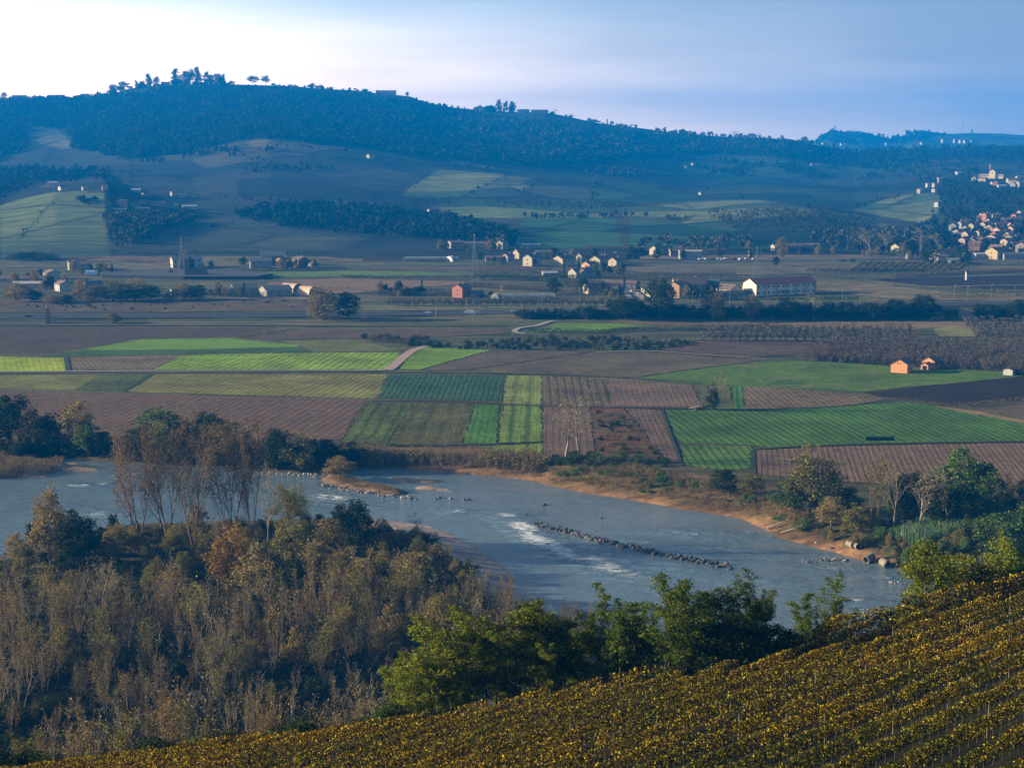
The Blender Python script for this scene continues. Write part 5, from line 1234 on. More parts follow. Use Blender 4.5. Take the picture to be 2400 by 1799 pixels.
def hazels():
    L1 = []
    # rows of hazel bushes: each row given by two photo points at the foot
    def row(p, q, sp, hr, jit=.5):
        a = np.array(at(*p)); b = np.array(at(*q)); n = int(np.hypot(*(b - a)) / sp)
        for i in range(n + 1):
            c = a + (b - a) * i / max(1, n) + np.random.default_rng(int(a[0] * 9 + i)).normal(0, jit, 2); L1.append((c[0], c[1], hr * random.uniform(.8, 1.15)))
    for k in range(5): row((1655 + k * 3, 799 - k * 6), (2140 - k * 2, 803 - k * 6.4), 4.2, 4.4)
    for k in range(14):
        y = 876 - k * 5.0; row((1880 + (k < 3) * 0 + k * 6, 846 - k * 3.0), (2460, y), 4.6, 4.6)
    for k in range(7): row((2290 - k * 4, 796 - k * 6), (2460, 800 - k * 6.5), 4.6, 4.6)
    for i in range(2): pass
    # keep clear of the barns
    bx = [at(2118, 880), at(2180, 872)]
    L1[:] = [p for p in L1 if min(math.hypot(p[0] - q[0], p[1] - q[1]) for q in bx) > 11]
    L1.sort(key=lambda t: t[1])
    for x, y, h in L1[:290]:
        tree('hazel', x, y, PLAIN, h, label='leafless grey brown hazel bush in the orchard near the barns and the tan field', group='hazel bushes of the orchards', cat='hazel bush')
    rest = L1[290:]
    Vs = []; rng = np.random.default_rng(9)
    for x, y, h in rest:
        n = 150; t = rng.uniform(0, 1, n) ** .7; a = rng.uniform(0, 6.28, n); r = (.3 + 1.9 * t) * rng.uniform(.3, 1, n)
        Vs.append(np.stack([x + r * np.cos(a), y + r * np.sin(a), PLAIN + .2 + t * h], 1))
    V, Fq = leafquads(rng, np.vstack(Vs), .5)
    tag(mk('hazel_orchard', npmesh('hazel_orchard', V, Fq, LEAF['grey'])), 'far part of the leafless hazel orchard, reading as one grey mass', 'orchard', kind='stuff')
    # dark shrubs between the fields
    def g(hr, kinds_, lab, grp, cat): return lambda a, b, x, y, z: tree(random.choice(kinds_), x, y, z, random.uniform(*hr), label=lab, group=grp, cat=cat)
    scatter([(1010, 812), (1180, 797), (1300, 793), (1600, 797), (1640, 806), (1530, 822), (1390, 822), (1020, 818)], 200, g((1.6, 2.9), ['bush', 'bush', 'olive_tree'], 'low dark shrub in the plantation between the fields', 'dark shrubs of the plantation', 'plantation shrub'), 2.6, seed=31)
    scatter([(850, 793), (1010, 796), (1010, 812), (960, 812), (860, 800)], 34, g((2.2, 3.6), ['hazel', 'bush', 'hazel'], 'dark twiggy bush above the small track', 'twiggy bushes above the track', 'bush'), 3, seed=32)
    # V shaped trees in a row beyond the motorway
    for i in range(32):
        px = 912 + i * 21.2; x, y = at(px, 717.5); tree('hazel', x, y, PLAIN, random.uniform(5.5, 6.6), 7.0, label='vase shaped tree in the long row beyond the motorway', group='vase shaped trees in a row', cat='fruit tree', name='fruit_tree')
    # round orchard bushes at the right
    for r in range(5):
        for c in range(15):
            px = 2000 + c * 17.5 + r * 6; row_ = 636 - r * 4.2; x, y = at(px, row_); tree('olive_tree', x, y, PLAIN, random.uniform(3.2, 4.), 4.2, label='round green fruit tree in the planted block before the right village', group='round fruit trees of the planted block', cat='fruit tree', name='fruit_tree')
hazels()

# ------------------------------------------------------------------ trees of the plain and the embankment
for k, px, b, t, w, lab in (('willow', 757, 750, 676, 72, 'big olive brown tree by the polytunnels'), ('dark_tree', 815, 748, 685, 58, 'dark round tree right of the big olive one'), ('olive_tree', 265, 757, 731, 38, 'round tan bush on the motorway verge'),
                            ('dark_tree', 1376, 749, 718, 34, 'dark bush left of the group on the embankment'), ('dark_tree', 1470, 748, 697, 84, 'broad dark green tree on the embankment'), ('dark_tree', 1548, 748, 652, 62, 'tallest dark tree in front of the farmhouses'),
                            ('dark_tree', 1585, 748, 712, 60, 'dark spreading bush right of the tallest tree'), ('willow', 1670, 748, 684, 62, 'brown crowned tree on the embankment'), ('dark_tree', 1655, 748, 715, 40, 'dark bush below the brown crowned tree'),
                            ('willow', 1765, 748, 692, 38, 'slim grey tree on the embankment before the white building'), ('dark_tree', 1842, 748, 696, 44, 'dark tree right of the slim grey one'), ('bare_tree', 1908, 748, 684, 70, 'pale bare tree on the embankment'),
                            ('dark_tree', 1985, 748, 718, 44, 'dark bush right of the pale bare tree'), ('dark_tree', 2038, 748, 708, 64, 'dark wide bush left of the underpass'), ('bare_tree', 2062, 745, 680, 62, 'reddish bare tree left of the underpass'),
                            ('dark_tree', 2095, 748, 700, 50, 'dark tree next to the reddish bare one'), ('dark_tree', 2162, 748, 690, 56, 'dark domed tree at the underpass'), ('dark_tree', 2190, 750, 715, 50, 'dark bush hanging over the underpass'),
                            ('dark_tree', 2325, 750, 712, 40, 'dark bush right of the underpass'), ('dark_tree', 2386, 752, 702, 50, 'dark tree cut by the right border on the embankment'), ('dark_tree', 1297, 690, 650, 34, 'big dark conical tree among the grey orchards'),
                            ('bare_tree', 1178, 698, 664, 32, 'brown bare tree before the long greenhouse'), ('dark_tree', 985, 690, 670, 34, 'dark tree left of the red house'), ('dark_tree', 955, 692, 676, 40, 'dark bushy tree second left of the red house'),
                            ('dark_tree', 1130, 698, 688, 18, 'dark round bush right of the red house'), ('dark_tree', 1150, 694, 682, 12, 'small dark tree right of the round bush'), ('bare_tree', 1390, 718, 682, 34, 'bare tree by the last lamp before the hamlet'),
                            ('willow', 45, 707, 662, 60, 'yellowish tree at the left hamlet'), ('dark_tree', 82, 706, 680, 40, 'dark tree right of the yellowish one'), ('willow', 125, 712, 690, 44, 'grey bush under the left hamlet'), ('dark_tree', 158, 710, 690, 32, 'dark bush under the left hamlet'),
                            ('willow', 190, 705, 655, 38, 'tan tree left of the big grey group'), ('willow', 220, 706, 668, 60, 'grey tree of the big group at left'), ('olive_tree', 265, 706, 656, 55, 'grey green tree of the big group at left'), ('willow', 315, 704, 652, 60, 'broad grey tree crowning the big group'),
                            ('dark_tree', 300, 708, 678, 60, 'dark tree low in the big group'), ('dark_tree', 350, 706, 668, 50, 'dark tree at the right of the big group'), ('bare_tree', 335, 706, 690, 30, 'white stemmed small tree before the big group'),
                            ('willow', 400, 704, 682, 30, 'small grey bush between two groups'), ('willow', 432, 702, 662, 44, 'yellowish tree left of the sheds'), ('dark_tree', 462, 703, 668, 46, 'dark round tree left of the sheds'), ('dark_tree', 400, 645, 632, 12, 'small dark tree by the dark roof'),
                            ('dark_tree', 244, 632, 618, 16, 'dark tree right of the cream farmhouse'), ('dark_tree', 570, 622, 602, 20, 'round dark tree left of the grey farmhouse'), ('bare_tree', 434, 612, 581, 22, 'pale bare tree behind the white farmhouse'),
                            ('conifer', 1527, 682, 656, 15, 'dark spruce left of the tallest tree'), ('conifer', 1664, 690, 661, 20, 'dark spruce right of the farmhouses'), ('cypress', 1494, 680, 659, 3.6, 'left cypress of the slim pair'), ('cypress', 1498.5, 680, 659, 3.6, 'right cypress of the slim pair'),
                            ('cypress', 1697, 677, 662, 3.6, 'cypress standing behind the white gabled house'), ('dark_tree', 1600, 690, 660, 40, 'dark tree behind the orange house'), ('dark_tree', 1480, 610, 575, 20, 'tall tree at the far hamlet'), ('dark_tree', 1500, 610, 580, 34, 'dark tree right of the tall one at the far hamlet'),
                            ('dark_tree', 1540, 610, 584, 20, 'dark tree left of the far barn'), ('dark_tree', 1600, 608, 584, 16, 'dark tree against the far barn'), ('bare_tree', 1170, 586, 550, 34, 'bare grey tree before the far brick house'), ('willow', 1150, 586, 560, 26, 'grey tree left of the bare grey one at the far brick house'),
                            ('willow', 1755, 588, 563, 15, 'grey round tree at the hill foot'), ('willow', 1832, 590, 556, 26, 'grey tree behind the white stable'), ('dark_tree', 1912, 588, 572, 14, 'dark tree at the right end of the white stable'), ('dark_tree', 1818, 624, 601, 16, 'small round tree alone in the far fields'),
                            ('bare_tree', 2042, 590, 533, 54, 'large bare tree, left of two, at the right village'), ('bare_tree', 2078, 592, 538, 46, 'large bare tree, right of two, at the right village'), ('dark_tree', 2096, 592, 560, 30, 'dark tree between the bare pair and the cream house'),
                            ('dark_tree', 2135, 592, 562, 32, 'dark tree right of the cream house'), ('bare_tree', 2158, 590, 532, 44, 'wide grey bare tree of the right village'), ('bare_tree', 2204, 590, 543, 34, 'yellowish tree of the right village'), ('dark_tree', 2182, 620, 580, 40, 'dark trees clump left of the big farmhouse'),
                            ('dark_tree', 2262, 620, 580, 22, 'dark tree right of the big farmhouse'), ('dark_tree', 1975, 612, 608, 16, 'low dark bush on the far field'), ('dark_tree', 1998, 613, 606, 14, 'second low dark bush on the far field')):
    tpx(k, px, b, t, w, label=lab)
def embank_fill():
    def f(a, b, x, y, z): tree(random.choice(['bush', 'dark_tree', 'bush']), x, y, z, random.uniform(3.2, 6.5), label='dark shrub on the motorway embankment', group='dark shrubs of the embankment', cat='embankment shrub', name='embankment_shrub')
    scatter([(1350, 738), (1500, 732), (2000, 727), (2180, 724), (2200, 740), (2190, 747), (1800, 749), (1350, 747)], 150, f, 3.2, seed=41)
    scatter([(2275, 724), (2460, 724), (2460, 748), (2290, 747)], 30, f, 3.2, seed=42)
    scatter([(1210, 741), (1350, 738), (1350, 748), (1230, 748)], 26, f, 3., seed=43)
    def g(a, b, x, y, z): tree(random.choice(['brush', 'bush']), x, y, z, random.uniform(.8, 1.8), label='low brown shrub on the waste ground left of the polytunnels', group='low shrubs of the waste ground', cat='shrub', name='shrub')
    scatter([(0, 712), (240, 712), (480, 704), (720, 702), (740, 725), (0, 730)], 60, g, 4, seed=44)
embank_fill()

# hedges and garden trees spread over the far plain
def far_hedges():
    rng = random.Random(5)
    for i in range(34):
        y = rng.uniform(598, 712); x0 = rng.uniform(-40, 2250); L = rng.uniform(90, 330) * (y - 319) / 330
        if 1590 < x0 + L / 2 < 1950 and 655 < y < 705: continue
        dy = rng.uniform(-3, 3)
        hedge([(x0, y), (x0 + L / 2, y + dy / 2), (x0 + L, y + dy)], rng.uniform(1.6, 3.6), rng.uniform(1.5, 6), rng.choice(['dark', 'grey', 'olive', 'grey', 'dark']), 'thin hedge between field strips of the far plain', group='thin hedges of the far plain', ls=.5, dens=4)
    for cx, cy, rx, ry, n in ((120, 665, 110, 22, 26), (210, 640, 60, 10, 8), (440, 632, 60, 5, 8), (650, 628, 90, 6, 14), (560, 697, 90, 6, 8), (1290, 610, 140, 14, 34), (1400, 640, 90, 12, 20), (1120, 588, 120, 5, 14), (1590, 600, 90, 6, 14),
                              (1430, 690, 90, 10, 14), (1630, 700, 70, 6, 12), (1960, 600, 150, 8, 14), (2200, 600, 140, 14, 34), (960, 690, 90, 10, 10)):
        for k in range(n):
            px, py = rng.gauss(cx, rx * .5), rng.gauss(cy, ry * .5); p = hit(px, py)
            if p is None: continue
            tree(rng.choice(['dark_tree', 'dark_tree', 'bare_tree', 'willow', 'green_tree', 'cypress']), p[0], p[1], p[2], rng.uniform(4, 10), label='small garden tree standing among the houses of the far hamlets', group='garden trees of the far hamlets', cat='garden tree')
far_hedges()

# ------------------------------------------------------------------ woods on the hills: masses nobody could count
LEAF['forest'] = leafmat('forest_leaves', [(0, (.012, .022, .012)), (.6, (.019, .028, .014)), (1, (.032, .036, .019))], .15, .2)
LEAF['forest_pale'] = leafmat('pale_forest_leaves', [(0, (.03, .035, .018)), (.6, (.06, .06, .035)), (1, (.11, .10, .06))], .15, .2)
def wood(poly, n, label, seed, hr=(7, 13), leaf='forest', per=26, wr=.42, ls=.42, clump=.0):
    rng = np.random.default_rng(seed); P = np.array(poly, float); x0, y0 = P.min(0); x1, y1 = P.max(0)
    c = np.stack([rng.uniform(x0, x1, n * 4), rng.uniform(y0, y1, n * 4)], 1); c = c[inside(poly, c[:, 0], c[:, 1])]
    if clump: c = c[vnoise(c[:, 0] / 30, c[:, 1] / 9, seed) > clump]
    c = c[:n] + rng.normal(0, 1, (len(c[:n]), 2)) * np.array((7., 2.)); Cs = []; S = []
    for a, b in c:
        p = hit(a, b)
        if p is None: continue
        h = rng.uniform(*hr); r = h * wr * rng.uniform(.7, 1.2)
        e = rng.normal(0, 1, (per, 3)); e /= np.linalg.norm(e, axis=1)[:, None]; e *= rng.uniform(.55, 1.05, (per, 1))
        Cs.append(np.array(p) + np.array((0, 0, h * .55)) + e * np.array((r, r, h * .48))); S.append(np.full(per, r))
    C = np.vstack(Cs); S = np.concatenate(S)[:, None]
    V, Fq = leafquads(rng, C, 1.)
    V = (V.reshape(-1, 4, 3) - C[:, None]) * (S * ls * 2.2)[:, :, None] + C[:, None]
    tag(mk('woodland', npmesh('woodland', V.reshape(-1, 3), Fq, LEAF[leaf])), label, 'woodland', kind='stuff')
wood([(-60, 241), (250, 230), (400, 206), (560, 205), (760, 217), (960, 240), (1150, 276), (1400, 303), (1600, 327), (1850, 338), (1960, 352), (1900, 372), (1640, 360), (1480, 372), (1300, 395), (1000, 372), (870, 350), (700, 330), (560, 328), (450, 356), (300, 376), (175, 350), (165, 300), (60, 296), (60, 350), (-60, 400)],
     13000, 'dark wood covering the long ridge', 51, (6, 13), clump=.12, per=16, ls=.5)
wood([(1000, 270), (1400, 300), (1900, 335), (1880, 352), (1600, 365), (1480, 372), (1250, 380), (1150, 340)], 900, 'paler clumps of trees on the right part of the ridge', 52, (9, 15), 'forest_pale', clump=.5)
wood([(250, 512), (330, 510), (460, 520), (400, 534), (350, 545), (300, 582), (285, 575), (262, 545)], 260, 'wood below the left hill village', 53, (7, 11), 'forest_pale')
wood([(560, 505), (640, 488), (760, 484), (880, 492), (1010, 508), (1080, 520), (1200, 555), (1195, 584), (1100, 572), (1010, 560), (850, 552), (700, 535), (600, 520)], 800, 'wood on the slope behind the far hamlet', 54, (7, 12))
wood([(-60, 395), (120, 398), (245, 402), (240, 422), (90, 426), (60, 440), (-60, 486)], 420, 'wood above the left hillside field', 55, (6, 11))
wood([(2065, 400), (2200, 375), (2290, 372), (2290, 440), (2420, 445), (2420, 600), (2180, 585), (2100, 560), (2190, 520), (2215, 455), (2150, 440)], 800, 'trees and gardens of the right hillside village', 56, (3.5, 7.5), clump=.38)
wood([(1900, 348), (2100, 350), (2420, 345), (2420, 378), (2200, 378), (2080, 400), (1880, 385)], 700, 'wood behind the right village', 57, (7, 12))
wood([(1490, 385), (1640, 375), (1900, 388), (2080, 400), (2060, 425), (1850, 415), (1600, 415)], 420, 'scattered copses in the hollow under the ridge', 58, (5, 9), clump=.55)
wood([(1880, 560), (2010, 545), (2180, 545), (2190, 585), (2100, 590), (1960, 585)], 240, 'bushes at the foot of the right hill', 59, (5, 9), 'forest_pale')
wood([(1340, 398), (1400, 392), (1520, 402), (1500, 415), (1400, 412)], 60, 'pale copse on the crest of the vineyards hill', 60, (6, 10), 'forest_pale')
wood([(300, 378), (450, 362), (560, 345), (650, 350), (500, 372), (330, 388)], 140, 'copses between the upper left fields', 61, (5, 8), clump=.4)
wood([(560, 395), (700, 388), (800, 395), (700, 402), (600, 405)], 40, 'row of trees amid the upper brown fields', 62, (4, 7))
wood([(1150, 470), (1440, 476), (1500, 484), (1440, 492), (1150, 484)], 170, 'orchard rows on the middle hillside', 63, (3, 4.5), 'forest_pale')
wood([(1660, 495), (1850, 490), (2010, 505), (2060, 518), (2030, 538), (1880, 545), (1700, 535)], 700, 'orchard covering the right middle hillside', 64, (2.5, 3.5), 'forest_pale')
wood([(950, 468), (1060, 468), (1060, 480), (950, 480)], 60, 'orchard rows beside the golden field', 65, (3, 4.5), 'forest_pale')
wood([(1500, 570), (1600, 560), (1750, 565), (1780, 585), (1500, 586)], 90, 'bushes before the dark teal fields', 66, (4, 8), 'forest_pale', clump=.4)
wood([(1890, 332), (1946, 310), (2000, 312), (2060, 320), (2118, 322), (2165, 310), (2220, 318), (2100, 338), (1900, 342)], 300, 'wood on the most distant hills', 67, (9, 16))
wood([(180, 470), (222, 466), (230, 474), (190, 480)], 24, 'small copse in the left hillside field', 68, (4, 6))
for k_, (P_, n_) in enumerate((([(130, 458), (136, 458), (48, 566), (42, 562)], 26), ([(940, 455), (1030, 396), (1036, 396), (948, 457)], 18), ([(1076, 462), (1186, 412), (1192, 412), (1083, 463)], 24), ([(1214, 459), (1256, 419), (1261, 419), (1219, 460)], 16), ([(1381, 466), (1408, 422), (1413, 423), (1387, 467)], 16),
        ([(870, 362), (1000, 384), (1160, 395), (1160, 398), (1000, 388), (868, 366)], 60), ([(560, 345), (600, 372), (700, 400), (694, 402), (596, 376), (556, 348)], 30), ([(1440, 500), (1600, 515), (1640, 532), (1600, 518), (1440, 504)], 40), ([(1225, 507), (1440, 506), (1440, 510), (1225, 511)], 46), ([(2000, 488), (2080, 463), (2150, 450), (2150, 453), (2082, 466), (2004, 490)], 34),
        ([(230, 450), (250, 520), (290, 580), (284, 582), (246, 524), (226, 452)], 34), ([(280, 566), (560, 520), (560, 524), (284, 570)], 50), ([(640, 335), (860, 360), (858, 364), (640, 339)], 40), ([(1640, 440), (1850, 482), (2000, 500), (1998, 504), (1848, 486), (1638, 444)], 60), ([(300, 430), (460, 458), (640, 470), (640, 474), (458, 462), (300, 434)], 50), ([(150, 385), (300, 405), (420, 400), (420, 404), (300, 409), (150, 389)], 40))):
    wood(P_, n_, 'line of small trees along a ' + ['path up the left hillside field', 'golden field left side', 'golden field right side', 'tan field right side', 'dark green field left side', 'crest above the golden field', 'track across the upper brown fields', 'lower edge of the middle olive field', 'top of the teal field', 'top of the ticked vineyard', 'right side of the left hillside field', 'upper edge of the purple foot fields', 'crest with the lonely house', 'hollow above the right orchard', 'lower edge of the upper brown fields', 'left upper fields'][k_], 80 + k_, (2.5, 6), per=20)
# trees standing on the skyline
def sky_tree(k, px, topd, wpx, lab, grp=None):
    u, t3 = None, None
    row = None
    for r in np.arange(150, 360, .5):
        p = hit(px, r)
        if p is not None and p[1] < D3 + 160: row = r; break
    if row is None: return
    p = hit(px, row + 2.); mpp = p[1] / F
    tree(k, p[0], p[1], p[2], (topd + 2) * mpp, wpx * mpp, label=lab, group=grp, tilt=.01)
for k, px, h, w, lab in (('dark_tree', 10, 14, 14, 'round tree at the left end of the skyline'), ('pine', 268, 20, 22, 'pine at the left of the long skyline cluster'), ('pine', 290, 20, 24, 'second pine in the left skyline cluster'), ('conifer', 320, 16, 9, 'small pointed skyline tree before the twin spires'),
                         ('conifer', 350, 27, 17, 'tall pointed tree, left of the skyline villa'), ('dark_tree', 367, 20, 16, 'round tree beside the pointed one on the skyline'), ('conifer', 411, 36, 20, 'tallest spire shaped fir on the skyline'), ('dark_tree', 434, 30, 24, 'broad dark tree right of the tallest fir'),
                         ('dark_tree', 448, 34, 22, 'tall rounded tree between the firs on the skyline'), ('conifer', 465, 38, 20, 'pointed fir at the right of the skyline grove'), ('dark_tree', 486, 28, 19, 'dome shaped tree right of the pointed fir'), ('dark_tree', 510, 24, 24, 'wide tree near the right end of the grove'),
                         ('conifer', 524, 24, 10, 'thin spire at the right end of the grove'), ('dark_tree', 543, 8, 14, 'low bush on the skyline right of the grove'), ('pine', 594, 21, 26, 'umbrella shaped pine alone on the skyline'), ('pine', 622, 22, 20, 'second umbrella shaped pine on the skyline'),
                         ('dark_tree', 732, 11, 14, 'small tree on the falling skyline'), ('pine', 752, 9, 12, 'small flat tree on the falling skyline'), ('dark_tree', 955, 10, 8, 'pointed tree right of the skyline farmhouse'), ('dark_tree', 856, 7, 14, 'low tree left of the skyline farmhouse'),
                         ('dark_tree', 1118, 8, 10, 'round tree left of the middle skyline grove'), ('dark_tree', 1150, 14, 12, 'left tree of the middle skyline grove'), ('dark_tree', 1169, 28, 14, 'tallest round tree of the middle skyline grove'), ('cypress', 1182, 20, 6, 'left spire of the middle skyline grove'),
                         ('cypress', 1187, 25, 6, 'right spire of the middle skyline grove'), ('dark_tree', 1201, 24, 16, 'right tree of the middle skyline grove'), ('bare_tree', 1301, 13, 13, 'bare tree right of the skyline villas'), ('cypress', 1423, 12, 3, 'thin spire on the falling skyline'),
                         ('dark_tree', 1434, 9, 9, 'round tree by the thin spire'), ('dark_tree', 1381, 8, 9, 'round tree left of the thin spire'), ('dark_tree', 1395, 8, 8, 'second round tree left of the thin spire'), ('bare_tree', 1450, 8, 9, 'small bare tree on the falling skyline'),
                         ('dark_tree', 1490, 8, 8, 'pointed tree where the skyline turns bare'), ('bare_tree', 1477, 9, 12, 'bushy tree where the skyline turns bare'), ('dark_tree', 1695, 7, 14, 'low tree on the right skyline'), ('bare_tree', 1723, 14, 24, 'wide bare tree on the right skyline'),
                         ('dark_tree', 1762, 9, 20, 'dense tree on the right skyline'), ('bare_tree', 1778, 12, 10, 'open tree on the right skyline'), ('dark_tree', 1886, 14, 16, 'dark tree where the near ridge ends'), ('dark_tree', 1902, 10, 14, 'dark bush below the end of the near ridge'),
                         ('dark_tree', 232, 9, 12, 'tree right of the skyline cypress'), ('cypress', 229, 12, 3, 'cypress among the left skyline houses'), ('bare_tree', 215, 10, 9, 'bare tree among the left skyline houses')):
    sky_tree(k, px, h, w, lab)
def sky_fill():
    for i in range(150):
        px = random.choice([random.uniform(300, 540), random.uniform(640, 900), random.uniform(960, 1500), random.uniform(0, 300)])
        sky_tree(random.choice(['dark_tree', 'dark_tree', 'pine', 'conifer']), px, random.uniform(2.5, 7), random.uniform(5, 11), 'small tree in the broken line of trees along the skyline', 'small trees along the skyline')
    for i in range(34):
        sky_tree(random.choice(['dark_tree', 'dark_tree', 'conifer']), random.choice([random.uniform(255, 345), random.uniform(400, 530), random.uniform(330, 545), random.uniform(1110, 1215)]), random.uniform(7, 15), random.uniform(10, 18), 'rounded tree massed in the grove on the crest of the ridge', 'trees massed in the ridge grove')
sky_fill()
# ------------------------------------------------------------------ buildings
WALLS = {'cream': (.34, .29, .21), 'white': (.38, .37, .34), 'orange': (.42, .25, .15), 'barn': (.56, .27, .12), 'church': (.70, .56, .34), 'grey': (.24, .24, .23), 'brick': (.27, .11, .075), 'pink': (.34, .25, .205), 'tan': (.30, .24, .17), 'stone': (.27, .24, .2), 'yellow': (.38, .30, .17), 'dark': (.12, .11, .1), 'longhouse': (.62, .56, .42)}
ROOFS = {'red': (.15, .08, .062), 'tile': (.15, .10, .075), 'brown': (.13, .09, .07), 'slate': (.10, .11, .12), 'darkred': (.15, .045, .05), 'pale': (.42, .40, .38), 'black': (.03, .03, .032)}
WM = {k: plain(k + '_wall', v, var=.12, scale=.5) for k, v in WALLS.items()}
def roofmat(k, v):
    m, nt, b = newmat(k + '_roof'); tc = nt.nodes.new('ShaderNodeTexCoord')
    n = noise_node(nt, 1.2, 5, .7, tc.outputs['Object']); wv = nt.nodes.new('ShaderNodeTexWave'); wv.inputs['Scale'].default_value = .55; wv.inputs['Distortion'].default_value = .4; link(nt, tc.outputs['Object'], wv.inputs['Vector'])
    f = mathn(nt, 'MULTIPLY_ADD', wv.outputs['Fac'], .35); link(nt, mathn(nt, 'MULTIPLY', n.outputs['Fac'], .65), f.node.inputs[2])
    link(nt, mixc(nt, tuple(c * .65 for c in v), tuple(min(1, c * 1.35) for c in v), f), b.inputs['Base Color']); b.inputs['Roughness'].default_value = .85
    return m
RM = {k: roofmat(k, v) for k, v in ROOFS.items()}
M_GLASS, _nt, _b = newmat('window_glass'); _b.inputs['Base Color'].default_value = (.02, .025, .03, 1); _b.inputs['Roughness'].default_value = .15
M_FRAME = plain('window_frame', (.45, .42, .36)); M_SHUT = plain('shutter', (.10, .085, .06)); M_DOOR = plain('wooden_door', (.12, .08, .05)); M_BRICK = plain('chimney_brick', (.3, .17, .12))

def window_meshes():
    f = MB()
    f.box(-.55, -.45, -.06, .05, -.7, .7); f.box(.45, .55, -.06, .05, -.7, .7); f.box(-.45, .45, -.06, .05, .6, .7); f.box(-.55, .55, -.14, .05, -.78, -.7)
    p = MB(); p.box(-.45, .45, -.02, .04, -.7, .6); p.box(-.03, .03, -.04, -.02, -.7, .6)
    s = MB(); s.box(-.95, -.57, -.05, .0, -.7, .7); s.box(.57, .95, -.05, .0, -.7, .7)
    return f.mesh('window', M_FRAME), p.mesh('pane', M_GLASS), s.mesh('shutters', M_SHUT)
WF, WP, WS = window_meshes()
def window(par, x, y, z, rz=0., s=1.):
    o = mk('window', WF, par, (x, y, z), rz); o.scale = (s, 1, s); mk('pane', WP, o)
    return o

def put(root, x, y, z, rz):
    root.location = (x, y, z); root.rotation_euler = (0, 0, rz)

def house(px, py, w, d, h, rh, rot, wall='cream', roof='tile', cols=3, storeys=2, label='', cat='house', group=None, name='house', chim=1, over=.5, gcols=1, door=True, x=None, ground=None, barn=False, axis_gable=False, detail=True):
    """w along the ridge, d across. (px,py): the middle of the foot of the long front wall"""
    p = hit(px, py)
    if p is None: return
    sc = float(np.interp(p[1], [1700, 2050, 3000, 4700, 7600], [1, .85, .98, 1.3, 1.3])); w *= sc; d *= sc; h *= sc; rh *= sc
    r = R(rot); fx, fy = math.sin(r), -math.cos(r)
    cx, cy = p[0] - fx * d / 2, p[1] - fy * d / 2
    root = mk(name, None); put(root, cx, cy, p[2] - .1, r); tag(root, label, cat, group)
    W, D = w / 2, d / 2
    mb = MB(); mb.add([(-W, -D, -1.5), (W, -D, -1.5), (W, D, -1.5), (-W, D, -1.5), (-W, -D, h), (W, -D, h), (W, D, h), (-W, D, h), (-W, 0, h + rh), (W, 0, h + rh)],
                      [(0, 1, 5, 4), (2, 3, 7, 6), (1, 2, 6, 9, 5), (3, 0, 4, 8, 7), (4, 5, 9, 8), (6, 7, 8, 9), (0, 3, 2, 1)])
    mb.build('wall', WM[wall], root)
    rb = MB(); sl = rh / D; th = .18
    for s in (-1, 1):
        y1 = s * (D + over); z1 = h - sl * over
        a = [(-W - over, 0, h + rh + .06), (W + over, 0, h + rh + .06), (W + over, y1, z1 + .06), (-W - over, y1, z1 + .06)]
        b = [(q[0], q[1], q[2] + th) for q in a]
        rb.add(a + b, [(0, 1, 2, 3), (7, 6, 5, 4), (0, 4, 5, 1), (1, 5, 6, 2), (2, 6, 7, 3), (3, 7, 4, 0)])
    rf = rb.build('roof', RM[roof], root)
    for k in range(chim):
        cb = MB(); cxk = W * (.45 if k == 0 else -.5); cb.box(cxk - .35, cxk + .35, -.35 + .6, .35 + .6, h + rh - 1.0, h + rh + 1.1); cb.box(cxk - .45, cxk + .45, .15, 1.05, h + rh + 1.1, h + rh + 1.25); cb.build('chimney', M_BRICK, rf)
    if not detail: return root
    sh = h / storeys
    for s in range(storeys):
        for c in range(cols):
            xx = -W + w * (c + .5) / cols
            if s == 0 and door and c == cols // 2: continue
            window(root, xx, -D - .02, sh * s + sh * .58, 0, min(1.15, sh / 2.6))
        for c in range(gcols):
            yy = -D + d * (c + .5) / gcols
            window(root, -W - .02, yy, sh * s + sh * .58, R(-90), min(1.1, sh / 2.6))
    if door:
        c = cols // 2; xx = -W + w * (c + .5) / cols; db = MB()
        if barn: db.box(xx - 1.6, xx + 1.6, -D - .06, -D + .05, -.2, min(3.4, h * .8))
        else: db.box(xx - .5, xx + .5, -D - .06, -D + .05, -.2, 2.1)
        dr = db.build('door', M_DOOR, root); hb = MB(); hb.box(xx + .3, xx + .38, -D - .12, -D - .06, 1.0, 1.1); hb.build('handle', M_FRAME, dr)
    return root

# the two orange barns and the hut in the green field
house(2133, 873, 9, 7.6, 4.2, 2.2, 60, 'barn', 'brown', 2, 1, 'orange gabled barn with dark roof, left of the pair on the green field', 'barn', name='barn', chim=0, gcols=0, door=True, over=.4)
_b1 = SC.objects[-1]
house(2196, 862, 7, 6, 3.4, 1.8, 55, 'barn', 'brown', 1, 1, 'smaller orange barn with dark openings, right of the pair on the green field', 'barn', name='barn', chim=0, gcols=0, door=False, over=.35)
house(2180, 866, 5.5, 3.4, 2.4, .8, 55, 'barn', 'brown', 1, 1, 'low orange lean to shed with a dark gate against the smaller barn', 'shed', name='shed', chim=0, gcols=0, door=False, over=.25)
house(2378, 879, 6, 4.2, 2.5, .7, 55, 'white', 'brown', 1, 1, 'small pale hut with a bush behind at the right field edge', 'hut', name='hut', chim=0, gcols=0, door=False, over=.2)
tpx('bush', 2390, 879, 864, 28, label='dark bush behind the pale hut', cat='bush')
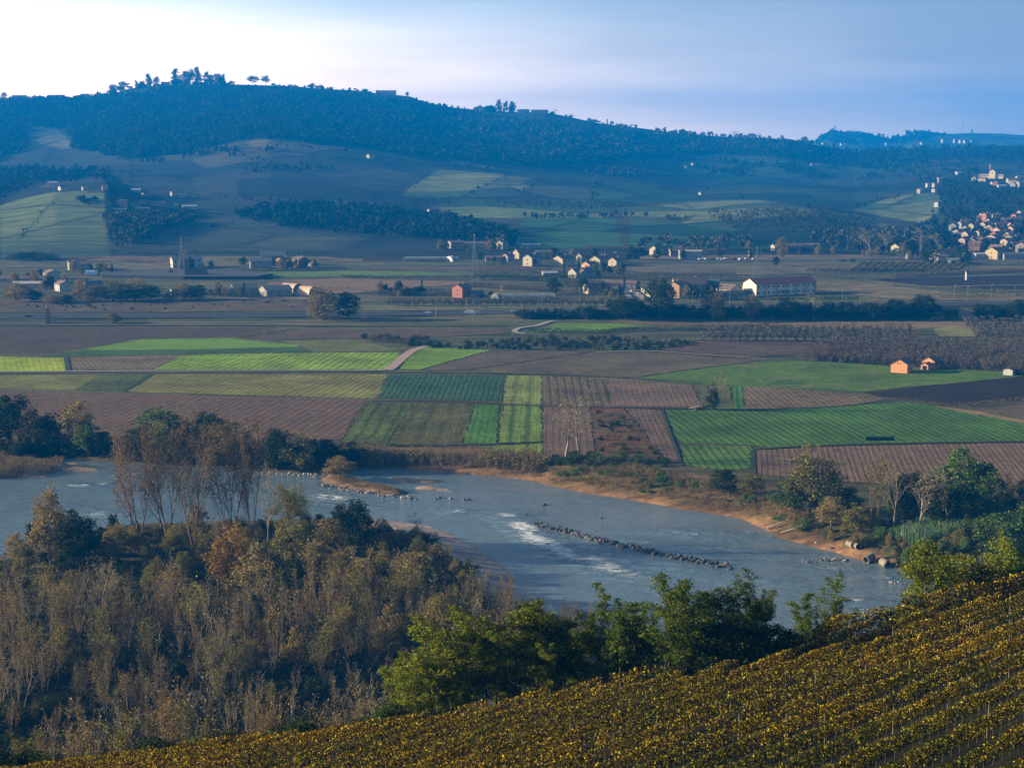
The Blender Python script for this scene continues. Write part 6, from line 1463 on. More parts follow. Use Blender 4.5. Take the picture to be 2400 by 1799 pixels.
def openings(obj_label, L):
    for o in SC.objects:
        if o.get('label') == obj_label:
            for (x0, x1, z0, z1, wl, dd) in L:
                mb = MB(); mb.box(-wl / 2 - .03, -wl / 2 + .05, x0, x1, z0, z1); mb.build('dark_panel', M_GLASS, o)  # flat dark panel drawn for the shade inside, no hole in the wall
openings('orange gabled barn with dark roof, left of the pair on the green field', [(-.9, -.4, 4.3, 4.9, 9, 0), (.4, .9, 4.3, 4.9, 9, 0)])
openings('smaller orange barn with dark openings, right of the pair on the green field', [(-2.4, -.9, 0, 2.8, 7, 0), (.9, 2.0, .9, 2.4, 7, 0)])
openings('low orange lean to shed with a dark gate against the smaller barn', [(-1.2, 1.0, 0, 2.1, 5.5, 0)])

# the long white building with the red roof
def long_house():
    p = hit(1840, 690); r = R(24); W, D, H_, RH = 23.5, 8.2, 8.0, 3.4
    lab = 'long two storey white building with a dark red roof and a lit yellow gable'
    house(1842, 691, 2 * W, 2 * D, H_, RH, 24, 'longhouse', 'darkred', 12, 2, lab, 'building', name='farm_building', chim=0, gcols=0, door=False, over=.8)
    root = [o for o in SC.objects if o.get('label') == lab][0]
    for k in range(7):
        mb = MB(); x = -W + 2 * W * k / 6; x = min(max(x, -W + .3), W - .3); mb.box(x - .3, x + .3, -D - .25, -D + .05, -.5, H_ - .15); mb.build('pilaster', WM['brick'], root)
    pb = MB(); pb.box(-4.5, 1.5, -D - 3, -D - .05, 3.0, 3.25); pb.box(-4.3, -4.1, -D - 2.9, -D - 2.7, -.3, 3.0); pb.box(1.1, 1.3, -D - 2.9, -D - 2.7, -.3, 3.0); pb.build('porch', RM['brown'], root)
long_house()
house(1752, 696, 6.5, 5, 2.8, 1.6, 24, 'cream', 'brown', 1, 1, 'small gabled porch hut at the lit end of the long white building', 'hut', name='hut', chim=0, gcols=0)
house(1762, 683, 8, 6, 3.8, 1.6, 24, 'yellow', 'brown', 1, 1, 'cream annex between the hut and the long white building', 'annex', name='annex', chim=0, gcols=1)

H_ = [
 # left hamlet
 (182, 633, 13, 9, 6.4, 2, 22, 'cream', 'tile', 2, 2, 'cream farmhouse with a lit balcony front at the left hamlet'),
 (203, 634, 9, 8, 5.4, 1.6, 12, 'grey', 'brown', 2, 2, 'grey wing joined to the cream farmhouse'),
 (106, 654, 12, 10, 4.8, 2.2, -60, 'white', 'tile', 2, 2, 'white gabled house, topmost of the left hamlet'),
 (88, 662, 20, 8, 3, 1.8, 6, 'tan', 'tile', 4, 1, 'long low tiled barn left of the topmost white house'),
 (134, 682, 10, 9, 5, 2.2, -55, 'white', 'tile', 2, 2, 'white gabled house at the lower right of the left hamlet'),
 (118, 676, 9, 7, 5.4, 1.4, 15, 'white', 'tile', 2, 2, 'flat fronted white house left of the lower gabled one'),
 (70, 674, 24, 9, 3, 1.2, 4, 'stone', 'pale', 5, 1, 'long low pale roofed shed at the left hamlet'),
 (20, 662, 20, 9, 3, 1.4, 4, 'stone', 'tile', 4, 1, 'low barn cut by the left border'),
 (222, 676, 12, 8, 3, 2, 30, 'stone', 'slate', 2, 1, 'grey roofed shed half hidden by the grey trees'),
 (460, 652, 16, 12, 2.6, 4.5, 10, 'dark', 'black', 2, 1, 'black hipped roof rising behind the dark tarpaulins'),
 (440, 628, 24, 13, 7, 2.6, 20, 'white', 'slate', 5, 2, 'large white farmhouse with a lit left end'),
 # sheds
 (525, 692, 20, 11, 4.2, 1.4, 8, 'grey', 'slate', 4, 1, 'open fronted grey shed, leftmost of the sheds'),
 (578, 691, 16, 15, 4.4, 2.6, 24, 'stone', 'slate', 2, 1, 'grey gabled shed with pale roof slope, second of the sheds'),
 (655, 694, 18, 16, 4.2, 2.6, 26, 'stone', 'slate', 3, 1, 'grey gabled shed next to the polytunnels'),
 (424, 690, 12, 8, 3.2, 1.4, 20, 'grey', 'slate', 2, 1, 'small shed behind the yellowish tree'),
 # farmhouses mid left
 (612, 630, 17, 12, 6.4, 2.4, 12, 'grey', 'slate', 3, 2, 'grey farmhouse with three upper windows'),
 (640, 622, 20, 14, 8, 3.4, 10, 'grey', 'slate', 3, 2, 'tall dark roofed barn behind the grey farmhouse'),
 (672, 626, 10, 8, 6.2, 1.8, 40, 'pink', 'red', 1, 2, 'salmon pink house right of the dark barn'),
 (692, 627, 10, 10, 6.6, 2.2, -50, 'brick', 'brown', 2, 2, 'brown brick gabled house right of the pink one'),
 (724, 628, 8, 7, 3.6, 2.0, -50, 'tan', 'brown', 1, 1, 'small gabled cottage right of the brick house'),
 # red house, mid
 (1094, 697, 9, 9, 6.6, 2.2, 50, 'brick', 'tile', 2, 2, 'red brick house with a lit orange front beside the greenhouse'),
 (1118, 697, 9, 6, 3.2, 1.2, 10, 'stone', 'slate', 1, 1, 'low slate shed right of the red brick house'),
 (1395, 688, 11, 8, 4.2, 2.4, 30, 'yellow', 'red', 1, 1, 'cream cottage with a bright red roof left of the farmyard wall'),
 (1412, 682, 14, 8, 3.6, 1.8, 14, 'stone', 'tile', 3, 1, 'low stone house behind the red roofed cottage'),
 (1450, 676, 24, 10, 3.6, 2.0, -14, 'grey', 'tile', 4, 1, 'long grey tiled barn right of the red roofed cottage'),
 (1600, 697, 12, 9, 8.4, 2.4, 62, 'orange', 'tile', 2, 2, 'orange sunlit house half hidden by dark trees'),
 (1620, 690, 22, 12, 7.2, 4, 8, 'tan', 'brown', 4, 2, 'large brown roofed farmhouse behind the orange house'),
 (1650, 688, 20, 10, 6, 3.6, -4, 'dark', 'slate', 3, 2, 'dark slate barn left of the spruce'),
 (1695, 692, 13, 11, 4.2, 3.2, -48, 'white', 'brown', 1, 1, 'white gabled house left of the long white building'),
 (1718, 697, 16, 7, 2.8, 1.4, 4, 'stone', 'black', 3, 1, 'low dark roofed stable in front of the white gabled house'),
 # middle hamlet
 (1258, 624, 12, 10, 7.2, 2.6, 48, 'cream', 'slate', 2, 2, 'cream house with a lit left wall, first of the middle hamlet'),
 (1235, 606, 16, 11, 5, 3.4, 30, 'tan', 'red', 3, 2, 'red roofed barn behind the cream house of the middle hamlet'),
 (1198, 612, 8, 7, 4.6, 1.8, 40, 'pink', 'tile', 1, 2, 'little pink house left of the red roofed barn'),
 (1295, 602, 30, 9, 4, 1.8, 4, 'grey', 'slate', 7, 1, 'long grey building with white openings in the middle hamlet'),
 (1333, 624, 14, 12, 6.2, 2.6, 42, 'cream', 'tile', 3, 2, 'cream gabled villa in the middle hamlet'),
 (1368, 612, 6, 6, 4.6, 2.4, 50, 'cream', 'tile', 1, 1, 'tiny cream chapel like house right of the villa'),
 (1392, 636, 10, 9, 5.6, 2.2, 45, 'orange', 'tile', 1, 2, 'orange house below the little chapel like one'),
 (1372, 652, 16, 12, 4.4, 3.2, 30, 'stone', 'slate', 2, 1, 'grey barn at the lower edge of the middle hamlet'),
 (1350, 652, 10, 8, 4.4, 2.4, -50, 'stone', 'tile', 1, 1, 'stone gabled shed left of the grey barn'),
 (1290, 646, 11, 6, 2.2, 1.2, 12, 'stone', 'pale', 2, 1, 'pale roofed lean to at the lower middle hamlet'),
 (1418, 622, 13, 11, 5.2, 2.8, 46, 'cream', 'tile', 2, 2, 'white gabled house, left of the right hand pair'),
 (1442, 618, 14, 11, 5.2, 3.2, 20, 'stone', 'brown', 2, 2, 'brown roofed house behind the right hand pair'),
 (1455, 624, 11, 9, 4.8, 2.4, 45, 'cream', 'tile', 2, 2, 'cream house, right of the right hand pair'),
 (1073, 582, 14, 10, 5.8, 1.4, 20, 'stone', 'brown', 2, 2, 'plain stone house at the hill foot, left of a long farm'),
 (1110, 582, 34, 9, 4.6, 1.8, 4, 'tan', 'brown', 7, 2, 'long brown farm at the hill foot behind the pylon'),
 (1185, 584, 9, 8, 6.4, 2, 50, 'cream', 'brown', 1, 2, 'narrow house with a lit white wall at the hill foot'),
 (1245, 582, 17, 8, 3.4, .8, 2, 'grey', 'pale', 3, 1, 'pale canopy shed before the dark teal field'),
 (1160, 612, 16, 7, 3, 1.4, 6, 'stone', 'tile', 3, 1, 'low tiled stable left of the little pink house'),
 (1560, 598, 18, 12, 5.4, 3.0, 34, 'cream', 'brown', 3, 2, 'farmhouse with small lit walls left of the grey barn'),
 (1590, 600, 14, 10, 4.6, 2.2, 10, 'stone', 'brown', 3, 2, 'stone house between the farmhouse and the grey barn'),
 (1620, 608, 19, 12, 7, .8, 3, 'grey', 'pale', 0, 1, 'large windowless grey barn with a pale roof edge'),
 (1851, 587, 30, 10, 4.2, 1.8, 14, 'cream', 'tile', 6, 2, 'long white stable with a tiled roof at the hill foot'),
 (1894, 586, 22, 10, 4.6, 1.6, 4, 'tan', 'tile', 3, 1, 'brown wing continuing the long white stable'),
 # right village foot
 (2116, 594, 12, 9, 6.4, 2.4, 40, 'yellow', 'tile', 2, 2, 'cream house between dark trees at the right village'),
 (2226, 610, 22, 14, 6, 3.6, 24, 'tan', 'tile', 3, 2, 'large tiled farmhouse at the right village foot'),
 (2212, 617, 10, 9, 6, .6, 8, 'stone', 'brown', 1, 2, 'square stone annex with a dark doorway below the large farmhouse'),
 (2240, 619, 14, 10, 3, 1.8, -30, 'white', 'slate', 2, 1, 'low white shed right of the square annex'),
 (2278, 606, 9, 8, 4.4, .8, 20, 'white', 'red', 2, 1, 'white flat house with a thin red roof at the village foot'),
 (2302, 607, 12, 8, 4.4, .8, 14, 'white', 'pale', 3, 1, 'white pale roofed house right of the thin red roof'),
 (2347, 607, 13, 12, 7, 3, 42, 'yellow', 'red', 2, 2, 'big yellow house with a red roof at the village foot'),
 (2380, 608, 20, 8, 4.6, 1, 4, 'stone', 'slate', 4, 1, 'long low grey building right of the big yellow house'),
 (2266, 576, 7, 7, 6, 1.6, 40, 'pink', 'red', 1, 2, 'bright pink house in the lower right village'),
 (2252, 553, 6, 6, 5, 1.6, 40, 'white', 'tile', 1, 2, 'tiny white house left of the bright pink one'),
 (2274, 541, 11, 8, 3.6, 2.4, 46, 'cream', 'tile', 1, 1, 'white gable alone among trees in the right village'),
 (2299, 556, 6, 6, 5.4, 1.6, 40, 'pink', 'tile', 1, 2, 'narrow pink house amid the trees of the right village'),
 (2317, 530, 8, 8, 14, 1.5, 20, 'brick', 'brown', 1, 3, 'square brown tower of the right village'),
 (2328, 530, 14, 9, 6.4, 3, 52, 'pink', 'red', 2, 2, 'pink fronted house with a long red roof beside the brown tower'),
 (2337, 514, 13, 9, 6, 1.4, 10, 'white', 'tile', 3, 2, 'white house above the brown tower'),
 (2330, 545, 14, 9, 5, 2.6, 30, 'tan', 'red', 2, 1, 'red roofed house below the brown tower'),
 (2352, 552, 12, 9, 6, 2.6, 30, 'pink', 'red', 2, 2, 'pink house with shutters in the middle of the right village'),
 (2380, 550, 9, 8, 6.6, 2.2, 40, 'orange', 'red', 1, 2, 'orange house in the middle of the right village'),
 (2385, 537, 14, 9, 5, 2.4, 20, 'pink', 'red', 2, 1, 'wide red roofed house above the orange one'),
 (2375, 563, 10, 8, 5.6, 2.2, 30, 'yellow', 'tile', 1, 2, 'yellow narrow house below the orange one'),
 (2371, 575, 9, 8, 5, 2, 45, 'cream', 'tile', 1, 1, 'cream house with a lit roof at the lower right village'),
 (2394, 568, 9, 8, 5.4, 2, 35, 'yellow', 'red', 1, 2, 'cream house cut by the right border'),
 (2320, 572, 20, 9, 4.4, 2, 6, 'tan', 'tile', 4, 1, 'long tiled house behind the gas station like row'),
 (2390, 522, 16, 11, 4.6, 2.6, 12, 'tan', 'red', 2, 2, 'red roofed house high in the right village'),
 (2355, 535, 16, 9, 5, 2.4, 14, 'tan', 'red', 2, 2, 'red roofed house between the tower and the border'),
 # upper village
 (2202, 484, 8, 7, 5.4, 2, 40, 'white', 'tile', 1, 2, 'white cottage above the ticked vineyard'),
 (2161, 452, 9, 8, 5, 1.6, 30, 'tan', 'pale', 1, 2, 'round topped tan hut at the crown of the ticked vineyard'),
 (2183, 438, 15, 8, 5.4, 1, 8, 'white', 'tile', 3, 2, 'white blocky house above the ticked vineyard'),
 (2198, 438, 13, 9, 5, 1.8, 14, 'pink', 'red', 2, 2, 'pinkish house right of the white blocky one'),
 (2206, 428, 10, 8, 8, 1, 10, 'tan', 'tile', 2, 3, 'tall tan house behind the pinkish one'),
 (2197, 449, 11, 8, 3.6, 1.8, 30, 'pink', 'red', 1, 1, 'little pink house below the pinkish one'),
 (2251, 408, 14, 8, 3.4, 1.2, 24, 'white', 'pale', 2, 1, 'white roofed house alone left of the church'),
 (2290, 424, 8, 7, 5, 1.6, 30, 'white', 'tile', 1, 2, 'white house just left of the church'),
 (2310, 425, 11, 8, 4.6, 1.8, 30, 'yellow', 'tile', 2, 1, 'yellow house at the foot of the church'),
 (2335, 432, 14, 8, 3.4, 1.6, 8, 'stone', 'tile', 3, 1, 'low house right below the church'),
 (2375, 427, 18, 8, 5, 1.6, 12, 'cream', 'tile', 4, 2, 'long cream house right of the church'),
 (2392, 420, 12, 8, 4.4, 1.6, 10, 'pink', 'tile', 2, 1, 'pink house at the border right of the church'),
 (2350, 439, 14, 7, 3, 1, 4, 'white', 'pale', 3, 1, 'low white house below the church terrace'),
 # left hill village
 (124, 436, 14, 9, 5, 2, 16, 'white', 'pale', 2, 2, 'white villa, highest of the left hill village'),
 (112, 446, 22, 9, 4, 2, 10, 'tan', 'tile', 4, 1, 'long brown roofed farm under the white villa'),
 (150, 446, 10, 9, 4.4, 2.4, 40, 'white', 'tile', 1, 1, 'white gabled house right of the long brown farm'),
 (201, 446, 8, 7, 4.6, 1.2, 30, 'cream', 'slate', 1, 1, 'small cream house amid trees on the left hill'),
 (247, 446, 8, 7, 6, 1.4, 20, 'pink', 'tile', 2, 2, 'small pink house at the end of the left hill'),
 (290, 486, 11, 12, 9, 1, 38, 'orange', 'tile', 0, 1, 'square orange house, leftmost of the lit hillside village'),
 (320, 487, 11, 9, 4.6, 2.6, 44, 'cream', 'tile', 1, 1, 'cream gabled house second from left in the lit village'),
 (338, 478, 9, 8, 4, 2, 44, 'yellow', 'tile', 1, 1, 'tiny yellow gable in the middle of the lit village'),
 (372, 484, 22, 9, 5.4, 1.6, 20, 'orange', 'tile', 3, 1, 'wide orange house in the middle of the lit village'),
 (345, 461, 11, 8, 4.4, 2, 40, 'cream', 'tile', 1, 1, 'cream house at the top of the lit village'),
 (372, 460, 26, 12, 3.6, 4, 14, 'pink', 'red', 3, 1, 'large red roofed house at the top of the lit village'),
 (409, 460, 8, 7, 6, 1.6, 40, 'pink', 'red', 1, 2, 'pink tower like house right of the large red roof'),
 (427, 463, 11, 8, 4.4, 1.6, 10, 'white', 'tile', 2, 1, 'white house at the right top of the lit village'),
 (445, 490, 20, 9, 4, 1.8, 16, 'white', 'pale', 3, 1, 'white house with pale roof at the right end of the lit village'),
 (405, 488, 16, 9, 4.4, 2, 14, 'stone', 'slate', 3, 1, 'grey house left of the pale roofed white one'),
 (275, 496, 22, 8, 3, 1.2, 6, 'stone', 'pale', 4, 1, 'low pale building at the bottom of the lit village'),
 (335, 494, 18, 8, 3.2, 1.4, 6, 'stone', 'pale', 3, 1, 'low pale shed under the cream gabled house'),
 (318, 450, 14, 8, 3.4, 1.6, 8, 'white', 'pale', 2, 1, 'white roofed shed left of the top cream house'),
 (276, 312, 14, 9, 4.4, 2.4, 30, 'white', 'slate', 2, 1, 'lonely white house in the wood of the ridge'),
 (872, 372, 11, 9, 6, 2.2, 40, 'cream', 'tile', 1, 1, 'lonely lit house on the crest of the brown fields'),
 (1017, 503, 13, 10, 6, 2.4, 22, 'white', 'tile', 3, 2, 'white house at the edge of the slope wood, the left one'),
 (1036, 504, 12, 10, 4.8, 2, 12, 'white', 'tile', 2, 2, 'white house at the edge of the slope wood, the right one'),
 (1647, 457, 8, 7, 3.6, 1.8, 30, 'cream', 'tile', 1, 1, 'little white hut on the field corner of the middle hill'),
 (1610, 396, 5, 5, 4.4, 1.4, 30, 'white', 'tile', 1, 1, 'tiny white house under the ridge, left of two'),
 (1626, 388, 5, 5, 4., 1.4, 30, 'white', 'tile', 1, 1, 'tiny white house under the ridge, right of two'),
 (1914, 390, 20, 10, 3.6, 2.4, 10, 'grey', 'slate', 3, 1, 'grey farm in the hollow under the ridge'),
 (2084, 399, 12, 8, 3.6, 1.8, 10, 'grey', 'slate', 2, 1, 'small grey farm left of the right village'),
]
for t in H_:
    px, py, w, d, h, rh, rot, wall, roof, cols, st, lab = t
    nm = 'barn' if 'barn' in lab else 'shed' if 'shed' in lab else 'house'
    house(px, py, w, d, h, rh, rot, wall, roof, cols, st, lab, nm if nm != 'house' else 'house', name=nm if nm != 'house' else 'house', chim=1 if st == 2 else 0, gcols=1 if cols else 0, door=cols > 0)
_rg = random.Random(12)
def village_fill():
    P1 = [(2235, 530), (2290, 515), (2330, 500), (2410, 500), (2410, 598), (2290, 600), (2250, 590)]; P2 = [(2270, 415), (2290, 428), (2410, 445), (2410, 425), (2360, 420)]
    for P, n in ((P1, 30), (P2, 8)):
        k = 0
        while k < n:
            px, py = _rg.uniform(2230, 2410), _rg.uniform(410, 600)
            if not inside(P, np.array([px]), np.array([py]))[0]: continue
            wl, rf = _rg.choice(['stone', 'stone', 'grey', 'grey', 'brick', 'tan', 'dark']), _rg.choice(['tile', 'red', 'tile', 'brown'])
            house(px, py, _rg.uniform(9, 15), _rg.uniform(8, 10), _rg.uniform(4, 7), _rg.uniform(1.8, 2.6), _rg.choice([-50, -35, 15, 30, 45, 60]), wl, rf, 2, 2, 'small tiled house packed among the others of the right hillside village', 'village house', 'houses packed on the right hillside', name='village_house', chim=1, gcols=1); k += 1
village_fill()
# on the far hills and the skyline
for px, w, h, lab in ((45, 30, 7, 'broad skyline house at the far left'), (88, 22, 5, 'pale skyline house second from the left'), (131, 34, 7, 'wide hip roofed skyline villa'), (187, 14, 5, 'small skyline house before the taller one'), (200, 16, 8, 'taller skyline house before the cypress'),
                      (388, 18, 6, 'skyline villa between the fir trees'), (905, 42, 8, 'long skyline farmhouse with a white end'), (1133, 16, 5, 'small skyline house left of the middle grove'), (1228, 24, 6, 'low skyline house right of the middle grove'), (1265, 34, 6, 'long skyline house with chimneys')):
    for r_ in np.arange(150, 360, .5):
        p = hit(px, r_)
        if p is not None and p[1] < D3 + 160: break
    o = house(px, r_ + 3, w, 10, h, 2.6, 8, 'cream' if 'white end' in lab or 'pale' in lab else 'stone', 'brown', 4, 2, lab, 'house', chim=1, gcols=1)
for i, (px, py, w, h, wl, lab) in enumerate(((1933, 340, 12, 5, 'white', 'small white house at the foot of the distant hill'), (1975, 342, 9, 5, 'white', 'left white speck of a house in the far wood'), (1985, 342, 9, 5, 'white', 'right white speck of a house in the far wood'), (2083, 343, 18, 9, 'cream', 'larger cream house below the distant hills'),
        (2165, 339, 14, 5, 'white', 'white house alone left of the distant village row'), (2218, 336, 26, 11, 'cream', 'wide pale house, first of the distant village row'), (2232, 335, 22, 9, 'white', 'white house, second of the distant village row'), (2243, 335, 16, 9, 'cream', 'cream house, third of the distant village row'),
        (2256, 336, 16, 8, 'white', 'white house, fourth of the distant village row'), (2266, 336, 14, 7, 'white', 'white house, fifth of the distant village row'), (2284, 335, 20, 6, 'grey', 'grey house at the end of the distant village row'), (2128, 314, 20, 9, 'cream', 'house on the slope of the distant wooded knoll'), (2150, 317, 18, 5, 'white', 'white roofed house beside the distant wooded knoll'))):
    house(px, py, w, 10, h, 3, 20, wl, 'tile', 2, 2, lab, 'house', chim=0, gcols=1)

# church above the right village
def church():
    p = hit(2325, 420); x, y, z = p; m = y / F
    root = mk('church', None); put(root, x, y, z + 1, R(-24)); tag(root, 'pale orange church with a gabled front, long wings and a slim bell tower', 'church')
    k = 2.05 * 1.0
    def bx(nm, mat, *a, par=root):
        mb = MB(); mb.box(*a); return mb.build(nm, mat, par)
    wm = WM['church']; s = m * 1.12      # metres per photo pixel
    mb = MB(); W_ = 6.2 * s; E = 14 * s; Pk = 19.5 * s
    mb.add([(-W_, 0, 0), (W_, 0, 0), (W_, 20, 0), (-W_, 20, 0), (-W_, 0, E), (W_, 0, E), (W_, 20, E), (-W_, 20, E), (0, 0, Pk), (0, 20, Pk)], [(0, 1, 5, 8, 4), (2, 3, 7, 9, 6), (1, 2, 6, 5), (3, 0, 4, 7), (4, 8, 9, 7), (5, 6, 9, 8)])
    n = mb.build('nave', wm, root)
    rb = MB()
    for sg in (-1, 1): rb.add([(0, -.4, Pk + .1), (0, 20.4, Pk + .1), (sg * (W_ + .5), 20.4, E - .2), (sg * (W_ + .5), -.4, E - .2), (0, -.4, Pk + .4), (0, 20.4, Pk + .4), (sg * (W_ + .5), 20.4, E + .1), (sg * (W_ + .5), -.4, E + .1)], [(0, 1, 2, 3), (7, 6, 5, 4), (0, 3, 7, 4), (1, 5, 6, 2), (3, 2, 6, 7)])
    rb.build('roof', RM['tile'], root)
    mb = MB(); mb.bar((0, -.12, 11.5 * s), (0, .1, 11.5 * s), 1.3 * s, 1.3 * s, 14); mb.build('rose_window', M_GLASS, root)
    wl = bx('left_wing', wm, -22 * s, -W_, 2, 14, -6 * s, 8.5 * s); wr = bx('right_wing', wm, W_, 22 * s, 2, 14, 0, 8.5 * s)
    bx('roof', RM['tile'], -22.6 * s, -W_, 1.4, 14.6, 8.5 * s, 9.6 * s, par=wl); bx('roof', RM['tile'], W_, 22.6 * s, 1.4, 14.6, 8.5 * s, 9.6 * s, par=wr)
    for i in range(5): window(wl, (-20 + i * 3.1) * s, 1.97, 5.6 * s, 0, 1.7); window(wr, (8 + i * 3.0) * s, 1.97, 5.6 * s, 0, 1.7)
    tw = MB(); tx = -6.5 * s; tw.box(tx - 1.5 * s, tx + 1.5 * s, 8, 8 + 3 * s, 0, 24 * s); t = tw.build('bell_tower', WM['brick'], root)
    sp = MB(); sp.bar((tx, 8 + 1.5 * s, 24 * s), (tx, 8 + 1.5 * s, 27 * s), 1.2 * s, .9 * s, 8); sp.bar((tx, 8 + 1.5 * s, 27 * s), (tx, 8 + 1.5 * s, 31 * s), .7 * s, .05, 8); sp.build('spire', RM['pale'], t)
church()
# distant tower and masts on the horizon
def mast(px, base, top, r, label, name='mast', mat=None, box=False):
    p = hit(px, base)
    if p is None: return
    u, t = ray(px, top); h = float(t) * p[1] + CAMZ - p[2]; mb = MB()
    if box: mb.box(-r, r, -r, r, -3, h * .8); mb.bar((0, 0, h * .8), (0, 0, h), r * .8, .3, 6)
    else:
        mb.bar((0, 0, -1), (0, 0, h), r, r * .6, 6); mb.bar((-r * 4, 0, h * .8), (r * 4, 0, h * .8), r * .5, r * .5, 4)
    o = mb.build(name, mat or M_CONCD); o.location = p; tag(o, label, name.replace('_', ' '))
mast(1957, 309, 293, 2.2, 'dark slender church tower on the distant left hill', 'tower', box=True)
mast(1951, 309, 300, 5, 'squat ruin beside the distant tower', 'ruin', box=True)
mast(2256, 314, 284, .7, 'thin radio mast on the distant skyline', 'radio_mast')
mast(2278, 313, 302, 3, 'stout water tower on the distant skyline', 'water_tower', box=True)

# tunnels of plastic and long greenhouses
def tunnel(px, py, L, rad, hgt, rot, mat, label, dark_end=True):
    p = hit(px, py); root = mk('polytunnel', None); put(root, p[0], p[1], p[2], R(rot)); tag(root, label, 'greenhouse')
    n = 14; V = []
    for x in (-L / 2, L / 2):
        for k in range(n + 1): a = math.pi * k / n; V.append((x, -rad * math.cos(a), hgt * math.sin(a)))
    me = bpy.data.meshes.new('cover'); me.from_pydata(V, [], [(k, k + 1, n + 2 + k, n + 1 + k) for k in range(n)]); me.update(); me.materials.append(mat); mk('cover', me, root)
    for sx, nm in ((-1, 'end_wall'), (1, 'end_wall')):
        V2 = [(sx * (L / 2 - .05), -rad * .97 * math.cos(math.pi * k / n), hgt * .97 * math.sin(math.pi * k / n)) for k in range(n + 1)]
        me = bpy.data.meshes.new(nm); me.from_pydata(V2, [], [tuple(range(n + 1))]); me.update(); me.materials.append(M_CONCD if dark_end else mat); mk(nm, me, root)
    rb = MB()
    for i in range(6):
        x = -L / 2 + L * i / 5
        for k in range(0, n): a, b = math.pi * k / n, math.pi * (k + 1) / n; rb.bar((x, -rad * 1.015 * math.cos(a), hgt * 1.015 * math.sin(a)), (x, -rad * 1.015 * math.cos(b), hgt * 1.015 * math.sin(b)), .06, .06, 4)
    rb.build('hoops', M_FRAME, root)
M_TARP = plain('tan_tarpaulin', (.62, .42, .28), rough=.6); M_PLAST = plain('greenhouse_plastic', (.2, .225, .21), rough=.4); M_BLUE = plain('blueish_plastic', (.45, .56, .7), rough=.4)
tunnel(684, 684, 13, 5.6, 6, -38, M_TARP, 'tan arched polytunnel, left of the lit pair'); tunnel(722, 691, 12, 5.4, 6, -38, M_TARP, 'tan arched polytunnel, right of the lit pair')
tunnel(215, 644, 9, 4, 3.6, 8, M_BLUE, 'small bluish polytunnel under the cream farmhouse', False)
tunnel(1238, 699, 34, 4, 3.4, 3, M_PLAST, 'long pale greenhouse right of the red brick house', False); tunnel(1163, 699, 5, 3, 3.2, 60, M_PLAST, 'short greenhouse with a lit end, left of the long one', False)
tunnel(1010, 612, 46, 4, 4, 3, M_PLAST, 'long low greenhouse at the far hamlet', False); tunnel(1056, 612, 6, 4, 4.4, 60, plain('white_plastic', (.75, .72, .66)), 'white arched end of the far greenhouse', False)
# dark net covers left of the sheds
for pts, h, lab in (([(240, 655), (420, 652), (560, 651), (640, 661), (600, 668), (430, 668), (240, 664)], 2.6, 'broad dark net cover spread behind the left sheds'),):
    W_ = wpoly(pts); z = PLAIN; V = [(a, b, z) for a, b in W_] + [(a, b, z + h) for a, b in W_]; n = len(W_)
    me = bpy.data.meshes.new('net_cover'); me.from_pydata(V, [], [tuple(range(n, 2 * n))] + [(i, (i + 1) % n, n + (i + 1) % n, n + i) for i in range(n)]); me.update(); me.materials.append(RM['black'])
    tag(mk('net_cover', me), lab, 'net cover')

# pylons, lamps, poles
M_STEEL = plain('pylon_steel', (.16, .18, .2), rough=.6, metal=.2)
def pylon(px, base, top, label):
    p = hit(px, base); u, t = ray(px, top); h = float(t) * p[1] + CAMZ - p[2]; root = mk('pylon', None); put(root, p[0], p[1], p[2], R(25)); tag(root, label, 'pylon')
    def hw(z): return (2.6 if z < h * .65 else .0) and 2.6 * (1 - z / (h * .65)) + .75 * (z / (h * .65)) if z < h * .65 else .75 - .45 * (z - h * .65) / (h * .35)
    lv = [h * k / 12 for k in range(13)]; leg = MB(); br = MB()
    for sx in (-1, 1):
        for sy in (-1, 1):
            for a, b in zip(lv, lv[1:]): leg.bar((sx * hw(a), sy * hw(a), a), (sx * hw(b), sy * hw(b), b), .07, .07, 4)
    for a, b in zip(lv, lv[1:]):
        A, B = hw(a), hw(b)
        for s in (-1, 1):
            br.bar((-A, s * A, a), (B, s * B, b), .035, .035, 4); br.bar((A, s * A, a), (-B, s * B, b), .035, .035, 4); br.bar((s * A, -A, a), (s * B, B, b), .035, .035, 4); br.bar((s * A, A, a), (s * B, -B, b), .035, .035, 4)
    leg.build('legs', M_STEEL, root); br.build('lattice', M_STEEL, root)
    for z, L in ((h * .7, 4.6), (h * .8, 4.0), (h * .9, 3.4)):
        ab = MB()
        for s in (-1, 1): ab.bar((0, 0, z), (s * L, 0, z), .1, .08, 4); ab.bar((0, 0, z + 1.2), (s * L, 0, z), .06, .06, 4); ab.bar((s * L, 0, z), (s * L, 0, z - 1.4), .09, .09, 6)
        ab.build('cross_arm', M_STEEL, root)
pylon(1112, 664, 548, 'tall lattice pylon standing before the middle hamlet'); pylon(1773, 654, 577, 'lattice pylon behind the long white building'); pylon(426, 642, 556, 'lattice pylon in front of the large white farmhouse')

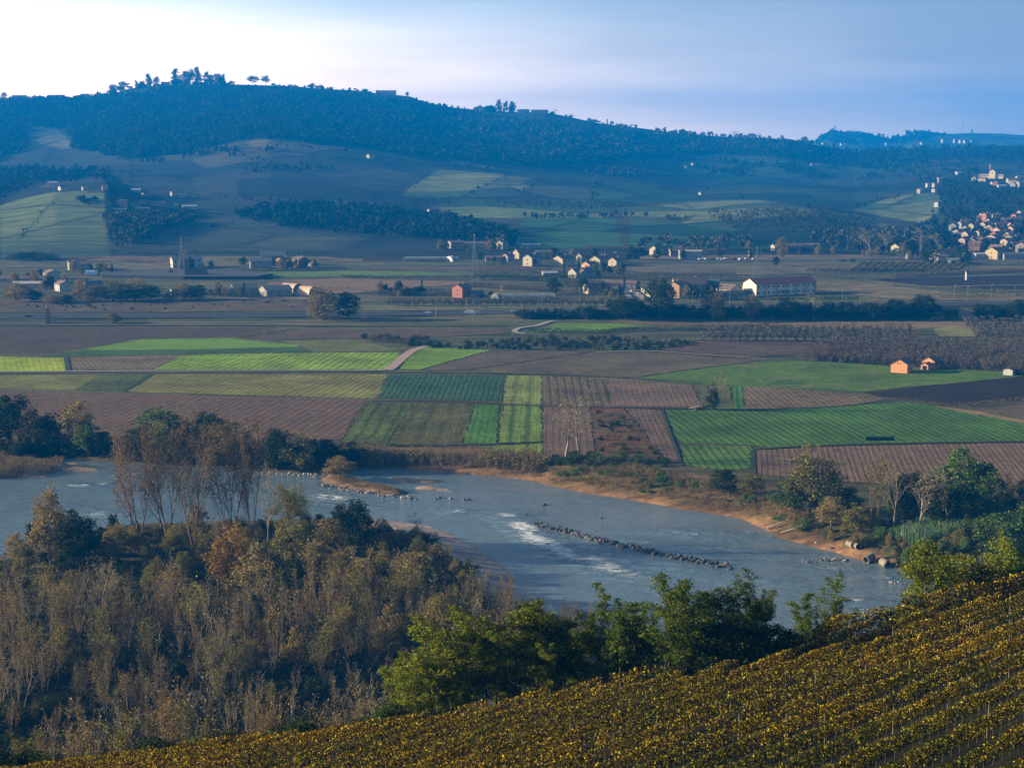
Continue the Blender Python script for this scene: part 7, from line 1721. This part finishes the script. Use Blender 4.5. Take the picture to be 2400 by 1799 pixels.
def lamp(px, base, top, label, group):
    p = hit(px, base); u, t = ray(px, top); h = float(t) * p[1] + CAMZ - p[2]; root = mk('street_lamp', None); put(root, p[0], p[1], p[2], 0); tag(root, label, 'street lamp', group)
    mb = MB(); mb.bar((0, 0, -.3), (0, 0, h), .13, .08, 6); mb.bar((0, 0, h), (.3, -1.6, h + .25), .06, .05, 5); mb.build('pole', M_STEEL, root)
    hb = MB(); hb.box(-.2, .6, -2.3, -1.5, h + .12, h + .32); hb.build('lamp_head', M_FRAME, root)
for px, b, t in ((1003, 722, 690), (1093, 724, 695), (1181, 724, 692), (1269, 724, 699), (1359, 724, 700), (1446, 720, 690), (1623, 716, 684), (1640, 724, 690), (1710, 718, 680), (1797, 714, 682), (1974, 708, 682), (2016, 708, 688), (2236, 706, 668), (2266, 711, 672), (2323, 704, 667), (2377, 704, 671)):
    lamp(px, b, t, 'slim grey street lamp along the motorway', 'street lamps of the motorway')
def pole(px, base, top, label, grp='wooden poles of the plain'):
    p = hit(px, base); u, t = ray(px, top); h = float(t) * p[1] + CAMZ - p[2]; mb = MB(); mb.bar((0, 0, -.3), (0, 0, h), .16, .1, 6); mb.box(-.9, .9, -.06, .06, h - .6, h - .48); o = mb.build('utility_pole', M_CONCD); o.location = p; tag(o, label, 'pole', grp)
for px, b, t in ((1121, 680, 660), (1465, 681, 658), (1510, 688, 668), (571, 650, 632), (681, 650, 628), (1343, 600, 585), (1355, 612, 589), (1392, 605, 588), (1240, 594, 578), (42, 634, 606), (104, 620, 610), (156, 640, 624), (911, 627, 606), (2283, 603, 570), (1415, 640, 613)):
    pole(px, b, t, 'thin utility pole standing in the far plain')
mast(112, 757, 713, .9, 'dark concrete pillar on a slab beside the motorway at left', 'concrete_pillar', box=True)
house(120, 757, 4.5, 4, 3.6, .3, 5, 'stone', 'slate', 0, 1, 'small concrete cabin at the foot of the dark pillar', 'cabin', name='cabin', chim=0, gcols=0, door=False, over=.1)
def gantry():
    p = hit(1118, 738); u, t = ray(1118, 700); h = float(t) * p[1] + CAMZ - p[2]; root = mk('motorway_sign', None); put(root, p[0], p[1], p[2], R(25)); tag(root, 'tall pale motorway sign board on two posts seen from behind', 'road sign')
    for s in (-1, 1):
        mb = MB(); mb.bar((s * 1.5, 0, -.3), (s * 1.5, 0, h), .14, .14, 6); mb.build('post', M_STEEL, root)
    mb = MB(); mb.box(-2.1, 2.1, -.2, -.1, h - 3.6, h); mb.build('board', M_PLAST, root); mb = MB()
    for k in range(4): mb.box(-2.15, 2.15, -.3, -.2, h - 3.3 + k * 1.0, h - 3.15 + k * 1.0)
    mb.build('ribs', M_STEEL, root)
gantry()
def marker(px, base, top, label):
    p = hit(px, base); u, t = ray(px, top); h = float(t) * p[1] + CAMZ - p[2]; mb = MB(); mb.bar((-.4, 0, -.2), (0, 0, h), .14, .1, 5); mb.bar((.5, 0, -.2), (0, 0, h), .14, .1, 5); mb.box(-.4, .4, -.1, .1, h * .35, h * .45); o = mb.build('trestle', WM['white']); o.location = p; tag(o, label, 'trestle')
marker(1022, 742, 722, 'thin white trestle on the near motorway verge'); marker(1224, 729, 713, 'white A shaped trestle between lamps beyond the motorway')
for px, py, w, h, wl, lab in ((1761, 605, 3, 7, 'cream', 'little lit wayside shrine on the far road'), (2131, 607, 3, 5.5, 'white', 'tiny white shrine in the far tan field'), (2267, 657, 1.6, 7.5, 'white', 'slim white marker pillar on the dark soil')):
    house(px, py, w, w, h * .75, h * .25, 30, wl, 'tile', 0, 1, lab, 'shrine', name='shrine', chim=0, gcols=0, door=False, over=.2)
# underpass portal
def portal():
    p = hit(2232, 748); x, y, z = p; root = mk('underpass', None); put(root, x, y + 1.5, z - .2, R(3)); tag(root, 'dark motorway underpass with pale sloping concrete wing walls', 'underpass')
    h = 7.0
    for s, nm in ((-1, 'wing_wall'), (1, 'wing_wall')):
        mb = MB(); a, b = s * 4.2, s * 15.5
        mb.add([(a, 0, 0), (b, -7, 0), (b, -7, .8), (a, 0, h), (a, .6, 0), (b, -6.4, 0), (b, -6.4, .8), (a, .6, h)], [(0, 1, 2, 3), (7, 6, 5, 4), (3, 2, 6, 7), (0, 4, 5, 1), (1, 5, 6, 2), (0, 3, 7, 4)]); mb.build(nm, M_CONC, root)
    mb = MB(); mb.box(-4.2, 4.2, -.3, .4, 5.6, h + .6); mb.build('header', M_CONCD, root)
    mb = MB(); mb.box(-4.2, -3.9, .4, 2.2, 0, 5.6); mb.box(3.9, 4.2, .4, 2.2, 0, 5.6); mb.build('side_walls', M_CONCD, root)
    mb = MB(); mb.box(-3.9, 3.9, 1.0, 1.1, 0, 5.6); mb.build('dark_panel', M_GLASS, root)  # dark sheet across the mouth stands in for the shade inside
portal()
# farmyard wall and forecourt by the cottage
def wall_():
    a = hit(1503, 682); b = hit(1525, 701); a, b = np.array(a), np.array(b); mb = MB(); n = np.array((-(b - a)[1], (b - a)[0], 0)); n = n / np.linalg.norm(n) * .25
    zt = (0, 0, 2.4); V = [a - n, b - n, b + n, a + n]; V = [tuple(v) for v in V] + [tuple(v + np.array(zt)) for v in V]; mb.add(V, [(0, 1, 5, 4), (1, 2, 6, 5), (2, 3, 7, 6), (3, 0, 4, 7), (4, 5, 6, 7)])
    tag(mb.build('garden_wall', WM['cream']), 'sunlit cream garden wall beside the farmyard drive', 'wall')
wall_()
ribbon('road', [(1470, 682), (1485, 686), (1500, 694), (1518, 706)], [7, 6, 5, 4], M_TRACKG, .34)

# vehicles
PAINT = {k: plain(k + '_car_paint', v, rough=.35, var=.03) for k, v in {'white': (.75, .75, .75), 'silver': (.4, .42, .44), 'dark': (.04, .045, .06), 'red': (.35, .04, .03), 'blue': (.05, .1, .25)}.items()}
M_TYRE = plain('tyre_rubber', (.02, .02, .02))
def car(px, py, rot, paint, label, group=None, van=False, kind='car'):
    p = hit(px, py)
    if p is None: return
    root = mk('delivery_van' if van else 'car', None); put(root, p[0], p[1], p[2] + .18, R(rot)); tag(root, label, 'van' if van else 'car', group)
    L, W_ = (2.7, .95) if van else (2.1, .86)
    prof = [(-L, .35), (-L, 1.0), (-L * .92, 2.1), (L * .45, 2.15), (L * .72, 1.25), (L, 1.05), (L, .35)] if van else [(-L, .35), (-L, .85), (-L * .85, 1.0), (-L * .6, 1.42), (L * .12, 1.45), (L * .48, .98), (L * .95, .82), (L, .35)]
    n = len(prof); V = [(x, -W_, z) for x, z in prof] + [(x, W_, z) for x, z in prof]
    me = bpy.data.meshes.new('body'); me.from_pydata(V, [], [tuple(range(n)), tuple(range(2 * n - 1, n - 1, -1))] + [(i, (i + 1) % n, n + (i + 1) % n, n + i) for i in range(n)]); me.update(); me.materials.append(PAINT[paint]); mk('body', me, root)
    gb = MB()
    for s in (-1, 1):
        y0, y1 = sorted((s * (W_ + .005), s * (W_ + .02)))
        if van: gb.box(L * .3, L * .58, y0, y1, 1.3, 1.85)
        else: gb.box(-L * .55, L * .1, y0, y1, 1.0, 1.36)
    gb.build('side_windows', M_GLASS, root)
    for sx in (-.62, .62):
        for s in (-1, 1):
            wb = MB(); wb.bar((L * sx, s * (W_ - .12), .32), (L * sx, s * (W_ + .04), .32), .32, .32, 12); wb.build('wheel', M_TYRE, root)
car(1005, 736, 0, 'white', 'white car on the left half of the motorway'); car(68, 744, 0, 'dark', 'dark car at the left end of the motorway'); car(1100, 736, 180, 'white', 'white van on the motorway beside the sign board', van=True)
car(1120, 736.5, 0, 'silver', 'silver car right below the sign board'); car(1205, 733, 0, 'silver', 'silver car right of the sign board')
for i, (px, rt) in enumerate([(1642, 10), (1648, 60), (1656, 20), (1664, 80), (1672, 0), (1684, 30), (1691, 70), (1702, 15), (1715, 80), (1722, 5), (1735, 40), (1748, 60), (1768, 10)]):
    car(px, 609.5 - (i % 2) * 1.2, rt, ['white', 'silver', 'white', 'red', 'dark'][i % 5], 'parked car in the loose row beside the far road', 'cars parked beside the far road')
car(1484, 684, 30, 'white', 'white car on the farmyard drive, the upper one'); car(1496, 690, 60, 'white', 'white car on the farmyard drive, the lower one')
# ------------------------------------------------------------------ light, air, camera
SUN_EL, SUN_AZ = R(13.5), R(-88)        # azimuth from +Y (view direction), negative = to the left
VEIL = .95
w = bpy.data.worlds.new('World'); SC.world = w; w.use_nodes = True
nt = w.node_tree; bg = nt.nodes['Background']
sky = nt.nodes.new('ShaderNodeTexSky'); sky.sky_type = 'NISHITA'; sky.sun_disc = False
sky.sun_elevation = SUN_EL; sky.sun_rotation = SUN_AZ; sky.altitude = 250; sky.air_density = 1.0; sky.dust_density = 1.5; sky.ozone_density = 1.2
# a bright veil of high cloud on the sun's side, thinning to blue on the other
tcw = nt.nodes.new('ShaderNodeTexCoord'); sxw = nt.nodes.new('ShaderNodeSeparateXYZ'); link(nt, tcw.outputs['Generated'], sxw.inputs[0])
mpw = nt.nodes.new('ShaderNodeMapping'); mpw.inputs['Scale'].default_value = (3., 3., 26.); link(nt, tcw.outputs['Generated'], mpw.inputs['Vector'])
cl = noise_node(nt, 1.6, 5, .55, mpw.outputs[0])
xx = mathn(nt, 'ADD', sxw.outputs[0], mathn(nt, 'MULTIPLY', mathn(nt, 'SUBTRACT', cl.outputs['Fac'], .5), .2))
xx = mathn(nt, 'ADD', xx, mathn(nt, 'MULTIPLY', sxw.outputs[2], .9))
veil = ramp(nt, [(0, (19., 18.5, 17.)), (.2, (12.5, 13.2, 14.5)), (.4, (7.6, 9., 11.2)), (.62, (3.7, 4.9, 7.4)), (.82, (1.7, 2.7, 5.2)), (1, (1.1, 2.0, 4.3))], mathn(nt, 'MULTIPLY_ADD', xx, 1.35))
veil.inputs['Fac'].links[0].from_node.inputs[2].default_value = .45
up = mathn(nt, 'SUBTRACT', 1., mathn(nt, 'MULTIPLY', mathn(nt, 'ABSOLUTE', sxw.outputs[2]), 5.5), True)
hw = mathn(nt, 'SUBTRACT', 1., mathn(nt, 'MULTIPLY', mathn(nt, 'ABSOLUTE', sxw.outputs[2]), 13.), True)
hz_ = mixc(nt, (1., 1., 1.), (3.1, 1.8, .93), hw)
vcol = mixc(nt, veil.outputs['Color'], hz_, 1., 'MULTIPLY')
skc = mixc(nt, sky.outputs[0], vcol, mathn(nt, 'MULTIPLY', up, VEIL))
link(nt, skc, bg.inputs[0]); bg.inputs[1].default_value = .06
sl = bpy.data.lights.new('sun', 'SUN'); so = bpy.data.objects.new('sun', sl); COL.objects.link(so)
sl.energy = 5.0; sl.angle = R(.6); sl.color = (1, .82, .56)
from mathutils import Vector
sd = Vector((math.sin(SUN_AZ) * math.cos(SUN_EL), math.cos(SUN_AZ) * math.cos(SUN_EL), math.sin(SUN_EL)))
so.rotation_euler = sd.to_track_quat('Z', 'Y').to_euler()
so.location = (0, 0, 300)

HAZE = 1.36e-4
mb = MB(); mb.box(-9000, 9000, -400, 9050, -4., 318.)
m = bpy.data.materials.new('haze_air'); m.use_nodes = True; m.node_tree.nodes.clear()
o_ = m.node_tree.nodes.new('ShaderNodeOutputMaterial'); pv = m.node_tree.nodes.new('ShaderNodeVolumePrincipled')
pv.inputs['Color'].default_value = (.0, .30, 1.0, 1); pv.inputs['Density'].default_value = HAZE; pv.inputs['Anisotropy'].default_value = .0
m.node_tree.links.new(pv.outputs[0], o_.inputs['Volume'])
if HAZE > 0: tag(mb.build('haze', m), kind='stuff')

cam = bpy.data.cameras.new('camera'); co = bpy.data.objects.new('camera', cam); COL.objects.link(co)
cam.sensor_width = 36; cam.lens = 36 * F / 2400; cam.clip_start = .5; cam.clip_end = 30000
co.location = (0, 0, CAMZ); co.rotation_euler = (math.pi / 2 - PITCH, 0, 0)
SC.camera = co
SC.view_settings.view_transform = 'Standard'; SC.view_settings.look = 'None'; SC.view_settings.exposure = 1.35; SC.view_settings.gamma = 1
SC.cycles.volume_bounces = 0; SC.cycles.max_bounces = 5; SC.cycles.diffuse_bounces = 2; SC.cycles.glossy_bounces = 2; SC.cycles.transmission_bounces = 3
SC.cycles.transparent_max_bounces = 4
print('COUNTS', sorted(COUNT.items(), key=lambda t: -t[1])[:12])
